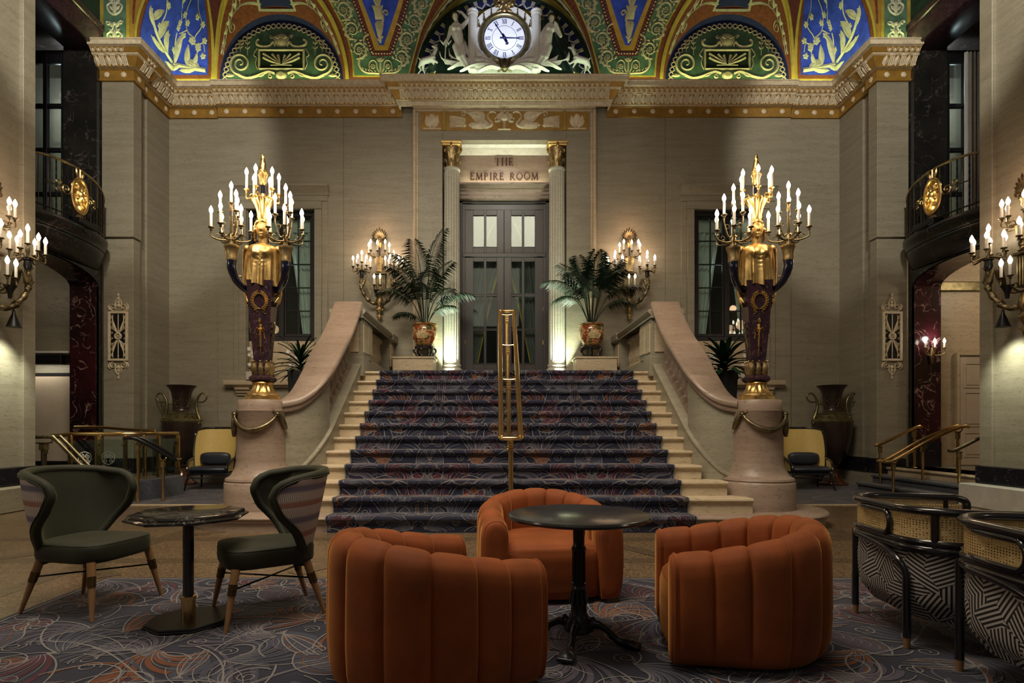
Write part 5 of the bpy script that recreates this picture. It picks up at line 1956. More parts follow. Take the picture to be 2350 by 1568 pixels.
def build_torcheres():
    t = thing('candelabra', 'gilt standing figure holding two horns of lit candles on the left stair pier', 'candelabra', (-3.27, 7.8, 1.602), .10, 'standing figure candelabra on the stair piers')
    mb = MB(); mb.lathe([(.225, 0), (.225, .05), (.21, .062), (.19, .065), (.185, .09)], 8, Mx=Rz(pi / 8)); mb.lathe([(.205, .06), (.20, .085), (.17, .10)], 40)
    mb.obj('base', 'gold', t)
    mb = MB(); mb.lathe([(.185, .085), (.16, .11), (.125, .16), (.115, .20), (.135, .225), (.13, .235)], 64, rf=lambda a, z: 1 + .06 * sin(16 * a) * min(1, (z - .08) * 20) if z < .21 else 1)
    mb.obj('fluted_foot', 'gold', t)
    mb = MB(); mb.box(-.145, .145, -.145, .145, .235, .325, .03)
    mb.obj('block', 'purple_marble', t)
    mb = MB(); mb.box(-.105, .105, -.105, .105, .325, .50)
    sh = MB()
    sh.add([(x * w_, y * w_, z) for z, w_ in ((.33, .095), (.50, .093), (1.56, .165)) for x, y in ((-1, -1), (1, -1), (1, 1), (-1, 1))],
           [(0, 1, 5, 4), (1, 2, 6, 5), (2, 3, 7, 6), (3, 0, 4, 7), (4, 5, 9, 8), (5, 6, 10, 9), (6, 7, 11, 10), (7, 4, 8, 11), (8, 9, 10, 11), (3, 2, 1, 0)])
    so = sh.obj('shaft', 'purple_marble', t, 20)
    for k in range(4):
        for j in range(3):
            x = -.08 + .08 * j
            lf = MB(); lf.grid(4, 7, lambda u, v: (x + (u - .5) * .075 * (1 - .3 * v) * (1 + .15 * sin(v * 14)), -.10 - .025 * sin(pi * v) - .02 * v * v + .02 * (2 * u - 1) ** 2, .325 + .17 * v), Mx=Rz(k * pi / 2))
            lf.ball((x, -.12, .505), .016, 6, 4, Rz(k * pi / 2))
            lf.obj('leaf', 'gold_dark', so)
    # wreath and torch mounted on the front of the shaft
    def front(u, v, h):
        w_ = .093 + (.165 - .093) * (v - .50) / 1.06
        return (u, -w_ - h, v)
    mb = MB()
    for q in (-1, 1):
        ribbons(mb, [([(q * .085 * sin(a), 1.29 - .105 * cos(a)) for a in [.15 + k * .29 for k in range(10)]], .010)], front, .012)
        for k in range(9):
            a = .25 + k * .29
            for e in (-.5, .5):
                fills(mb, [leafpoly(q * .085 * sin(a), 1.29 - .105 * cos(a), (a if q > 0 else pi - a) + q * e, .055, .026)], front, .02)
        ribbons(mb, [smooth_rib([(0, 1.185), (q * .05, 1.20), (q * .07, 1.165), (q * .03, 1.15), (q * .07, 1.12)], .014, .012)], front, .014)
    mb.obj('laurel_wreath', 'gold', so)
    mb = MB()
    ribbons(mb, [([(0, .56), (0, .62), (0, .75), (0, .95), (0, .97), (0, .99)], [.008, .022, .026, .034, .055, .03])], front, .025)
    fills(mb, [leafpoly(0, .99, pi / 2, .085, .045)], front, .03)
    ribbons(mb, [([(-.03, .70), (.03, .70)], .012)], front, .03)
    for q in (-1, 1):
        ribbons(mb, [spiral(q * .045, .91, .03, 1.2, pi / 2, q, .012, .008, 12), ([(q * .045, .88), (q * .055, .80)], .014)], front, .014)
    mb.obj('torch_mount', 'gold', so)

    # gilt tunic with pleats
    def tun(u, v):
        a = 2 * pi * u
        z = 1.50 + .56 * v
        rx = .215 - .02 * v + .02 * sin(pi * v * .9)
        ry = .178 - .04 * v + .015 * sin(pi * v)
        if v > .86:
            q = (v - .86) / .14
            k = sqrt(max(0, 1 - q * q * .93))
            rx *= .32 + .68 * k; ry *= .45 + .55 * k
        pl = (.105 * cos(13 * a) + .04 * cos(23 * a + 1)) * max(0, 1 - v * 1.12)
        c, s_ = cos(a), sin(a)
        y = s_ * ry * (1 + pl)
        x = c * rx * (1 + pl)
        if s_ < 0:
            for bx in (-.075, .075):
                y -= .045 * math.exp(-(((x - bx) / .055) ** 2 + ((z - 1.92) / .055) ** 2))
            y -= .011 * cos((z - 1.9 - 3.2 * x * x) * 120) * math.exp(-((x / .07) ** 2 + ((z - 1.82) / .08) ** 2))
        z += .018 * cos(7 * a) * max(0, 1 - v * 4)
        return (x, y, z)
    mb = MB(); mb.grid(90, 30, tun, cu=True)
    mb.obj('tunic', 'gold', t, 70)
    mb = MB()
    for q in (-1, 1):
        mb.ball((q * .195, 0, 1.985), (.065, .075, .07), 12, 8)
        cap(mb, (q * .205, .0, 1.97), (q * .225, .02, 1.72), .06, .048)
        cap(mb, (q * .225, .02, 1.72), (q * .215, .0, 1.40), .046, .034)
        cap(mb, (q * .215, .0, 1.40), (q * .195, -.01, 1.30), .036, .032)
        for k in range(4):
            cap(mb, (q * (.205 - .012 * k), -.03 + .018 * k, 1.31), (q * (.185 - .014 * k), -.035 + .02 * k, 1.23 + .006 * k), .013, .010, 6)
        cap(mb, (q * .195, -.04, 1.34), (q * .175, -.06, 1.29), .013, .010, 6)
    cap(mb, (0, 0, 2.0), (0, -.005, 2.16), .062, .055)
    mb.ball((0, -.01, 2.255), (.085, .10, .118), 16, 12)
    mb.ball((0, -.035, 2.195), (.062, .06, .06), 12, 8)
    cap(mb, (0, -.10, 2.275), (0, -.122, 2.235), .012, .02)
    mb.ball((0, -.095, 2.190), (.030, .016, .011), 8, 6)
    mb.ball((0, -.092, 2.172), (.022, .015, .010), 8, 6)
    mb.ball((0, -.088, 2.150), (.026, .02, .02), 8, 6)
    for q in (-1, 1):
        mb.ball((q * .036, -.090, 2.262), (.018, .013, .011), 8, 6)
        cap(mb, (q * .018, -.100, 2.288), (q * .055, -.085, 2.288), .010, .008)
        mb.ball((q * .086, .0, 2.25), (.016, .022, .03), 8, 6)
    blob('figure', mb, 'gold', t, .0095, 3)
    mb = MB()
    rd = random.Random(2)
    for k in range(60):
        a = rd.uniform(0, 2 * pi)
        el = rd.uniform(.05, 1.3)
        if sin(a) < -.3 and el < .55: continue
        mb.ball((.098 * cos(a) * cos(el), .108 * sin(a) * cos(el), 2.265 + .115 * sin(el)), rd.uniform(.02, .032), 8, 5)
    for q in (-1, 1):
        for k in range(5):
            mb.ball((q * (.098 + .006 * (k % 2)), -.02 + .01 * k, 2.25 - .03 * k), .026, 8, 5)
    blob('hair', mb, 'gold', t, .010, 1)
    # basket crown, stem, flame
    mb = MB(); mb.lathe([(.06, 2.38), (.075, 2.42), (.07, 2.45), (.08, 2.52), (.10, 2.58), (.135, 2.63), (.14, 2.65), (.12, 2.66), (.05, 2.67)], 72, rf=lambda a, z: 1 + .05 * cos(18 * a) if 2.43 < z < 2.64 else 1)
    for k in range(16):
        a = 2 * pi * k / 16
        mb.ball((.135 * cos(a), .135 * sin(a), 2.655), .016, 6, 4)
    mb.obj('basket', 'gold', t)
    mb = MB(); mb.lathe([(.03, 2.66), (.034, 2.80), (.03, 2.86)], 16)
    mb.obj('stem', 'cobalt', t)
    mb = MB(); mb.lathe([(.05, 2.66), (.045, 2.70), (.03, 2.74)], 12)
    mb.obj('stem_collar', 'gold', t)
    mb = MB(); mb.lathe([(.036, 2.85), (.05, 2.87), (.045, 2.92), (.055, 2.96), (.065, 2.98), (.05, 2.99), (.045, 3.0)], 24)
    mb.obj('collar', 'gold', t)
    mb = MB()
    for k in range(14):
        a = k * 2.4
        r = .035 * (1 - k / 20)
        cap(mb, (r * cos(a), r * sin(a), 3.0 + .010 * k), (1.1 * r * cos(a + .8), 1.1 * r * sin(a + .8), 3.11 + .012 * k), .034 - .0012 * k, .008)
    blob('flame_finial', mb, 'gold', t, .009, 1)
    cluster(t, (0, 0, 2.66), [(6, .20, .10, .35, 1.25)], 'gold', light=(13, .42))
    # horns with candle clusters
    for q in (-1, 1):
        mb = MB()
        pts = smooth_pts([(q * .15, -.02, 1.42), (q * .22, -.07, 1.46), (q * .30, -.14, 1.56), (q * .335, -.19, 1.70), (q * .34, -.19, 1.80)], 5)
        n = len(pts)
        mb.tube(pts, [.032 + .036 * (i / n) for i in range(n)], 16)
        h = mb.obj('horn', 'cobalt', t)
        mb = MB(); mb.lathe([(.066, 1.79), (.070, 1.81), (.066, 1.83), (.072, 1.90), (.085, 1.95), (.092, 1.96), (.09, 1.99), (.07, 1.99), (0, 1.98)], 32, (q * .34, -.19, 0), rf=lambda a, z: 1 + .02 * sin(16 * a) if z > 1.94 else 1)
        mb.obj('horn_mouth', 'gold_dark', h)
        mb = MB()
        cap(mb, (q * .13, -.0, 1.40), (q * .20, -.05, 1.44), .045, .035)
        for k in range(6):
            a = k * 1.05
            cap(mb, (q * .17, -.03 + .03 * cos(a), 1.43 + .03 * sin(a)), (q * .25, -.09 + .045 * cos(a), 1.50 + .04 * sin(a)), .016, .007)
        mb.tube([(q * .30, -.12, 1.58), (q * .26, -.10, 1.62), (q * .24, -.10, 1.60)], [.012, .012, .016], 6)
        blob('acanthus_socket', mb, 'gold_dark', h, .009, 1)
        mb = MB(); mb.lathe([(.03, 0), (.022, .06), (.03, .10), (.018, .16), (.016, .38), (.02, .46)], 12, (q * .34, -.19, 1.98))
        mb.obj('stem', 'cobalt', h)
        mb = MB(); mb.lathe([(.034, 0), (.026, .06), (.032, .10), (.02, .15)], 14, (q * .34, -.19, 1.98), rf=lambda a, z: 1 + .06 * sin(9 * a))
        mb.obj('stem_sleeve', 'gold_dark', h)
        cluster(t, (q * .34, -.19, 1.99), [(6, .235, .20, .5 + q * .2, 1.15), (3, .13, .41, .2 + q, 1.15), (1, 0, .54, 0, 1.2)], 'bronze' if True else 'gold', light=(21, .55))
    # bell-flower drops on the shaft sides
    for q in (-1, 1):
        mb = MB()
        for k in range(5):
            cap(mb, (q * (.155 - .012 * k), -.02, 1.02 - .07 * k), (q * (.16 - .012 * k), -.03, .96 - .07 * k), .022, .012)
        blob('flower_drop', mb, 'bronze', t, .009, 1)
    dup(t, (3.27, 7.8, 1.602), -.12, 'gilt standing figure holding two horns of lit candles on the right stair pier')


def build_sconces():
    s = thing('wall_sconce', 'gilt branched candle sconce on the back wall left of the doorway', 'wall lamp', (-2.77, 13.14, 4.645), 0, 'branched gilt wall sconces')
    # local: -y towards the room
    mp = lambda u, v, h: (u, -.10 - h, v)
    mb = MB()
    for k in range(9):
        a = pi / 2 + (k - 4) * .26
        L = .30 - .02 * abs(k - 4)
        fills(mb, [leafpoly(0, .74, a, L, .06, (4 - k) * .06)], mp, .03)
    for q in (-1, 1):
        ribbons(mb, [spiral(q * .10, .76, .055, 1.4, pi / 2, -q, .025, .012, 18), smooth_rib([(q * .14, .80), (q * .06, .86), (0, .80)], .02, .02), smooth_rib([(q * .10, .70), (q * .03, .66), (0, .72)], .02, .02)], mp, .03)
    mb.obj('palmette', 'bronze', s)
    mb = MB()
    mb.lathe([(.02, -1.05), (.035, -1.02), (.05, -.96), (.03, -.90), (.06, -.84), (.07, -.78), (.05, -.74), (.09, -.66), (.08, -.58), (.06, -.50)], 18, (0, -.10, 0))
    for k in range(6):
        a = k * pi / 3
        mb.ball((.065 * cos(a), -.10 + .065 * sin(a), -.80), .028, 7, 5)
        mb.ball((.05 * cos(a), -.10 + .05 * sin(a), -.95), .02, 7, 5)
    mb.obj('drop_finial', 'gold_dark', s)
    mb = MB()
    mb.box(-.13, .13, -.12, .0, -.42, -.02, .012)
    for k in range(6):
        mb.tube([(-.10 + .04 * k, -.125, -.40), (-.10 + .04 * k, -.125, -.05)], .012, 6)
    mb.box(-.15, .15, -.15, .0, -.02, .03, .01)
    mb.obj('fluted_body', 'bronze', s)
    mb = MB(); mb.lathe([(.08, .03), (.06, .10), (.09, .22), (.10, .32), (.11, .36), (.09, .37)], 24, (0, -.11, 0), rf=lambda a, z: 1 + .05 * sin(8 * a))
    mb.obj('herm', 'gold_dark', s)
    mb = MB(); mb.lathe([(.028, .37), (.03, .55), (.034, .58)], 14, (0, -.11, 0))
    mb.obj('stem', 'cobalt', s)
    mb = MB(); mb.lathe([(.035, .57), (.05, .60), (.045, .64), (.06, .67), (.04, .69), (.02, .74)], 18, (0, -.11, 0))
    mb.obj('collar', 'gold', s)
    for k, a in enumerate((pi * 1.02, pi * 1.25, pi * 1.5, pi * 1.75, pi * 1.98)):
        p = (.225 * cos(a), -.13 + .20 * sin(a), .44 + .03 * (k % 2))
        mb = MB(); arm(mb, (.04 * cos(a), -.12 + .04 * sin(a), .36), p); cup(mb, p)
        mb.obj('branch', 'bronze', s)
        put_candle(s, p, .95)
    for q in (-1, 1):
        # winged scroll arm carrying a cluster
        mb = MB()
        pts = smooth_pts([(0, -.12, -.66), (q * .16, -.20, -.66), (q * .30, -.26, -.50), (q * .37, -.28, -.32), (q * .36, -.28, -.14), (q * .35, -.28, -.06)], 5)
        n = len(pts)
        mb.tube(pts, [.055 - .02 * abs(sin(i * .9)) - .012 * i / n for i in range(n)], 10)
        for k in range(8):
            i = int(2 + k * 2.6)
            p = pts[min(i, n - 1)]
            cap(mb, p, p + Vector((q * .05 * (1 if k % 2 else -1), -.03, .05)), .028, .010)
        cap(mb, (q * .33, -.28, -.30), (q * .28, -.28, -.16), .035, .02)
        blob('scroll_arm', mb, 'bronze', s, .012, 1)
        mb = MB(); mb.lathe([(.035, -.13), (.05, -.08), (.042, -.02), (.06, .0), (.05, .01)], 18, (q * .35, -.28, 0))
        mb.obj('arm_socket', 'blackmetal', s)
        # feathered wing behind the arm
        mb = MB()
        for k in range(7):
            t0 = k / 6
            mb.grid(4, 7, lambda u, v: (q * (.17 + .07 * t0 + .05 * v + (u - .5) * .035 * sin(pi * (.1 + .85 * v))), -.20 - .05 * t0, -.50 + .05 * k * .6 + v * (.36 - .18 * t0)))
        mb.obj('wing', 'bronze', s)
        cluster(s, (q * .35, -.28, 0.0), [(6, .185, .10, .26, .9), (1, 0, .21, 0, 1.05)], 'bronze', light=(4.5, .50, (1.0, .58, .34)))
        # front pair low down
        p = (q * .065, -.36, -.31)
        mb = MB(); arm(mb, (q * .02, -.14, -.48), p); cup(mb, p)
        mb.obj('branch', 'bronze', s)
        put_candle(s, p, .95)
    mb = MB(); mb.lathe([(.02, -.58), (.03, -.50), (.06, -.44), (.075, -.42), (0, -.42)], 16, (0, -.34, 0))
    mb.obj('candle_cup', 'blackmetal', s)
    o = lamp('candelabra_light', 'POINT', (0, -.34, 1.0), 5, (1.0, .58, .34), .1)
    o.parent = s
    dup(s, (2.77, 13.14, 4.645), 0, 'gilt branched candle sconce on the back wall right of the doorway')
    dup(s, (-7.51, 8.40, 3.75), pi / 2, 'gilt branched candle sconce at the left edge on the near pier', scale=(1.15, 1.15, 1.15))
    dup(s, (7.51, 8.40, 3.75), -pi / 2, 'gilt branched candle sconce at the right edge on the near pier', scale=(1.15, 1.15, 1.15))
    # little black downlights hanging under the near sconces
    for q in (-1, 1):
        d = thing('pendant_spot', 'small black cone downlight on the %s near pier' % ('left' if q < 0 else 'right'), 'lamp', (q * 7.28, 8.66, 2.72))
        mb = MB(); mb.lathe([(.10, 0), (.085, .03), (.05, .13), (.022, .20), (.02, .24), (.008, .26)], 20)
        mb.obj('shade', 'blackmetal', d)
        mb = MB(); mb.lathe([(.0, .012), (.085, .010)], 18)
        mb.obj('lens', emit('spot_lens', (.95, 1, .85), 6, False), d)
        mb = MB(); mb.tube([(0, 0, .25), (0, 0, .52)], .006, 6); mb.tube([(0, 0, .52), (q * .22, 0, .55)], .008, 6)
        mb.obj('rod', 'gold_dark', d)
        o = lamp('downlight', 'SPOT', (q * 7.12, 8.66, 2.70), 95, (.98, 1.0, .78), .05, (0, radians(-q * 24), 0), spot=92, blend=.9)
# ------------------------------------------------------------------ staircase
SD, ST, SR, SN = 6.95, .29, .184, 12
SY = lambda k: SD + (k - 1) * ST           # riser position of step k (1-based)
NOS = lambda y: SR + (y - SD) * SR / ST
ZL = SR * SN                               # landing level


def build_stairs():
    st = thing('staircase', 'broad travertine flight of twelve steps up to the doorway', None, kind='structure')

    def outline(d):
        r = .84 + d
        p = [(-3.27 + r * cos(a), 7.79 + r * sin(a)) for a in [pi / 2 + pi * k / 22 for k in range(23)]]
        q = [(3.27 + r * cos(a), 7.79 + r * sin(a)) for a in [-pi / 2 + pi * k / 22 for k in range(23)]]
        return p + q
    mb = MB()
    mb.prism(outline(-.04), 0, .125)
    mb.prism(outline(-.02), .10, .13)
    n = len(outline(0))
    rings = [(-.015, .128), (0, .14), (.008, .155), (0, .172), (-.015, .184)]
    b = []
    for d, z in rings:
        b += [(x, y, z) for x, y in outline(d)]
    fs = [tuple(4 * n + i for i in range(n)), tuple(range(n - 1, -1, -1))]
    for k in range(4):
        for i in range(n):
            fs.append((k * n + i, k * n + (i + 1) % n, (k + 1) * n + (i + 1) % n, (k + 1) * n + i))
    mb.add(b, fs)
    mb.obj('step', 'trav_pink', st)
    for k in range(2, SN + 1):
        X = {2: 2.98, 3: 2.78}.get(k, 2.55)
        y, z = SY(k), SR * k
        y1 = 10.3 if k < SN else 10.6
        mb = MB()
        prof = [(0, z - SR - .01), (0, z - .062), (.008, z - .056), (.010, z - .047), (.028, z - .042), (.036, z - .025), (.030, z - .008), (.015, z), (-(y1 - y), z)]
        mb.sweep([(-X, y), (X, y)], [(-p[0], p[1]) for p in prof])
        mb.obj('step', 'trav_light', st)
    mb = MB()
    mb.box(-2.95, 2.95, 10.25, 13.9, 0, ZL)
    struct(tag(mb.obj('floor_landing', 'trav'), 'stone landing at the head of the staircase before the double door', 'floor'))

    for s in (-1, 1):
        balustrade(s)


def balustrade(s):
    nm = 'left' if s < 0 else 'right'
    b = thing('stair_balustrade', '%s travertine stair balustrade with round pier and sweeping coping' % nm, 'balustrade', (0, 0, 0), 0, 'stone balustrades of the great stair')
    IN = [(2.5, 10.02), (2.5, 9.85), (2.5, 9.6), (2.5, 9.3), (2.5, 8.9), (2.5, 8.5), (2.5, 8.30), (2.515, 8.12), (2.57, 7.97), (2.67, 7.85), (2.80, 7.76), (2.99, 7.70)]
    OUT = [(2.9, 10.02), (2.9, 9.85), (2.9, 9.6), (2.9, 9.3), (2.9, 8.9), (2.9, 8.55), (2.9, 8.40), (2.91, 8.27), (2.95, 8.18), (3.02, 8.12), (3.12, 8.09), (3.27, 8.08)]
    ZS = [NOS(p[1]) + .21 for p in IN[:7]] + [1.13, .99, .83, .69, .58]
    ZC_ = [3.26, 3.07, 2.84] + [NOS(p[1]) + .93 for p in IN[3:7]] + [1.86, 1.73, 1.60, 1.51, 1.465]
    ins = smooth_pts(IN, 4); out = smooth_pts(OUT, 4)
    zs = [p[0] for p in smooth_pts([(z, 0) for z in ZS], 4)]
    zc = [p[0] for p in smooth_pts([(z, 0) for z in ZC_], 4)]
    N = len(ins)
    i_sol = next(i for i in range(N) if ins[i].y < 8.34)      # solid panel starts here

    def slab(i0, i1, sec, mat, name, zref):
        """sec: (a across 0..1, dz, absolute z or None)"""
        mb = MB()
        k = len(sec)
        vs = []
        for i in range(i0, i1):
            d = (out[i] - ins[i])
            for a, dz, ab in sec:
                p = ins[i] + d * a
                vs.append((s * p.x, p.y, ab if ab is not None else zref[i] + dz))
        fs = []
        m = i1 - i0
        for i in range(m - 1):
            for j in range(k):
                q = (j + 1) % k
                fs.append((i * k + j, i * k + q, (i + 1) * k + q, (i + 1) * k + j))
        fs.append(tuple(range(k))); fs.append(tuple((m - 1) * k + j for j in range(k - 1, -1, -1)))
        mb.add(vs, fs)
        return mb.obj(name, mat, b)
    slab(0, N, [(-.02, 0, .0), (-.02, -.05, None), (-.06, -.04, None), (-.06, -.01, None), (-.01, .0, None), (1.02, 0, None), (1.02, 0, .0)], 'trav', 'string_wall', zs)
    # solid curved panel
    mb = MB()
    vs, fs = [], []
    m = N - i_sol
    for i in range(i_sol, N):
        d = out[i] - ins[i]
        for a, z in ((.07, zs[i] - .02), (.07, zc[i] + .02), (.93, zc[i] + .02), (.93, zs[i] - .02)):
            p = ins[i] + d * a
            vs.append((s * p.x, p.y, z))
    for i in range(m - 1):
        for j in range(4):
            q = (j + 1) % 4
            fs.append((i * 4 + j, i * 4 + q, (i + 1) * 4 + q, (i + 1) * 4 + j))
    fs += [(0, 1, 2, 3), tuple((m - 1) * 4 + j for j in (3, 2, 1, 0))]
    mb.add(vs, fs)
    mb.obj('curved_panel', 'trav', b)
    slab(0, N, [(.05, -.04, None), (-.02, -.03, None), (-.05, .0, None), (-.05, .03, None), (-.10, .045, None), (-.12, .075, None), (-.10, .105, None), (-.05, .125, None), (1.05, .125, None), (1.10, .105, None), (1.12, .075, None), (1.10, .045, None), (1.05, .03, None), (1.05, 0, None), (.95, -.04, None)], 'trav_pink', 'coping', zc)
    # balusters
    prof = [(.075, 0), (.075, .02), (.05, .05), (.045, .07), (.062, .12), (.082, .19), (.080, .25), (.060, .34), (.042, .43), (.038, .50), (.055, .515), (.055, .53), (.042, .545), (.06, .575), (.075, .59), (.075, .62)]
    for k in range(8):
        y = 8.50 + k * .188
        zb, zt = NOS(y) + .20, NOS(y) + .94 + max(0, (y - 9.5)) * .35
        H = zt - zb
        mb = MB()
        mb.box(s * 2.61, s * 2.79, y - .075, y + .075, zb - .05, zb + .10, .006)
        mb.lathe([(r, .08 + z * (H - .16) / .62) for r, z in prof], 14, (s * 2.70, y, zb))
        mb.box(s * 2.62, s * 2.78, y - .07, y + .07, zb + H - .09, zb + H + .03, .006)
        mb.obj('baluster', 'trav_pink', b)
    # round pier
    mb = MB()
    mb.lathe([(.475, 0.16), (.475, .52), (.47, .53), (.455, .545), (.465, .56), (.455, .585), (.42, .60), (.40, .615), (.375, .66), (.345, .72), (.33, .80), (.325, 1.44), (.335, 1.455), (.335, 1.465), (.31, 1.47), (.31, 1.59), (.30, 1.602), (0, 1.602)], 56, (s * 3.27, 7.8, 0))
    mb.obj('pier', 'trav_pink', b)
    # newel at the head of the flight
    mb = MB()
    mb.box(s * 2.46, s * 2.96, 10.02, 10.40, ZL - .1, 3.12, .012)
    mb.box(s * 2.43, s * 2.99, 9.99, 10.43, ZL - .1, 2.45, .015)
    mb.obj('newel', 'trav', b)
    mb = MB(); mb.box(s * 2.52, s * 2.90, 10.00, 10.03, 2.52, 3.02, .01); mb.box(s * 2.44, s * 2.47, 10.07, 10.35, 2.52, 3.02, .008)
    mb.obj('newel_panel', 'trav_light', b)

    # balustrade along the side of the landing
    l = thing('landing_balustrade', '%s balustrade running from the stair head back to the wall' % nm, 'balustrade', (0, 0, 0), 0, 'stone balustrades of the upper landing')
    mb = MB(); mb.box(s * 2.48, s * 2.92, 10.41, 13.15, ZL, 2.45, .015)
    mb.obj('base', 'trav', l)
    mb = MB()
    for (y0, y1) in ((10.41, 10.85), (12.62, 13.15)):
        mb.box(s * 2.47, s * 2.93, y0, y1, 2.44, 3.13, .012)
    mb.obj('pier', 'trav', l)
    for (y0, y1) in ((10.47, 10.80), (12.70, 13.05)):
        mb = MB(); mb.box(s * 2.45, s * 2.48, y0, y1, 2.54, 3.04, .008)
        mb.obj('panel', 'trav_light', l)
    mb = MB()
    secs = [(-.04, 3.10), (-.05, 3.13), (-.03, 3.15), (-.07, 3.18), (-.09, 3.21), (-.07, 3.25), (.07 + .44 - .0, 3.25), (.53, 3.21), (.51, 3.18), (.47, 3.15), (.48, 3.10)]
    mb.sweep([(s * 2.48, 9.97), (s * 2.48, 13.15)] if s > 0 else [(s * 2.48, 13.15), (s * 2.48, 9.97)], [(-o, z) for o, z in secs])
    mb.obj('coping', 'trav', l)
    mb = MB(); mb.box(s * 2.38, s * 3.0, 12.58, 13.15, 3.10, 3.27, .02)
    mb.obj('cap', 'trav', l)
    for k in range(9):
        y = 10.96 + k * .194
        mb = MB()
        mb.lathe([(r * .95, .06 + z * .54 / .62) for r, z in prof], 14, (s * 2.70, y, 2.45))
        mb.box(s * 2.62, s * 2.78, y - .072, y + .072, 2.44, 2.52, .005); mb.box(s * 2.62, s * 2.78, y - .072, y + .072, 3.03, 3.11, .005)
        mb.obj('baluster', 'trav_light', l)

    # bronze swag on the pier
    g = thing('garland', 'bronze laurel garland hung across the %s stair pier' % nm, 'garland', (s * 3.27, 7.8, 0), 0, 'bronze swags on the stair piers')

    def on(a, z, h=.03):
        r = .325 + h
        return Vector((s * r * sin(a), -r * cos(a), z))
    mb = MB()
    pts, rad = [], []
    for k in range(25):
        t = k / 24
        a = -.85 + 1.75 * t
        pts.append(on(a, 1.40 - .19 * sin(pi * t) ** .8, .035)); rad.append(.014 + .026 * sin(pi * t))
    mb.tube(pts, rad, 10)
    for k in range(24):
        for e in (-1, 1):
            p = pts[k]
            cap(mb, p, p + Vector((.012 * e, -.012, .018 * e)) + (pts[min(k + 1, 24)] - p) * .8, rad[k] * .62, .005, 6)
    for a0, L in ((-.95, .20), (.98, .30)):
        tp = [on(a0 - (.35 if a0 < 0 else -.02) * t, 1.42 - L * t, .03) for t in [k / 9 for k in range(10)]]
        tr = [.012 + .026 * sin(pi * min(1, .1 + .8 * k / 9)) for k in range(10)]
        mb.tube(tp, tr, 10)
        for k in range(9):
            for e in (-1, 1):
                cap(mb, tp[k], tp[k] + Vector((.016 * e, -.012, -.03)), tr[k] * .6, .005, 6)
    blob('swag', mb, 'bronze', g, .008, 0)
    for a0 in (-.90, .92):
        mb = MB()
        c = on(a0, 1.415, .03)
        mb.ball(c, (.03, .03, .03), 10, 7)
        for k in range(8):
            an = k * pi / 4
            mb.ball(c + Vector((.028 * cos(an), -.01, .028 * sin(an))), .013, 6, 4)
        for k in range(2):
            mb.tube([c, c + Vector((s * .05 * (1 if a0 < 0 else -1), -.02, .03 + .02 * k)), c + Vector((s * .11 * (1 if a0 < 0 else -1), -.02, .015 + .03 * k))], .008, 5)
        mb.obj('rosette_knot', 'bronze', g)


# ------------------------------------------------------------------ carpet figure
def closed(p):
    return p + [p[0]]


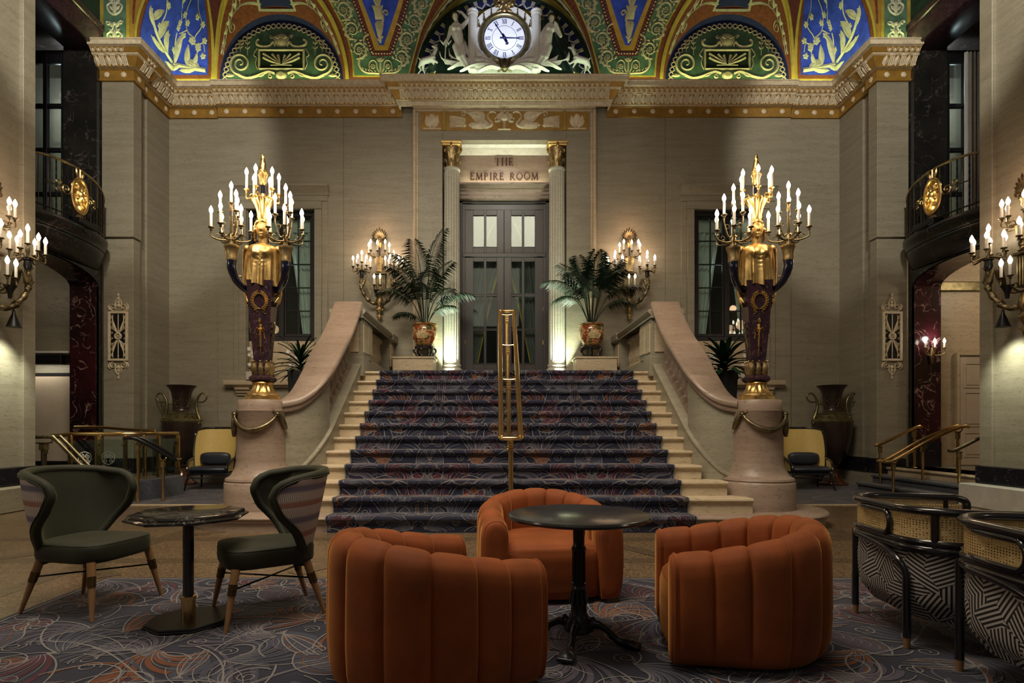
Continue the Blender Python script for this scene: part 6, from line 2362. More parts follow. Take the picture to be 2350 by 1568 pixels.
def motif(kind, cx, cy, rot, sc, fl, rd):
    out = []

    def R(mat, pts, w):
        out.append((mat, 'r', [tf(p) for p in pts], [x * sc for x in w] if isinstance(w, list) else w * sc))

    def F(mat, pts):
        out.append((mat, 'f', [tf(p) for p in pts], 0))

    def tf(p):
        x, y = p[0] * fl * sc, p[1] * sc
        return (cx + x * cos(rot) - y * sin(rot), cy + x * sin(rot) + y * cos(rot))
    LW = .020
    if kind == 'fan':
        F('slate', leafpoly(0, -.45, pi / 2, .9, .5, 0, 7))
        for i in range(9):
            a = pi / 2 + (i - 4) * .20
            p, w_ = crv(.02 * (i - 4), -.45, a, .98 - .035 * abs(i - 4), -(i - 4) * .24, LW * .7, LW * .9, 12)
            R('cream_pile' if i % 2 == 0 else ('orange_pile' if i in (1, 7) else 'lilac_pile'), p, LW * .9)
    elif kind == 'wine':
        for e in (-1, 1):
            for i in range(5):
                p, w_ = crv(.0, -.42 + .03 * i, (pi / 2 - e * (.25 + .24 * i)), .86 - .05 * i, -e * (.75), .12, .02, 11)
                R('wine_pile', p, w_)
            o = leafpoly(0, -.45, pi / 2 - e * .62, .95, .55, -e * .55, 8)
            R('cream_pile', closed(o), LW * .8)
        R('cream_pile', closed(circ(0, -.32, .10, 10)), LW)
    elif kind == 'paisley':
        o = leafpoly(-.1, -.45, 1.15, 1.05, .62, 1.1, 9)
        F('slate', o)
        R('cream_pile', closed(o), LW)
        o2 = leafpoly(-.04, -.36, 1.2, .78, .40, 1.0, 8)
        F('lilac_pile', o2)
        R('orange_pile', closed(o2), LW * .9)
        for k in range(5):
            p, w_ = crv(.02 - .02 * k, -.28 + .11 * k, .2, .26, 1.4, LW * .8, LW * .5, 7)
            R('cream_pile', p, LW * .6)
        p, w_ = spiral(-.38, .40, .16, 1.5, -.6, 1, LW, LW * .8, 22, .2)
        R('cream_pile', p, LW)
    elif kind == 'flower':
        R('cream_pile', closed(circ(0, 0, .47, 22, .42)), LW)
        F('navy', circ(0, 0, .44, 14, .39))
        for k in range(6):
            a = pi / 2 + (k - 2.5) * .62
            o = leafpoly(0, -.18, a, .46, .24, 0, 6)
            F('wine_pile' if k % 2 else 'orange_pile', o)
            R('cream_pile', closed(o), LW * .7)
        for k in (-1, 1):
            p, w_ = crv(0, -.2, pi / 2 + k * 1.2, .40, -k * 1.4, LW, LW * .6, 9)
            R('lilac_pile', p, .06)
    elif kind.startswith('plume'):
        col = kind[6:] + '_pile' if kind[6:] != 'slate' else 'slate'
        n, cu = 6, rd.uniform(1.3, 2.6)
        for i in range(n):
            t = i / (n - 1)
            p, w_ = crv(.03 * i, -.46 + .01 * i, 1.75 - t * .75, 1.02 - .40 * t, -cu * (.55 + .9 * t), .05, .075, 12)
            R(col, p, w_)
        for i in range(n + 1):
            t = (i - .5) / (n - 1)
            p, w_ = crv(.03 * (i - .5), -.46 + .01 * (i - .5), 1.75 - t * .75, 1.06 - .40 * t, -cu * (.55 + .9 * t), LW, LW, 14)
            R('cream_pile', p, LW * (1 if i in (0, n) else .5))
        p, w_ = crv(-.02, -.46, 2.1, .72, cu * .8, LW, LW, 12)
        R('cream_pile', p, LW)
        p, w_ = crv(-.04, -.46, 2.5, .5, cu * .7, .05, .03, 10)
        R('lilac_pile', p, w_)
        p, w_ = spiral(-.30, .10, .13, 1.4, 0, -1, LW, LW, 18, .25)
        R('cream_pile', p, LW * .8)
    elif kind == 'scroll':
        p, w_ = spiral(.02, .05, .40, 1.7, -pi / 2, 1, .10, .03, 34, .12)
        R('slate', p, [x * 1.6 for x in w_])
        R('cream_pile', p, LW)
        p2, w_ = spiral(.02, .05, .48, 1.2, -pi / 2, 1, .03, .03, 30, .4)
        R('orange_pile', p2, LW * 1.2)
        for k in range(6):
            a = -pi / 2 + k * .9
            o = leafpoly(.42 * cos(a), .05 + .42 * sin(a), a + .7, .24, .12, .8, 4)
            F('lilac_pile', o)
            R('cream_pile', closed(o), LW * .6)
    elif kind == 'petals':
        for k in range(5):
            o = circ(-.36 + .18 * k, .05 + .10 * sin(pi * k / 4), .13, 9, .20)
            F('slate', o)
            R('orange_pile', closed(o), LW)
        for i in range(8):
            p, w_ = crv((i - 3.5) * .04, -.42, pi / 2 + (i - 3.5) * .22, .55, -(i - 3.5) * .12, LW * .7, LW * .7, 8)
            R('cream_pile', p, LW * .8)
    return out


KINDS_ = ['plume_slate', 'plume_wine', 'paisley', 'plume_lilac', 'plume_orange', 'scroll', 'plume_slate', 'fan', 'plume_lilac', 'flower', 'plume_slate']


def clip_add(store, m, mp_ok):
    for mat, k, pts, w_ in m:
        if k == 'f':
            if all(mp_ok(p) for p in pts):
                store.setdefault(mat, ([], []))[1].append(pts)
        else:
            run, rw = [], []
            for i, p in enumerate(pts):
                if mp_ok(p):
                    run.append(p); rw.append(w_[i] if isinstance(w_, list) else w_)
                else:
                    if len(run) > 1: store.setdefault(mat, ([], []))[0].append((run, rw))
                    run, rw = [], []
            if len(run) > 1: store.setdefault(mat, ([], []))[0].append((run, rw))


def lay(store, mp, parent, th=.0022):
    for mat, (st, fl) in store.items():
        mb, nm_ = MB(), mat + str(len(fl))
        for i, f in enumerate(fl):
            fills(mb, [f], mp, .0010 + 4e-6 * (i % 300) + 1.3e-6 * len(nm_), .0004 + 4e-6 * (i % 300) + 1.3e-6 * len(nm_))
        for i, q in enumerate(st):
            e = 5e-6 * (i % 200) + (.0012 if mat == 'cream_pile' else 0)
            ribbons(mb, [q], mp, th + e, th * .75 + e)
        nm = {'navy': 'ground_figure', 'slate': 'slate_figure', 'cream_pile': 'cream_figure', 'orange_pile': 'rust_figure', 'wine_pile': 'wine_figure', 'lilac_pile': 'lilac_figure'}[mat]
        mb.obj(nm, mat, parent, 60)


def dense(pts, step=.035):
    out = []
    for a, b in zip(pts, pts[1:]):
        n = max(1, int(hypot(b[0] - a[0], b[1] - a[1]) / step))
        for k in range(n):
            out.append((a[0] + (b[0] - a[0]) * k / n, a[1] + (b[1] - a[1]) * k / n))
    return out + [pts[-1]]


def build_stair_carpet():
    c = thing('stair_carpet', 'patterned navy carpet running down the middle of the staircase', 'carpet')
    HW = 2.185
    pr = [(SD - .45, .004)] if False else []
    pr.append((SD - .012, .0))
    for k in range(1, SN + 1):
        y, z = SY(k), SR * k
        pr += [(y - .012, z - .070), (y - .030, z - .055), (y - .050, z - .036), (y - .054, z - .016), (y - .046, z + .006), (y - .026, z + .016), (y + .02, z + .013)]
        if k < SN:
            pr.append((y + ST - .012, z + .011))
    pr.append((12.95, ZL + .012))
    # arc length table
    L = [0]
    for a, b in zip(pr, pr[1:]):
        L.append(L[-1] + hypot(b[0] - a[0], b[1] - a[1]))

    def at(sv, h):
        sv = min(max(sv, 0), L[-1])
        lo, hi = 0, len(L) - 1
        while hi - lo > 1:
            m_ = (lo + hi) // 2
            if L[m_] <= sv: lo = m_
            else: hi = m_
        a, b = pr[lo], pr[hi]
        t = (sv - L[lo]) / (L[hi] - L[lo] + 1e-9)
        dy, dz = b[0] - a[0], b[1] - a[1]
        q = hypot(dy, dz) or 1
        return a[0] + dy * t - dz / q * h, a[1] + dz * t + dy / q * h
    mb = MB()
    n = len(pr)
    def g(u, v):
        i = round(v * (n - 1))
        return (-HW + 2 * HW * u, pr[i][0], pr[i][1])
    mb.grid(3, n, g)
    mb.obj('runner', 'navy', c, 50)
    for s in (-1, 1):
        mb = MB()
        mb.grid(2, n, lambda u, v: (s * HW, pr[round(v * (n - 1))][0] + (0.0 if u == 0 else .010), pr[round(v * (n - 1))][1] + (0 if u == 0 else -.012)))
        mb.grid(2, n, lambda u, v: (s * (HW - .014 * u + .002), *at(L[round(v * (n - 1))], .003)))
        mb.obj('edge_binding', 'cream_pile', c)
    HT, VT = HW / 2, 2.42
    rd = random.Random(11)
    tile = []
    for j in range(6):
        for i in range(3):
            kind = KINDS_[(i * 3 + j * 2 + (i * j) % 3) % len(KINDS_)]
            cx, cy = (i + .5) * HT / 3 + rd.uniform(-.02, .02), (j + .5) * VT / 6
            tile.append((kind, cx, cy, rd.choice([0, .5, -.5, .8, -.9, 1.5]), rd.uniform(.40, .52), rd.choice([1, -1])))
    # motifs centred on the mirror axes
    for j in range(4):
        tile.append((['wine', 'flower', 'fan', 'wine'][j], 0, (j + .35) * VT / 4, 0, .46, 1))
        tile.append((['fan', 'wine', 'flower', 'fan'][j], HT, (j + .8) * VT / 4, 0, .46, 1))
    store = {}
    base = []
    for (kind, cx, cy, rot, sc, fl) in tile:
        base += motif(kind, cx, cy, rot, sc, fl, rd)
    smax = L[-1] - 2.2
    for rep in range(3):
        for col in range(4):
            m2 = []
            for mat, k, pts, w_ in base:
                q = []
                for p in pts:
                    x = p[0]
                    X = -HW + col * HT + (x if col % 2 == 0 else HT - x)
                    q.append((X, p[1] + rep * VT))
                if k == 'r' :
                    if isinstance(w_, list): w_ = sum(w_) / len(w_)
                    q = dense(q, .03)
                m2.append((mat, k, q, w_))
            lo, hi = -HW + col * HT - .001, -HW + (col + 1) * HT + .001
            clip_add(store, m2, lambda p: lo <= p[0] <= hi and abs(p[0]) < HW - .02 and .01 < p[1] < smax)
    # fills bridging several folds of the profile would cut corners: drop the big ones into ribbons
    for mat in store:
        st_, fl_ = store[mat]
        keep = []
        for f in fl_:
            ys = [p[1] for p in f]
            cx, y0, y1 = sum(p[0] for p in f) / len(f), min(ys), max(ys)
            m_ = int((y1 - y0) / .03) + 2
            rows = []
            for r_ in range(1, m_):
                yy = y0 + (y1 - y0) * r_ / m_
                xs = []
                for a, b in zip(f, f[1:] + f[:1]):
                    if (a[1] - yy) * (b[1] - yy) < 0:
                        xs.append(a[0] + (b[0] - a[0]) * (yy - a[1]) / (b[1] - a[1]))
                if len(xs) >= 2:
                    rows.append((min(xs), max(xs), yy))
            if len(rows) > 1:
                st_.append(([((a + b) / 2, y) for a, b, y in rows], [b - a for a, b, y in rows]))
        store[mat] = (st_, keep)

    def mp(u, v, h):
        y, z = at(v, h)
        return (u, y, z)
    # broad fills lie below the fine lines
    for mat, (st_, fl_) in store.items():
        mb = MB()
        wide = [x for x in st_ if max(x[1]) > .05]
        fine = [x for x in st_ if max(x[1]) <= .05]
        for i, x in enumerate(wide):
            ribbons(mb, [x], mp, .0012 + .00004 * (i % 25), .0010 + .00004 * (i % 25))
        ribbons(mb, fine, mp, .004 if mat == 'cream_pile' else .0034, .0028)
        nm = {'navy': 'ground_figure', 'slate': 'slate_figure', 'cream_pile': 'cream_figure', 'orange_pile': 'rust_figure', 'wine_pile': 'wine_figure', 'lilac_pile': 'lilac_figure'}[mat]
        mb.obj(nm, mat, c, 60)


def build_rug():
    r = thing('floor_rug', 'large navy rug with swirling floral pattern under the lounge seating', 'rug')
    X0, X1, Y0, Y1 = -3.37, 3.42, 1.6, 4.83
    mb = MB(); mb.box(X0, X1, Y0, Y1, 0, .012, .004)
    mb.obj('rug_field', 'navy', r)
    mp = lambda u, v, h: (u, v, .012 + h)
    mb = MB()
    e = .045
    ribbons(mb, [([(X0 + e, Y0), (X0 + e, Y1 - e), (X0 + e + .0001, Y1 - e)], .016), ([(X0 + e, Y1 - e), (X1 - e, Y1 - e)], .016), ([(X1 - e, Y1 - e), (X1 - e, Y0)], .016)], mp, .003)
    mb.obj('border_line', 'cream_pile', r)
    rd = random.Random(23)
    store = {}
    ok = lambda p: X0 + .07 < p[0] < X1 - .07 and Y0 + .07 < p[1] < Y1 - .07
    nx, ny = 19, 10
    for j in range(ny):
        for i in range(nx):
            kind = KINDS_[(i * 3 + j * 7 + (i * j) % 4) % len(KINDS_)]
            sc = rd.uniform(.38, .54)
            clip_add(store, motif(kind, X0 + (i + .5 + .25 * (j % 2)) * (X1 - X0) / nx, Y0 + (j + .5) * (Y1 - Y0) / ny, rd.uniform(-3.1, 3.1), sc, rd.choice([1, -1]), rd), ok)
    # long sweeping stems tying the figure together
    for k in range(46):
        p, w_ = crv(rd.uniform(X0, X1), rd.uniform(Y0, Y1), rd.uniform(0, 6.28), rd.uniform(.9, 1.6), rd.uniform(-4, 4), .01, .01, 30, rd.uniform(-5, 5))
        clip_add(store, [('cream_pile', 'r', p, .010)], ok)
        q = [(x + .03, y + .02) for x, y in p]
        clip_add(store, [(rd.choice(['lilac_pile', 'orange_pile', 'slate']), 'r', q, .022)], ok)
    lay(store, mp, r)


def build_handrail():
    h = thing('handrail', 'double brass handrail on fluted posts up the centre of the stair', 'handrail')
    z = lambda y: 1.125 + .725 * (y - 7.05)
    mb = MB()
    for s in (-1, 1):
        pts = [(s * .118, y, z(y)) for y in (7.05, 7.6, 8.4, 9.2, 9.9)]
        mb.tube(pts, .034, 12, flat=.9)
        mb.obj('rail', 'brass', h); mb = MB()
    for y in (7.03, 9.92):
        mb = MB()
        mb.tube(smooth_pts([(-.118, y + (.03 if y < 8 else -.03), z(y)), (-.10, y, z(y)), (0, y - (.015 if y < 8 else -.015), z(y)), (.10, y, z(y)), (.118, y + (.03 if y < 8 else -.03), z(y))], 4), .026, 10)
        mb.obj('rail_end', 'brass', h)
    for y, zb in ((7.12, SR + .012), (8.24, SR * 5 + .012), (9.06, SR * 8 + .012), (9.93, SR * 11 + .012)):
        zt = z(y) - .05
        p = MB()
        p.lathe([(.031, 0), (.031, zt - zb - .12)], 32, (0, y, zb), rf=lambda a, q: 1 - .10 * abs(sin(6 * a)))
        p.box(-.045, .045, y - .045, y + .045, zb, zb + .015, .004); p.box(-.034, .034, y - .034, y + .034, zb + .015, zb + .05, .008)
        po = p.obj('post', 'brass', h)
        q = MB()
        q.box(-.03, .03, y - .03, y + .03, zt - .15, zt - .04, .006)
        for k in range(3):
            for j in (-1, 1):
                q.ball((j * .012, y - .031, zt - .13 + .034 * k), .010, 6, 4)
        q.box(-.036, .036, y - .036, y + .036, zt - .165, zt - .15, .004); q.box(-.036, .036, y - .036, y + .036, zt - .045, zt - .03, .004)
        q.obj('capital', 'gold', po)
        q = MB()
        q.tube(smooth_pts([(-.118, y, zt + .03), (-.10, y, zt - .01), (-.05, y, zt - .025), (.05, y, zt - .025), (.10, y, zt - .01), (.118, y, zt + .03)], 4), .011, 8)
        q.obj('bracket', 'brass', po)
# ------------------------------------------------------------------ lounge furniture (local front = -y)
def build_tub_chairs():
    t = thing('tub_chair', '', 'chair', (0, 0, 0), 0, 'rust velvet channelled tub chairs')
    a, Tk = .405, .165
    # centre line of the shell in plan with arc length
    def plan(q):
        """q 0..1 from the right arm tip round the back to the left arm tip: (x, y, nx, ny)"""
        s_, ar = .40, pi * a
        tot = 2 * s_ + ar
        d = q * tot
        if d < s_:
            return (a, -.42 + d, 1, 0)
        if d < s_ + ar:
            th = (d - s_) / a
            return (a * cos(th), -.02 + a * sin(th) * 1.04, cos(th), sin(th))
        return (-a, -.02 - (d - s_ - ar), -1, 0)
    top = lambda q: .615 + .145 * (sin(pi * q) ** 1.6)

    def sec(v, H):
        pts = [(.030, .028), (.062, .06), (.082, .14), (.090, .28), (.088, .45), (.085, H - .10), (.072, H - .045), (.042, H - .010), (0, H), (-.042, H - .010), (-.070, H - .045), (-.082, H - .10), (-.082, .48), (-.080, .25), (-.06, .03)]
        f = v * (len(pts) - 1)
        i = min(int(f), len(pts) - 2)
        k = f - i
        return (pts[i][0] + (pts[i + 1][0] - pts[i][0]) * k, pts[i][1] + (pts[i + 1][1] - pts[i][1]) * k)
    NCH = 11
    for c in range(NCH):
        mb = MB()
        def fn(u, v):
            q = (c + u) / NCH
            x, y, nx, ny = plan(min(max(q, 0), 1))
            puff = .016 * (1 - abs(2 * u - 1) ** 3.2) - .016 * (abs(2 * u - 1) ** 12)
            o, z = sec(v, top(q))
            g = .5 + .5 * cos(min(1, v / .0001) * 0)
            k = puff
            # puff follows the direction of the section away from its core
            dirx = o / .09
            up = max(0, 1 - abs(o) / .085) if z > .5 else 0
            oo = o + k * max(-1, min(1, dirx)) * (1 if z > .06 else .4)
            return (x + nx * oo, y + ny * oo, z + k * up * .6)
        mb.grid(15, 36, fn)
        mb.obj('channel', 'velvet_o', t, 80)
    for s in (-1, 1):
        # rolled panel closing each arm
        prof = [sec(v / 33, .615) for v in range(34)]
        mb = MB()
        n = len(prof)
        cx, cz = 0, .34
        vs = []
        for k, (sc, dy) in enumerate(((.86, .05), (.985, .004), (1.0, -.014), (.93, -.030), (.80, -.038), (.4, -.043))):
            for o, z in prof:
                vs.append((s * a + s * o * sc, -.418 + dy, cz + (z - cz) * (sc if sc == 1 else 1 - (1 - sc) * .30)))
        fs = []
        for k in range(5):
            for i in range(n):
                j = (i + 1) % n
                fs.append((k * n + i, k * n + j, (k + 1) * n + j, (k + 1) * n + i))
        fs.append(tuple(5 * n + i for i in range(n)))
        mb.add(vs, fs)
        mb.obj('arm_front', 'velvet_o', t, 60)
        mb = MB(); mb.tube([(s * a + s * o * .985, -.434, z) for o, z in prof[1:]], .006, 6)
        mb.obj('piping', 'velvet_o', t)
    # seat: rounded block whose front drops to the floor
    mb = MB()
    def seat(u, v):
        x = -.325 + .65 * u
        pr = [(-.405, .035), (-.425, .07), (-.432, .20), (-.430, .34), (-.415, .405), (-.38, .435), (-.30, .45), (0, .455), (.33, .44)]
        f = v * (len(pr) - 1); i = min(int(f), len(pr) - 2); k = f - i
        y, z = pr[i][0] + (pr[i + 1][0] - pr[i][0]) * k, pr[i][1] + (pr[i + 1][1] - pr[i][1]) * k
        e = abs(2 * u - 1) ** 6
        bow = -.035 * (1 - (2 * u - 1) ** 2) if y < -.2 else 0
        return (x, y + bow + .03 * e * (1 if y < -.2 else 0), z - .03 * e * (1 if z > .38 else 0))
    mb.grid(21, 33, seat)
    mb.obj('seat', 'velvet_o', t, 80)
    mb = MB(); mb.lathe([(.30, 0), (.31, .01), (.30, .04)], 30, (0, .0, 0))
    mb.obj('swivel_base', 'blackmetal', t)
    t.location = (-.53, 2.94, .0135)
    t.rotation_euler = (0, 0, radians(123))
    t.scale = (.94, .94, .97)
    t['label'] = 'rust velvet tub chair turned away from us in the near centre, back to the camera'
    dup(t, (.185, 4.50, .0135), radians(6), 'rust velvet tub chair facing us behind the round black table', scale=(1.0, .94, .95))
    dup(t, (1.20, 3.33, .0135), radians(-100), 'rust velvet tub chair right of the round table with its side to us', scale=(.92, .92, .95))


def build_round_table():
    t = thing('bistro_table', 'round black table with cast iron pedestal between the rust tub chairs', 'table', (.30, 3.37, .0135))
    mb = MB(); mb.lathe([(.0, .712), (.39, .712), (.402, .716), (.406, .728), (.402, .738), (.395, .741), (0, .741)], 72)
    mb.obj('table_top', pm('black_slate_top', (.030, .030, .032), .20, 0, .35, 3, stretch=(1, 6, 1)), t)
    mb = MB()
    mb.lathe([(.06, .70), (.06, .69), (.042, .68), (.040, .67), (.034, .66), (.032, .56), (.036, .555), (.036, .55), (.042, .545), (.042, .53), (.036, .525), (.033, .52), (.032, .40), (.034, .35), (.042, .345), (.042, .333), (.036, .328), (.040, .32), (.042, .31), (.036, .30), (.034, .235), (.044, .23), (.046, .17), (.055, .16), (.058, .145), (.072, .13), (.074, .11), (.085, .095), (.088, .08), (.06, .06), (0, .055)], 36)
    for k in range(10):
        a = 2 * pi * k / 10
        mb.tube([(.033 * cos(a), .033 * sin(a), .53), (.0335 * cos(a), .0335 * sin(a), .35)], .005, 5)
        mb.tube([(.046 * cos(a), .046 * sin(a), .23), (.040 * cos(a), .040 * sin(a), .29), (.036 * cos(a), .036 * sin(a), .31)], [.010, .007, .001], 5)
    mb.box(-.20, .20, -.018, .018, .692, .712, .004); mb.box(-.018, .018, -.20, .20, .692, .712, .004)
    mb.obj('pedestal', 'iron', t)
    for k in range(4):
        a = radians(-20 + 90 * k)
        mb = MB()
        pts = smooth_pts([(.05, 0, .105), (.11, 0, .115), (.17, 0, .085), (.22, 0, .04), (.275, 0, .030)], 5)
        n = len(pts)
        for i in range(n - 1):
            cap(mb, pts[i], pts[i + 1], .034 - .014 * sin(pi * i / n), .034 - .014 * sin(pi * (i + 1) / n), 8)
        mb.ball((.285, 0, .028), (.045, .042, .030), 10, 7)
        for j in (-1.5, -.5, .5, 1.5):
            cap(mb, (.285, .018 * j, .036), (.335, .024 * j, .022), .016, .014, 8)
            cap(mb, (.335, .024 * j, .020), (.348, .026 * j, .008), .009, .004, 6)
        for j in range(4):
            mb.ball((.08 + .035 * j, 0, .145 - .012 * j - .006 * j * j), (.016, .02, .014), 7, 5)
        m2 = MB(); m2.merge(mb, Rz(a))
        blob('claw_foot', m2, 'iron', t, .0075, 1)


def octagon(r, a0=pi / 8):
    return [(r * cos(a0 + k * pi / 4), r * sin(a0 + k * pi / 4)) for k in range(8)]


def build_octagon_table():
    t = thing('octagonal_table', 'octagonal black marble table on a slim post between the green chairs', 'table', (-2.12, 3.72, .0135), .18, scale=.95)
    mb = MB()
    for sc in (1,):
        o = octagon(1)
        vs, fs = [], []
        rings = [(.345, .690), (.362, .692), (.376, .700), (.376, .708), (.360, .716), (.352, .718), (.352, .726), (.345, .737), (.335, .741)]
        for r, z in rings:
            vs += [(p[0] * r, p[1] * r, z) for p in o]
        for k in range(len(rings) - 1):
            for i in range(8):
                fs.append((k * 8 + i, k * 8 + (i + 1) % 8, (k + 1) * 8 + (i + 1) % 8, (k + 1) * 8 + i))
        fs += [tuple(range(7, -1, -1)), tuple((len(rings) - 1) * 8 + i for i in range(8))]
        mb.add(vs, fs)
    mb.obj('table_top', 'table_marble', t, 25)
    mb = MB(); mb.lathe([(.034, .02), (.034, .69)], 28); mb.box(-.15, .15, -.02, .02, .672, .69, .004)
    mb.obj('post', 'blacklac', t)
    mb = MB(); mb.lathe([(.044, .028), (.044, .155), (.050, .158), (.050, .178), (.044, .182), (.036, .183)], 36)
    mb.obj('sleeve', 'brass', t)
    mb = MB(); mb.prism(octagon(.268), 0, .016, None, .004); mb.prism(octagon(.258), .016, .030, None, .006)
    mb.obj('base', 'blackmetal', t, 25)


def build_green_chairs():
    t = thing('wing_chair', '', 'chair', (0, 0, 0), 0, 'olive velvet wing back side chairs')
    # seat cushion, wider in front
    mb = MB()
    def seat(u, v):
        prof = [(0, .345), (.5, .345), (.93, .350), (.985, .362), (1.0, .385), (1.0, .44), (.985, .462), (.94, .474), (.6, .485), (0, .49)]
        f = v * (len(prof) - 1); i = min(int(f), len(prof) - 2); k = f - i
        r, z = prof[i][0] + (prof[i + 1][0] - prof[i][0]) * k, prof[i][1] + (prof[i + 1][1] - prof[i][1]) * k
        a = 2 * pi * u
        c, s_ = cos(a), sin(a)
        e = 2 / 4.2
        x = abs(c) ** e * (1 if c > 0 else -1)
        y = abs(s_) ** e * (1 if s_ > 0 else -1)
        w_ = .292 - .042 * (y * .5 + .5)
        return (x * w_ * r, -.015 + y * .285 * r, z)
    mb.grid(56, 19, seat, cu=True)
    mb.obj('seat', 'velvet_g', t, 60)
    mb = MB(); mb.tube([seat(k / 56, .70) for k in range(56)], .005, 5, closed=True)
    mb.obj('piping', 'velvet_g', t)

    # wrapped back: angle grows from a narrow waist to broad wings
    def A(v):
        return lerp_tab([(0, .78), (.18, .86), (.40, 1.22), (.60, 1.66), (.78, 1.86), (.90, 1.78), (.97, 1.45), (1.0, 1.0)], v)
    def shell(u, v, off):
        an = A(v)
        th = (2 * u - 1) * an
        rx = .268 + .075 * v + .03 * sin(pi * v)
        ry = .255 + .045 * v
        z = .335 + .60 * v - .015 * (2 * u - 1) ** 2 * v
        lean = .085 * v
        x, y = (rx + off) * sin(th), .0 + (ry + off) * cos(th) + lean
        return (x, y - .02, z)
    mb = MB(); mb.grid(41, 30, lambda u, v: shell(u, v, -.022))
    mb.obj('backrest', 'velvet_g', t, 70)
    mb = MB(); mb.grid(41, 30, lambda u, v: shell(u, v * .985, .022), uvfn=lambda u, v: ((u - .5) * .9 * A(v) / 1.5 + .5, v * .95))
    mb.obj('back_cover', 'ikat', t, 70)
    # padded velvet rim right round the outline
    rim = [(0, v / 24) for v in range(25)] + [(u / 16, 1) for u in range(1, 16)] + [(1, 1 - v / 24) for v in range(25)]
    mb = MB()
    rp = [shell(u, v, 0) for u, v in rim]
    mb.tube([Vector(p) for p in rp], .030, 10)
    mb.obj('rim', 'velvet_g', t, 70)
    mb = MB(); mb.tube([Vector(shell(min(max(u, .015), .985), min(v, .975), .030)) for u, v in rim], .004, 5)
    mb.obj('piping', 'velvet_g', t)
    mb = MB(); mb.grid(30, 2, lambda u, v: shell(u, .0, -.022 + .044 * v))
    mb.obj('back_underside', 'velvet_g', t)
    legs = [(-.24, -.235, -.30, -.30), (.24, -.235, .30, -.30), (-.19, .20, -.24, .31), (.19, .20, .24, .31)]
    for (x0, y0, x1, y1) in legs:
        P = lambda k: (x0 + (x1 - x0) * k, y0 + (y1 - y0) * k, .36 - .36 * k)
        mb = MB(); mb.tube([P(0), P(.35), P(.42), P(1)], [.027, .024, .022, .012], 14)
        lg = mb.obj('leg', 'oak', t)
        mb = MB(); mb.tube([P(.24), P(.42)], [.0275, .0255], 14)
        mb.obj('collar', pm('dark_brass', (.16, .11, .05), .35, 1, .3, 8), lg)
    for (i, j) in ((0, 3), (1, 2)):
        a, b = legs[i], legs[j]
        k = .33
        mb = MB(); mb.tube([(a[0] + (a[2] - a[0]) * k, a[1] + (a[3] - a[1]) * k, .24), (b[0] + (b[2] - b[0]) * k, b[1] + (b[3] - b[1]) * k, .24)], .006, 6)
        mb.obj('stretcher', 'blackmetal', t)
    t.location = (-2.975, 4.07, .0135)
    t.rotation_euler = (0, 0, radians(80))
    t['label'] = 'olive velvet wing back chair at left, striped woven back towards us'
    dup(t, (-1.70, 3.94, .0135), radians(-58), 'olive velvet wing back chair right of the octagonal table, striped back to the stair')


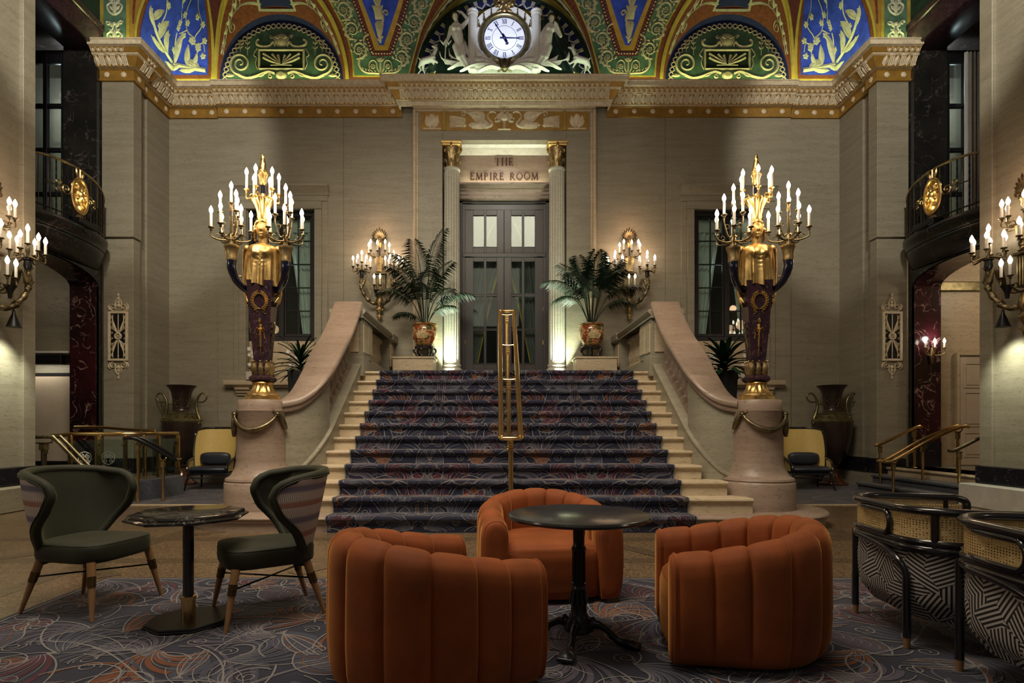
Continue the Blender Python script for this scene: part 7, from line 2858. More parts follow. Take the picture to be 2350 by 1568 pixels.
def build_rattan_chairs():
    t = thing('cane_armchair', '', 'chair', (0, 0, 0), 0, 'black bentwood armchairs with cane panels')
    # plan: U opening to -y, back at +y
    W, Dp = .43, .45
    def plan(q, o=0.0):
        """q -1..1, 0 = middle of back"""
        L1, r, bw = .55, .27, W - .27
        arc = r * pi / 2
        tot = bw + arc + L1
        d = abs(q) * tot
        sg = 1 if q >= 0 else -1
        if d < bw:
            x, y, nx, ny = d, Dp, 0, 1
        elif d < bw + arc:
            th = (d - bw) / r
            x, y, nx, ny = bw + r * sin(th), Dp - r + r * cos(th), sin(th), cos(th)
        else:
            x, y, nx, ny = W, Dp - r - (d - bw - arc), 1, 0
        return (sg * (x + nx * o), y + ny * o, sg * nx, ny)
    def pt(q, z, o=0.0):
        p = plan(q, o)
        return Vector((p[0], p[1], z))
    zt = lambda q: .775 - .03 * max(0, abs(q) - .5)
    # top rail with rolled ends running into the front posts
    N = 60
    pts = [pt(-.93 + 1.86 * k / N, zt(-.93 + 1.86 * k / N)) for k in range(N + 1)]
    def tail(s):
        return smooth_pts([pt(s * .93, zt(.93)), pt(s * .985, zt(.93) - .02), pt(s * 1.0, .70), pt(s * .985, .60)], 4)[1:]
    pts = tail(-1)[::-1] + pts + tail(1)
    mb = MB(); mb.tube(pts, .023, 12, flat=1.25)
    mb.obj('top_rail', 'blacklac', t)
    for z, r, nm in ((.600, .017, 'cane_rail'), (.562, .020, 'seat_rail')):
        mb = MB(); mb.tube([pt(-.985 + 1.97 * k / N, z, .004) for k in range(N + 1)], r, 10, flat=1.2)
        mb.obj(nm, 'blacklac', t)
    # cane band
    mb = MB()
    mb.grid(80, 4, lambda u, v: pt(-.975 + 1.95 * u, .61 + (zt(-.975 + 1.95 * u) - .02 - .61) * v * (1 if abs(-.975 + 1.95 * u) < .93 else .8)), uvfn=lambda u, v: (u * 2.1, v * .18))
    mb.obj('cane_panel', 'cane', t)
    # long loops bent onto the outside of the back, posts between
    for s in (1,):
        mb = MB()
        q0, q1 = .36, -.12
        lp = [pt(s * q0, .745, .012), pt(s * (q0 + q1) / 2, .745, .014)]
        lp += [pt(s * (q1 + .05 - .05 * sin(k * pi / 8)), .68 + .065 * cos(k * pi / 8), .016) for k in range(9)]
        lp += [pt(s * (q0 + q1) / 2, .615, .014), pt(s * q0, .615, .012)]
        mb.tube(smooth_pts(lp, 3), .015, 10)
        mb.obj('bent_loop', 'blacklac', t)
    for q in (-.88, -.34, .40, .88):
        mb = MB(); mb.tube([pt(q, .77), pt(q, .56)], .020 if q < 0 else .015, 10)
        mb.obj('post', 'blacklac', t)
    # upholstered bucket under the rail
    def bucket(u, v):
        q = -.97 + 1.94 * u
        z = .56 - .40 * v
        k = (1 - .035 * v - .22 * max(0, v - .78) ** 1.0 * 2.2)
        p = plan(q, -.012 + .018 * sin(pi * v))
        return (p[0] * k, p[1] * k, z)
    mb = MB(); mb.grid(80, 16, bucket, uvfn=lambda u, v: (u * 2.1, v * .42))
    mb.obj('upholstered_shell', 'maze', t, 60)
    mb = MB(); mb.grid(60, 2, lambda u, v: tuple(Vector(bucket(u, 1)) * (1 - .96 * v) + Vector((0, 0, .16 * .96 * v))) )
    mb.obj('shell_underside', 'blackmetal', t)
    mb = MB(); mb.box(-.36, .36, -.34, .30, .30, .46, .05)
    mb.obj('seat_cushion', 'maze', t, 60)
    mb = MB(); mb.grid(50, 3, lambda u, v: tuple(pt(-.9 + 1.8 * u, .44 + .14 * v, -.04)), uvfn=lambda u, v: (u * 2, v * .15))
    mb.obj('lining', 'maze', t)
    # legs: two arch into the rail on the back, two straight in front
    for s in (-1, 1):
        mb = MB()
        curve = [pt(-.23, .06, .02), pt(-.23, .32, .022), pt(-.225, .42, .022), pt(-.18, .49, .022), pt(-.05, .535, .018), pt(.18, .556, .014)] if s < 0 else [pt(.32, .06, .02), pt(.32, .2, .02), pt(.32, .35, .02), pt(.32, .45, .02), pt(.32, .50, .02), pt(.32, .56, .02)]
        cp = smooth_pts(curve, 5)
        mb.tube(cp, [.021 if i < 8 else .019 for i in range(len(cp))], 10)
        l = mb.obj('leg', 'blacklac', t)
        c = pt(-.23 if s < 0 else .32, 0, .02)
        mb = MB(); mb.tube([(c.x, c.y, 0), (c.x, c.y, .062)], [.016, .020], 12)
        mb.obj('wooden_foot', 'oak', l, label='bare oak foot tip')
        c = pt(s * .955, 0, .0)
        mb = MB(); mb.tube([(c.x, c.y, .06), (c.x, c.y, .60)], .021, 10)
        l = mb.obj('leg', 'blacklac', t)
        mb = MB(); mb.tube([(c.x, c.y, 0), (c.x, c.y, .062)], [.016, .020], 12)
        mb.obj('wooden_foot', 'oak', l, label='bare oak foot tip')
    t.location = (2.585, 3.53, .0135)
    t.rotation_euler = (0, 0, radians(87))
    t['label'] = 'black bentwood cane armchair with striped seat behind the nearest one at right'
    dup(t, (2.545, 2.60, .0135), radians(87), 'black bentwood cane armchair at the near right corner, cut by the frame')


def build_lounge_chairs():
    t = thing('cane_lounge_chair', '', 'chair', (0, 0, 0), 0, 'high backed cane lounge chairs by the urns')
    # curved high back
    def back(u, v, o=0.0):
        x = (u - .5) * (.74 + .10 * sin(pi * v * .85))
        q = 2 * u - 1
        z = .36 + .86 * v
        y = .30 + .16 * v - (.20 + .05 * (1 - v)) * abs(q) ** 2.6 + o
        if v > .9:
            z -= .05 * abs(q) ** 6
        return (x, y, z)
    mb = MB(); mb.grid(25, 18, back)
    mb.obj('cane_back', 'cane_fine', t, 60)
    for u in (.30, .62):
        mb = MB(); mb.tube([back(u, v / 8, .012) for v in range(9)], .012, 6)
        mb.obj('rib', 'blacklac', t)
    rim = [(0, v / 14) for v in range(14)] + [(u / 14, 1) for u in range(15)] + [(1, 1 - v / 14) for v in range(1, 15)]
    mb = MB(); mb.tube(smooth_pts([back(*r) for r in rim], 2), .022, 8)
    mb.obj('frame', 'blacklac', t)
    for s in (-1, 1):
        # arm sweeps from the wing down to the front
        mb = MB()
        mb.tube(smooth_pts([back(.5 + s * .5, .36), (s * .40, .10, .62), (s * .40, -.12, .58), (s * .37, -.28, .46), (s * .36, -.31, .36)], 5), .022, 8)
        mb.obj('arm', 'blacklac', t)
        mb = MB(); mb.grid(8, 5, lambda u, v: (s * (.385 + .01 * v), .20 - .46 * u, .36 + v * (.23 - .13 * max(0, u - .55) / .45)))
        mb.obj('cane_cheek', 'cane_fine', t)
        mb = MB(); mb.tube([(s * .34, -.28, .34), (s * .40, -.34, 0)], [.022, .016], 10)
        mb.obj('leg', 'ebony', t)
        mb = MB(); mb.tube([(s * .30, .26, .34), (s * .36, .40, 0)], [.022, .016], 10)
        mb.obj('leg', 'ebony', t)
    mb = MB(); mb.box(-.36, .36, -.30, .30, .30, .345, .012); mb.tube([(-.37, -.31, .24), (.37, -.31, .24)], .014, 8)
    mb.obj('seat_frame', 'ebony', t)
    mb = MB(); mb.box(-.355, .355, -.32, .30, .345, .46, .045)
    mb.obj('seat_cushion', 'leather', t, 60)
    mb = MB(); mb.grid(22, 16, lambda u, v: (.30 * sp_(cos(2 * pi * u)) * sp2(v)[0], .17 + .075 * sp2(v)[1], .60 + .13 * sp_(sin(2 * pi * u)) * sp2(v)[0]), cu=True)
    mb.obj('lumbar_cushion', 'leather', t, 60)
    t.location = (-5.85, 11.75, .010)
    t.rotation_euler = (0, 0, radians(6))
    t['label'] = 'yellow cane high back chair with dark cushions beside the left urn'
    dup(t, (6.02, 11.75, .010), radians(-8), 'yellow cane high back chair with dark cushions beside the right urn')


def sp_(c):
    return abs(c) ** .55 * (1 if c > 0 else -1)


def sp2(v):
    a = pi * (v - .5)
    return (max(1e-6, cos(a)) ** .5, sin(a))
# ------------------------------------------------------------------ plants and pots
def frond(parent, base, az, lean, stem_len, blade_len, droop, rd, wid=.30, mat='leaf', name='frond'):
    mb = MB()
    p = Vector(base)
    el = pi / 2 - lean
    pts = [p.copy()]
    n1, n2 = 6, 13
    d = lambda e: Vector((cos(az) * cos(e), sin(az) * cos(e), sin(e)))
    for i in range(n1):
        p = p + d(el - lean * .15 * i) * (stem_len / n1); pts.append(p.copy())
    e = el - lean * .9
    k0 = len(pts) - 1
    for i in range(n2):
        e -= droop / n2
        p = p + d(e) * (blade_len / n2); pts.append(p.copy())
    n = len(pts)
    mb.tube(pts, [.011 * (1 - .8 * i / n) + .0015 for i in range(n)], 5)
    side = Vector((-sin(az), cos(az), 0))
    for i in range(k0, n):
        t = (i - k0) / (n - 1 - k0)
        for h in (0, .5):
            if i == n - 1 and h: continue
            q = pts[i].lerp(pts[min(i + 1, n - 1)], h)
            tan = (pts[min(i + 1, n - 1)] - pts[max(i - 1, 0)]).normalized()
            up = side.cross(tan)
            L = wid * 1.6 * (.55 + .6 * sin(pi * min(1, t * .8 + .12))) * (1 - .45 * t) * rd.uniform(.85, 1.1)
            for s in (-1, 1):
                dr = (side * s * .95 + tan * (.30 + .7 * t) + up * .15).normalized()
                a, b, c = q, q + dr * L * .5 + Vector((0, 0, -.03 * L)), q + dr * L + Vector((0, 0, -.28 * L * (1 + .6 * rd.random())))
                wv = (tan + up * .2).normalized() * .017
                mb.add([a, b + wv * .9, b - wv * .9, c], [(0, 1, 2), (1, 3, 2)])
                m = a.lerp(b, .5)
    return mb.obj(name, mat, parent, 60)


def build_palms():
    for s, x in ((-1, -1.72), (1, 1.87)):
        nm = 'left' if s < 0 else 'right'
        # stone block
        b = MB(); b.box(min(s * 1.50, s * 2.36), max(s * 1.50, s * 2.36), 12.35, 13.05, ZL, 2.70, .012)
        b.box(min(s * 1.48, s * 2.38), max(s * 1.48, s * 2.38), 12.33, 13.05, 2.68, 2.73, .012)
        tag(b.obj('stone_pedestal', 'trav_light'), 'low stone block at the head of the stair under the %s palm' % nm, 'pedestal')
        st = thing('plant_stand', 'dark carved wood stand under the %s porcelain palm pot' % nm, 'stand', (x, 12.68, 2.73))
        mb = MB(); mb.lathe([(.20, .205), (.215, .215), (.225, .235), (.21, .25), (0, .25)], 36)
        mb.obj('top', 'ebony', st)
        mb = MB(); mb.tube([(.19 * cos(2 * pi * k / 30), .19 * sin(2 * pi * k / 30), .025) for k in range(30)], .014, 6, closed=True)
        mb.obj('ring', 'ebony', st)
        for k in range(6):
            a = 2 * pi * k / 6 + .3
            pts = smooth_pts([(.17, 0, .22), (.235, 0, .19), (.235, 0, .13), (.19, 0, .08), (.20, 0, .03), (.245, 0, .010), (.26, 0, .025)], 4)
            mb = MB(); mb.tube(pts, [.022 - .008 * i / len(pts) for i in range(len(pts))], 8, Mx=Rz(a))
            mb.obj('leg', 'ebony', st)
        po = thing('porcelain_planter', 'round painted porcelain fishbowl pot holding the %s palm' % nm, 'plant pot', (x, 12.68, 2.98))
        mb = MB(); mb.lathe([(.15, 0), (.175, .02), (.23, .14), (.265, .27), (.27, .34), (.255, .41), (.235, .44), (.255, .455), (.265, .475), (.255, .485), (.225, .48), (.22, .42), (0, .41)], 44)
        mb.obj('bowl', 'porcelain', po)
        for k in range(4):
            a = k * pi / 2 - pi / 2 + .12 * s
            fn = lambda u, v, h: ((.262 + h - .09 * abs((v - .27) / .3) ** 2.2) * cos(a + u / .26), (.262 + h - .09 * abs((v - .27) / .3) ** 2.2) * sin(a + u / .26), v)
            mb = MB(); fills(mb, [[(-.10, .16), (.10, .16), (.12, .22), (.12, .32), (.09, .38), (-.09, .38), (-.12, .32), (-.12, .22)]], fn, .008, .004)
            ribbons(mb, [([(-.10, .15), (.10, .15), (.13, .22), (.13, .33), (.10, .39), (-.10, .39), (-.13, .33), (-.13, .22), (-.10, .15)], .014)], fn, .010)
            mb.obj('cartouche', pm('porcelain_cream', (.50, .38, .20), .15, 0, .5, 22), po)
        mb = MB()
        for z in (.45, .05):
            r = .262 if z > .2 else .19
            mb.tube([(r * cos(2 * pi * k / 36), r * sin(2 * pi * k / 36), z) for k in range(36)], .008, 5, closed=True)
        mb.obj('gilt_ring', 'goldpaint', po)
        mb = MB(); mb.lathe([(.222, .43), (.10, .445), (0, .45)], 24)
        mb.obj('soil', 'soil', po)
        pl = thing('palm', ('tall feathery palm with one high arching frond left of the door' if s < 0 else 'bushy dense palm right of the door'), 'plant', (x, 12.68, 3.42))
        rd = random.Random(4 if s < 0 else 9)
        if s < 0:
            spec = [(-.3, .03, 1.15, .95, .55, .34), (.4, .10, .75, .75, .9, .30), (2.6, .14, .75, .8, 1.2, .30), (2.9, .08, .95, .75, 1.0, .32), (3.5, .30, .55, .75, 1.3, .28), (.1, .34, .55, .75, 1.1, .28), (4.6, .25, .55, .6, 1.1, .26),
                    (5.6, .30, .50, .6, 1.0, .26), (3.1, .42, .25, .50, 1.3, .22), (.3, .40, .32, .5, 1.0, .22), (1.8, .12, 1.0, .8, .7, .32), (5.0, .2, .7, .6, .9, .28), (2.1, .3, .6, .7, 1.2, .26)]
        else:
            spec = [(1.4, .04, .85, .7, .5, .30), (.3, .14, .8, .7, .8, .30), (2.8, .16, .8, .7, .9, .30), (3.3, .30, .75, .75, 1.2, .28), (0.0, .32, .72, .75, 1.2, .28), (4.7, .18, .75, .6, .8, .28), (5.5, .22, .72, .65, .9, .28),
                    (4.0, .24, .7, .65, 1.0, .28), (2.2, .12, .8, .7, .7, .3), (.9, .18, .8, .7, .8, .3), (3.6, .40, .55, .6, 1.4, .25), (6.0, .42, .5, .6, 1.3, .25), (5.0, .08, .85, .65, .6, .3), (3.0, .07, .9, .6, .6, .28), (4.4, .35, .6, .55, 1.2, .25)]
        for az, ln, sl, bl, dr, wd in spec:
            if sin(az) > .2:
                az = -az
            frond(pl, (.05 * cos(az), .05 * sin(az), 0), az, ln, sl, bl, dr, rd, wd)


def build_dracaenas():
    for s, x in ((-1, -3.52), (1, 3.72)):
        nm = 'left' if s < 0 else 'right'
        b = MB(); b.box(x - .3, x + .3, 9.75, 10.35, 0, 1.22, .015)
        tag(b.obj('stone_pedestal', 'trav'), 'plain stone pedestal behind the %s stair balustrade' % nm, 'pedestal')
        po = thing('tall_planter', 'tall square black planter rising behind the %s stair coping' % nm, 'plant pot', (x, 10.05, 1.22), .15 * s)
        mb = MB()
        mb.add([(sx * w_, sy * w_, z) for z, w_ in ((0, .12), (.98, .16), (.98, .145), (.90, .14)) for sx, sy in ((-1, -1), (1, -1), (1, 1), (-1, 1))],
               [(k * 4 + i, k * 4 + (i + 1) % 4, k * 4 + 4 + (i + 1) % 4, k * 4 + 4 + i) for k in range(3) for i in range(4)] + [(3, 2, 1, 0)])
        mb.obj('planter_body', 'blackmetal', po, 20)
        mb = MB(); mb.box(-.14, .14, -.14, .14, .86, .90)
        mb.obj('soil', 'soil', po)
        pl = thing('dracaena', ('spiky strap leaved plant' if s < 0 else 'broad leaved bushy dracaena') + ' in the %s tall black planter' % nm, 'plant', (x, 10.05, 2.12))
        rd = random.Random(31 + s)
        for k in range(48):
            az = k * 2.39996
            t = k / 48
            z0 = .02 + .30 * (1 - t)
            L = rd.uniform(.42, .66) if s < 0 else rd.uniform(.42, .64)
            el = 1.35 - 1.25 * t + rd.uniform(-.15, .15)
            W = .05 if s < 0 else .11
            def leaf(u, v):
                e = el - v * (1.5 if s < 0 else 1.7) * (.5 + .6 * t)
                r = L * v
                zz = z0 + L * (v * sin(el) - .55 * v * v * (.6 + .5 * t))
                hr = L * (v * cos(el) * .9 + .25 * v)
                w_ = W * sin(pi * min(.98, .14 + .84 * v)) ** .7
                return (hr * cos(az) - (u - .5) * w_ * sin(az), hr * sin(az) + (u - .5) * w_ * cos(az), zz - .012 * (1 - abs(2 * u - 1)) )
            mb = MB(); mb.grid(3, 8, leaf)
            mb.obj('leaf', 'leaf2', pl, 60)
        mb = MB(); mb.tube([(0, 0, -.02), (0, 0, .36)], .022, 8)
        mb.obj('trunk', 'stem', pl)


def build_urns():
    t = thing('floor_urn', 'huge brown swan handled urn standing in the left corner', 'urn', (-6.93, 12.62, .010), 0, 'monumental urns in the corners')
    mb = MB(); mb.lathe([(.30, 0), (.31, .03), (.30, .06), (.27, .08), (.20, .14), (.15, .22), (.12, .32), (.115, .38)], 48)
    mb.obj('foot', pm('chestnut_glaze', (.085, .030, .016), .18, 0, .35, 4, coat=.6), t)
    mb = MB(); mb.lathe([(.115, .38), (.15, .40), (.15, .425), (.13, .44), (.19, .50), (.27, .64), (.34, .86), (.378, 1.08), (.39, 1.26), (.39, 1.33)], 56)
    mb.obj('body', 'vase_brown', t)
    mb = MB(); mb.lathe([(.39, 1.33), (.40, 1.345), (.40, 1.375), (.385, 1.39), (.36, 1.42), (.31, 1.485), (.285, 1.50), (.29, 1.515), (.25, 1.54), (.20, 1.56)], 56)
    mb.obj('shoulder', 'vase_trim', t)
    mb = MB()
    fn = lambda u, v, h: ((.365 - (v - 1.42) * .72 + h) * cos(u), (.365 - (v - 1.42) * .72 + h) * sin(u), v)
    for k in range(14):
        a = 2 * pi * k / 14
        ps, ws = [], []
        for i in range(14):
            q = i / 13
            an = 1.5 * 2 * pi * q
            ps.append((a + (.09 - .06 * q) * cos(an) * 1.0, 1.445 + (.030 - .02 * q) * sin(an))); ws.append(.010)
        ribbons(mb, [(ps, ws), ([(a + .09, 1.445), (a + .17, 1.42), (a + .26, 1.425)], .012)], fn, .010)
    mb.obj('wave_scroll', 'gold_dark', t)
    mb = MB(); mb.lathe([(.20, 1.56), (.175, 1.58), (.165, 1.62), (.168, 1.72), (.18, 1.84), (.20, 1.96), (.235, 2.05), (.285, 2.10), (.30, 2.125), (.29, 2.13), (.265, 2.12), (.20, 2.02), (0, 1.95)], 56)
    mb.obj('neck', 'vase_brown', t)
    mb = MB()
    fn2 = lambda u, v, h: ((.172 + .1 * max(0, v - 1.72) + h) * cos(u - pi / 2), (.172 + .1 * max(0, v - 1.72) + h) * sin(u - pi / 2), v)
    for k in range(6):
        a = k * pi / 3
        for q in (-1, 1):
            ribbons(mb, [([(a, 1.66), (a + q * .15, 1.68), (a + q * .30, 1.74), (a + q * .36, 1.82)], .008)], fn2, .006)
            fills(mb, [circ(a + q * .36, 1.83, .05, 6, .012), circ(a + q * .18, 1.75, .05, 6, .010)], fn2, .006)
        fills(mb, [circ(a, 1.80, .06, 6, .02)], fn2, .008)
    mb.obj('neck_sprig', 'gold_dark', t)
    for s in (-1, 1):
        pts = smooth_pts([(s * .37, 0, 1.33), (s * .39, 0, 1.40), (s * .345, 0, 1.52), (s * .315, 0, 1.66), (s * .32, 0, 1.78), (s * .37, 0, 1.90), (s * .45, 0, 1.965), (s * .53, 0, 1.92), (s * .53, 0, 1.84), (s * .46, 0, 1.775), (s * .36, 0, 1.77)], 5)
        n = len(pts)
        mb = MB(); mb.tube(pts, [.046 - .030 * min(1, i / n * 1.6) for i in range(n)], 12)
        for k in range(5):
            a = 2 * pi * k / 5
            cap(mb, (s * .375, 0, 1.37), (s * .375 + .05 * cos(a), .05 * sin(a), 1.31), .035, .012)
        mb.tube([(s * .20, 0, 1.72), (s * .27, 0, 1.73), (s * .32, 0, 1.72)], .012, 6)
        mb.tube([(s * .34, 0, 1.60), (s * .41, 0, 1.60), (s * .42, 0, 1.56)], [.014, .010, .005], 6)
        mb.obj('swan_handle', 'vase_trim', t, 60)
    dup(t, (7.02, 12.62, .010), 0, 'huge brown swan handled urn standing in the right corner')


# ------------------------------------------------------------------ side bays
def build_balconies():
    for s in (-1, 1):
        nm = 'left' if s < 0 else 'right'
        b = thing('balcony', '%s bowed dark marble balcony with gilt iron railing above the arch' % nm, 'balcony', (0, 0, 0), 0, 'bowed balconies over the side arches')
        def X(y, k=.45):
            q = (y - 10.55) / 1.24
            return 8.1 - k * sqrt(max(0, 1 - q * q))
        ys = [10.55 - 1.24 * cos(pi * k / 40) for k in range(41)]
        path = [(X(y), y) for y in ys]
        prof = [(4.36, .10), (4.42, .35), (4.52, .62), (4.62, .80), (4.66, .80), (4.67, .88), (4.73, .90), (4.76, 1.0), (4.80, 1.08), (4.86, 1.10), (4.87, 1.10)]
        mb = MB()
        mb.grid(41, len(prof), lambda u, v: (s * (8.1 - .45 * prof[round(v * (len(prof) - 1))][1] * sin(pi * u)), 10.55 - 1.24 * (.93 + .07 * prof[round(v * (len(prof) - 1))][1]) * cos(pi * u), prof[round(v * (len(prof) - 1))][0]))
        mb.grid(41, 2, lambda u, v: (s * (8.1 - .495 * sin(pi * u) * v), 10.55 - 1.24 * cos(pi * u), 4.87))
        mb.obj('corbel', 'green_marble', b, 50)
        hz = lambda t: 5.48 + .40 * sin(pi * t) ** .7
        rail = lambda z: [(s * (8.1 - .42 * sin(pi * k / 40)), 10.55 - 1.16 * cos(pi * k / 40), z if z < 5 else hz(k / 40)) for k in range(41)]
        for z, r in ((5.86, .022), (4.97, .014)):
            mb = MB(); mb.tube(rail(z), r, 8)
            mb.obj('rail', 'gold_dark' if z > 5 else 'blackmetal', b)
        for k in range(1, 30):
            a = pi * k / 30
            x, y = s * (8.1 - .42 * sin(a)), 10.55 - 1.16 * cos(a)
            mb = MB()
            if k % 2:
                mb.tube([(x, y, 4.87 + (hz(k / 30) - 4.87) * j / 16) for j in range(17)], [.010 + .005 * (j % 2) for j in range(17)], 5)
            else:
                mb.tube([(x, y, 4.87), (x, y, hz(k / 30))], .009, 5)
            mb.obj('bar', 'blackmetal' if k % 2 else 'bronze', b)
        # oval medallion with scrolls
        xf = 8.1 - .42 - .035
        mpf = lambda u, v, h: (s * (xf - h + .30 * u * u), 10.55 + u, v)
        mb = MB()
        mb.tube([mpf(.19 * cos(2 * pi * k / 40), 5.38 + .31 * sin(2 * pi * k / 40), .01) for k in range(40)], .028, 8, closed=True)
        mb.grid(14, 14, lambda u, v: mpf(.18 * (u * 2 - 1) * sqrt(max(0, 1 - (2 * v - 1) ** 2)), 5.38 + .30 * (2 * v - 1), .0))
        for q in (-1, 1):
            for k in range(3):
                ribbons(mb, [spiral(q * (.06 + .03 * k), 5.24 + .14 * k, .07, 1.4, pi / 2 + k, q, .035, .015, 18)], mpf, .035)
                fills(mb, [leafpoly(0, 5.15 + .13 * k, pi / 2 - q * (.8 - .1 * k), .2, .08, q * .5)], mpf, .03)
        fills(mb, [circ(0, 5.40, .07, 10, .10)], mpf, .06)
        mb.obj('medallion', 'gold', b)
        mb = MB()
        for q in (-1, 1):
            ribbons(mb, [spiral(q * .30, 5.40, .10, 1.5, 0, q, .03, .015, 20), ([(q * .38, 5.42), (q * .50, 5.40), (q * .66, 5.40)], .022), spiral(q * .45, 5.46, .05, 1.2, 0, -q, .02, .012, 12), spiral(q * .45, 5.34, .05, 1.2, 0, q, .02, .012, 12)], mpf, .02)
            fills(mb, [leafpoly(q * .05, 5.70, pi / 2 - q * .3, .16, .06), leafpoly(q * .02, 5.06, -pi / 2 + q * .4, .18, .09)], mpf, .02)
        ribbons(mb, [([(0, 5.68), (0, 5.86)], .03), ([(0, 4.9), (0, 5.08)], .06)], mpf, .02)
        mb.obj('scroll_ornament', 'gold_dark', b)
        o = lamp('balcony_light', 'SPOT', (s * 7.44, 10.60, 4.99), 22, (1, .92, .45), .03, (radians(180), radians(s * 24), 0), spot=70, blend=.7)
        # little flood box on the edge that throws that light
        fb = thing('flood_box', 'dark flood lamp box on the edge of the %s balcony' % nm, 'lamp', (s * 7.70, 10.66, 4.87), 0)
        mb = MB(); mb.box(-.16, .16, -.26, .26, 0, .10, .012); mb.box(-.10, .10, -.05, .05, -.10, 0, .01)
        mb.obj('housing', 'blackmetal', fb)
        # window at the back of the bay
        wn = thing('window_%d' % (3 if s < 0 else 4), '%s dark framed upper window behind the balcony railing' % nm, None, kind='structure')
        Yw = 11.70
        x0, x1 = (8.72, 9.75)
        mb = MB()
        xs = [(8.84, 9.12), (9.20, 9.48)]
        zs = [(5.05 + .88 * k, 5.05 + .88 * k + .80) for k in range(4)]
        if s < 0:
            bars(mb, -x1, -x0, 4.9, 8.75, [(-b_, -a) for a, b_ in xs[::-1]], zs, Yw, Yw + .08)
        else:
            bars(mb, x0, x1, 4.9, 8.75, xs, zs, Yw, Yw + .08)
        wf = mb.obj('window_frame', 'blackmetal', wn)
        for a, b_ in xs:
            for z0, z1 in zs:
                g = MB(); g.box(s * a, s * b_, Yw + .03, Yw + .036, z0, z1)
                g.obj('pane', 'glass', wf)
        mb = MB(); mb.box(s * 8.3, s * 10.4, 12.9, 13.0, 4.95, 8.9)
        struct(tag(mb.obj('room_beyond', 'creamdoor'), 'pale wall behind the %s upper window' % nm, 'wall'))
        lamp('behind_glass_fill', 'POINT', (s * 9.2, 12.4, 8.2), 26, (.82, .90, 1.0), .15)  # unseen bluish lamp added to backlight the panes
        if s > 0:
            cu = thing('curtain', 'tall pale curtain hanging beside the right upper window', 'curtain', (9.2, 11.60, 4.9))
            mb = MB(); mb.grid(33, 2, lambda u, v: (-.15 + .30 * u, .025 * sin(u * 25), 3.75 * v))
            mb.obj('cloth', 'curtain', cu)
        # floor of the bay
        mb = MB(); mb.box(s * 8.1, s * 10.4, 9.28, 11.84, 4.84, 4.90)
        struct(mb.obj('floor_balcony', 'green_marble'))


def build_grilles():
    for s in (-1, 1):
        nm = 'left' if s < 0 else 'right'
        g = thing('vent_grille', 'ornate plaster framed vent grille on the %s pilaster' % nm, 'grille', (s * 7.77, 11.825, 3.07), 0, 'ornate vent grilles on the pilasters')
        mp = lambda u, v, h: (u, -h, v)
        mb = MB(); mb.box(-.16, .16, -.012, -.002, -.47, .47)
        mb.obj('void', 'blackmetal', g)
        mb = MB()
        for e in ((-.20, -.15, -.50, .50), (.15, .20, -.50, .50), (-.15, .15, .45, .50), (-.15, .15, -.50, -.45)):
            mb.box(e[0], e[1], -.04, -.0, e[2], e[3], .01)
        mb.obj('frame', 'plaster', g)
        mb = MB()
        for q in (-1, 1):
            for k in range(9):
                ribbons(mb, [([(.004, q * .05), (.05 + .010 * k, q * (.10 + .035 * k)), (.13 - .004 * k, q * (.16 + .034 * k))], .016), ([(-.004, q * .05), (-.05 - .010 * k, q * (.10 + .035 * k)), (-.13 + .004 * k, q * (.16 + .034 * k))], .016)], lambda u, v, h: mp(u, v, .014 + h), .012)
            ribbons(mb, [([(0, q * .08), (0, q * .44)], .02)], lambda u, v, h: mp(u, v, .014 + h), .014)
        for k in range(8):
            for x in (-.135, .135):
                ribbons(mb, [spiral(x, -.38 + .11 * k, .03, 1.2, 0, 1, .012, .008, 12)], lambda u, v, h: mp(u, v, .014 + h), .012)
        fills(mb, rosette(0, 0, .085, 10), lambda u, v, h: mp(u, v, .016 + h), .03)
        mb.obj('tracery', 'plaster', g)
        mb = MB()
        for e in (1, -1):
            for q in (-1, 1):
                ribbons(mb, [spiral(q * .10, e * .58, .075, 1.4, -e * pi / 2, q * e, .035, .015, 20), smooth_rib([(q * .17, e * .52), (q * .20, e * .60), (q * .16, e * .66)], .03, .015)], mp, .03)
                ribbons(mb, [smooth_rib([(q * .05, e * .60), (q * .06, e * .68), (q * .02, e * .76)], .03, .015)], mp, .03)
            for k in range(4):
                fills(mb, [circ(0, e * (.62 + .07 * k), .035 - .006 * k, 8, .042)], mp, .03)
        mb.obj('scroll_crest', 'plaster', g)


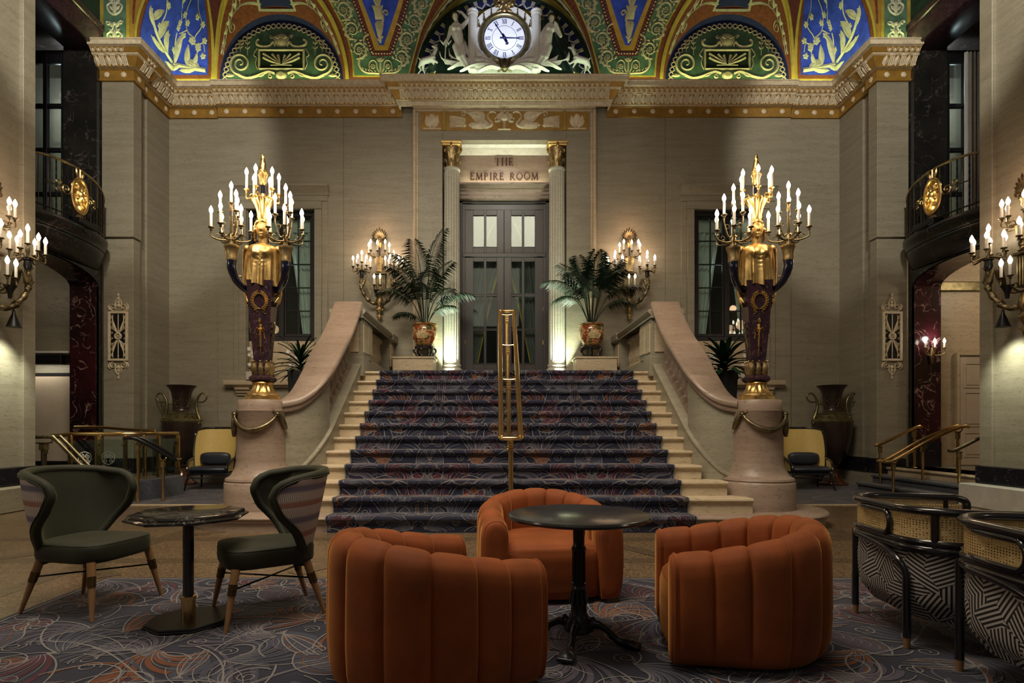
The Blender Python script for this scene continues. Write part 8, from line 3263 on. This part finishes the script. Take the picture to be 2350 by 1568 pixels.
def build_side_halls():
    # right: cream panelled door, bracket light
    d = thing('door_2', 'cream painted panelled door in the right hand hall', None, kind='structure')
    mb = MB(); mb.box(9.30, 9.36, 12.10, 12.2, .45, 2.78, .008); mb.box(10.10, 10.16, 12.10, 12.2, .45, 2.78, .008); mb.box(9.36, 10.10, 12.10, 12.2, 2.72, 2.78, .008)
    mb.obj('door_frame', 'trav_light', d)
    mb = MB(); mb.box(9.36, 10.10, 12.14, 12.2, .46, 2.72, .006)
    lf = mb.obj('door_leaf', 'creamdoor', d)
    for z0, z1 in ((2.05, 2.58), (1.25, 1.98), (.62, 1.15)):
        mb = MB(); bars(mb, 9.46, 10.0, z0, z1, [(9.50, 9.96)], [(z0 + .04, z1 - .04)], 12.125, 12.145, .006)
        mb.box(9.52, 9.94, 12.13, 12.145, z0 + .06, z1 - .06, .006)
        mb.obj('panel', 'creamdoor', lf)
    for z in (1.40, 1.52):
        mb = MB(); mb.lathe([(.03, 0), (.035, .01), (.02, .025), (.035, .05), (.02, .07), (0, .072)], 16, Mx=T(9.42 + .62, 12.14, z) @ Rx(pi / 2))
        mb.obj('knob', 'bronze', lf)
    mb = MB(); mb.box(8.9, 12.5, 12.12, 12.2, 4.05, 4.25, .02)
    struct(mb.obj('trim_hall', 'vase_trim'))
    w_ = thing('hall_sconce', 'small three candle bracket on the red marble jamb of the right arch', 'wall lamp', (8.46, 11.69, 2.68))
    mb = MB(); mb.lathe([(.0, -.20), (.03, -.17), (.04, -.06), (.055, .0), (.03, .07), (.02, .12), (0, .15)], 14, (0, -.02, 0))
    mb.obj('back_plate', 'gold_dark', w_)
    for k, dx in enumerate((-.19, 0, .19)):
        p = (dx, -.10, .13)
        mb = MB(); arm(mb, (0, -.03, .0), p, .05, .012); cup(mb, p)
        mb.obj('branch', 'gold_dark', w_)
        put_candle(w_, p, .6)
    o = lamp('candelabra_light', 'POINT', (0, -.14, .34), 4, (1, .9, .8), .05)
    o.parent = w_
    # left: lit service door and box sign
    d = thing('door_3', 'plain pale door with hood at the end of the left hand hall', None, kind='structure')
    mb = MB(); mb.box(-10.1, -8.95, 12.12, 12.2, .45, 2.30, .01)
    mb.obj('door_leaf', 'creamdoor', d)
    mb = MB(); mb.box(-10.1, -8.9, 12.10, 12.2, 2.30, 2.36, .01); mb.box(-10.1, -8.9, 12.08, 12.2, .45, .55, .01)
    mb.obj('door_frame', 'blackmetal', d)
    sb = thing('sign_box', 'blank dark box sign over the door in the left hand hall', 'sign', (-9.35, 12.02, 2.62))
    mb = MB(); mb.box(-.40, .33, -.08, .06, -.10, .10, .01)
    mb.obj('housing', 'blackmetal', sb)
    mb = MB(); mb.box(-.44, .50, -.10, .17, .12, .17, .01)
    mb.obj('shelf', 'plaster_w', sb)
    lamp('hall_light', 'AREA', (-9.5, 11.9, 2.5), 3.0, (1, .92, .75), .8, (radians(30), 0, 0), .05)


def post_brass(p, x, y, z0, z1, mat='brass', r=.024):
    mb = MB()
    mb.lathe([(r, 0), (r, z1 - z0)], 8, (x, y, z0)); mb.box(x - r * 1.5, x + r * 1.5, y - r * 1.5, y + r * 1.5, z0, z0 + .02, .004)
    o = mb.obj('post', mat, p, 30)
    mb = MB(); mb.box(x - r * 1.2, x + r * 1.2, y - r * 1.2, y + r * 1.2, z1 - .13, z1 - .02, .005); mb.box(x - r * 1.5, x + r * 1.5, y - r * 1.5, y + r * 1.5, z1 - .02, z1, .004)
    mb.obj('capital', 'gold_dark', o)


def build_railings():
    # carpeted steps up to the right hand hall
    st = thing('low_steps', 'three low carpeted steps rising to the right hand hall', None, kind='structure')
    for k in range(3):
        x, z = 7.02 + .30 * k, .15 * (k + 1)
        mb = MB()
        pr = [(0, z - .15), (0, z - .05), (-.03, z - .04), (-.04, z - .02), (-.03, z), (.9, z), (.9, z - .15)]
        mb.sweep([(x, 11.72), (x, 9.46)], [(-o if False else o, zz) for o, zz in pr])
        mb.obj('carpeted_step' if k < 2 else 'step', 'side_carpet' if k < 2 else 'trav_light', st)
        if k < 2:
            mb = MB()
            for j in range(26):
                y0 = 9.5 + j * .085
                ribbons(mb, [([(x - .004, y0 + .02 * sin(j)), (x - .045, y0 + .03), (x + .02, y0 + .05), (x + .15, y0 + .05 * sin(j * 2.1)), (x + .27, y0 + .04)], .012)], lambda u, v, h: (u, v, z - .06 * max(0, min(1, (x + .0 - u) / .03)) * 0 + h + .002), .004)
            mb.obj('cream_figure', 'cream_pile', st)
    # railings on these steps
    def rail(name, label, pts, posts, gap, mat, group=None):
        t = thing(name, label, 'handrail', (0, 0, 0), 0, group)
        for s in ((-1, 1) if gap else (0,)):
            mb = MB(); mb.tube(smooth_pts([(p[0], p[1] + s * gap, p[2]) for p in pts], 3), .022, 10, flat=1.3)
            mb.obj('rail', mat, t)
        for x, y, z0, z1 in posts:
            post_brass(t, x, y, z0, z1)
            if gap:
                mb = MB(); mb.tube(smooth_pts([(x, y - gap, z1 + .05), (x, y - gap * .8, z1 + .01), (x, y, z1 - .005), (x, y + gap * .8, z1 + .01), (x, y + gap, z1 + .05)], 3), .010, 8)
                mb.obj('bracket', 'brass', t)
        if gap:
            for p in (pts[0], pts[-1]):
                mb = MB(); mb.tube([(p[0], p[1] - gap, p[2]), (p[0], p[1], p[2]), (p[0], p[1] + gap, p[2])], .020, 8)
                mb.obj('rail_end', 'brass', t)
    rail('step_railing', 'far single brass rail of the right hand side steps', [(7.15, 11.4, .90), (7.28, 11.4, .92), (7.95, 11.4, 1.24), (8.06, 11.4, 1.24)], [(7.26, 11.4, .15, .88), (7.92, 11.4, .45, 1.18)], 0, 'brass')
    rail('step_railing', 'double centre rail of the right hand side steps', [(6.62, 10.4, .64), (6.82, 10.4, .68), (7.42, 10.4, 1.02), (7.95, 10.4, 1.24), (8.10, 10.4, 1.25)], [(6.84, 10.4, 0, .62), (7.36, 10.4, .15, .93), (7.98, 10.4, .45, 1.17)], .10, 'brass')
    rail('step_railing', 'near single brass rail of the right hand side steps against the pier', [(7.18, 9.58, .86), (7.32, 9.58, .88), (7.80, 9.58, 1.12), (8.2, 9.58, 1.28)], [(7.36, 9.58, .15, .85), (8.1, 9.58, .45, 1.2)], 0, 'bronze')

    # left: glass balustrade on a carpeted kerb with brass rail
    g = thing('glass_balustrade', 'curved glass balustrade with brass posts on a dark kerb beyond the left green chair', 'balustrade')
    path = smooth_pts([(-7.25, 9.72), (-6.85, 9.74), (-6.45, 9.80), (-6.22, 9.98), (-6.12, 10.3), (-6.10, 10.9)], 6)
    P2 = [(p.x, p.y) for p in path]
    mb = MB(); mb.sweep(P2, [(-.13, 0.0), (-.13, .31), (-.11, .345), (-.06, .36), (.06, .36), (.11, .345), (.13, .31), (.13, 0)])
    mb.obj('kerb', 'side_carpet', g)
    idx = [0, 7, 13, 19, 24, len(P2) - 1]
    for i0, i1 in zip(idx, idx[1:]):
        mb = MB(); mb.sweep(P2[i0:i1 + 1], [(-.005, .40), (-.005, 1.04), (.005, 1.04), (.005, .40), (-.005, .40)])
        mb.obj('pane', 'glass', g)
    for i in idx:
        x, y = P2[i]
        mb = MB(); mb.box(x - .026, x + .026, y + .02, y + .07, .35, 1.10, .005)
        po = mb.obj('post', 'brass', g)
        for z in (.50, .95):
            mb = MB(); mb.lathe([(0, .012), (.024, .010), (.026, 0)], 14, Mx=T(x, y - .008, z) @ Rx(pi / 2))
            mb.obj('clamp', 'bronze', po)
    mb = MB(); mb.tube([(-7.55, 9.74, 1.10), (-7.3, 9.76, 1.12)] + [(p[0], p[1] + .045, 1.13) for p in P2], .026, 10, flat=1.3)
    mb.obj('top_rail', 'brass', g)
    # etched scroll roundels on the panes
    for cx in (-6.98, -6.62):
        mb = MB()
        mp = lambda u, v, h: (cx + u, 9.735 + (cx + 6.98) * .12 + u * .12 - .012 - h, .72 + v)
        for q in (-1, 1):
            ribbons(mb, [spiral(q * .045, .04, .042, 1.5, pi / 2, q, .014, .008, 18), spiral(q * .04, -.04, .036, 1.4, -pi / 2, q, .012, .008, 16), smooth_rib([(0, -.10), (q * .07, -.06), (q * .095, .0), (q * .085, .08), (0, .12)], .012, .012)], mp, .002, .001)
        mb.obj('etched_roundel', 'plaster_w', g)
    # ramp rails next to it
    t = thing('ramp_railing', 'brass rail dropping to a lower landing in front of the left glass balustrade', 'handrail')
    for dy in (0, .16):
        mb = MB(); mb.tube(smooth_pts([(-7.80, 9.40 + dy, 1.08), (-7.32, 9.40 + dy, 1.09), (-7.22, 9.40 + dy, 1.05), (-6.82, 9.40 + dy, .64), (-6.74, 9.40 + dy, .59), (-6.52, 9.40 + dy, .60)], 4), .024, 10, flat=1.25)
        mb.obj('rail', 'bronze', t)
    post_brass(t, -7.56, 9.60, .0, 1.0, 'bronze', .04)
    for x0 in (-7.75, -7.38):
        mb = MB(); mb.tube(smooth_pts([(x0, 9.52, 1.06), (x0, 9.54, 1.0), (-7.56, 9.60, .98)], 4), .010, 6)
        mb.obj('bracket', 'bronze', t)
    mb = MB(); mb.lathe([(.0, .012), (.04, .01), (.042, 0)], 16, Mx=T(-7.50, 9.56, .84) @ Ry(pi / 2))
    mb.obj('knob', 'bronze', t)
    post_brass(t, -6.66, 9.60, .0, .56, 'bronze', .03)
    # double rail with two posts, dropping to the right
    rail('step_railing', 'short double brass rail with dark grips between the glass and the left urn', [(-6.22, 9.62, 1.06), (-6.02, 9.66, 1.05), (-5.62, 9.95, .72), (-5.58, 10.0, .70)], [(-6.05, 9.64, 0, .98), (-5.76, 9.86, 0, .70)], .09, 'blackmetal')
    # second railing deeper in the bay
    rail('step_railing', 'distant brass rail in the mouth of the left arch', [(-8.0, 10.9, 1.24), (-7.5, 10.9, 1.24), (-7.0, 10.9, 1.20), (-6.5, 10.9, 1.18)], [(-7.6, 10.9, 0, 1.18), (-6.8, 10.9, 0, 1.15)], 0, 'brass')
# ------------------------------------------------------------------ assemble
candle_meshes()
build_floor()
build_walls()
build_surround()
build_cornice()
build_ceiling()
build_doors()
build_stairs()
build_stair_carpet()
build_rug()
build_clock()
build_torcheres()
build_sconces()
build_balconies()
build_side_halls()
build_urns()
build_lounge_chairs()
build_railings()
build_palms()
build_dracaenas()
build_tub_chairs()
build_round_table()
build_octagon_table()
build_green_chairs()
build_rattan_chairs()
build_handrail()
build_grilles()
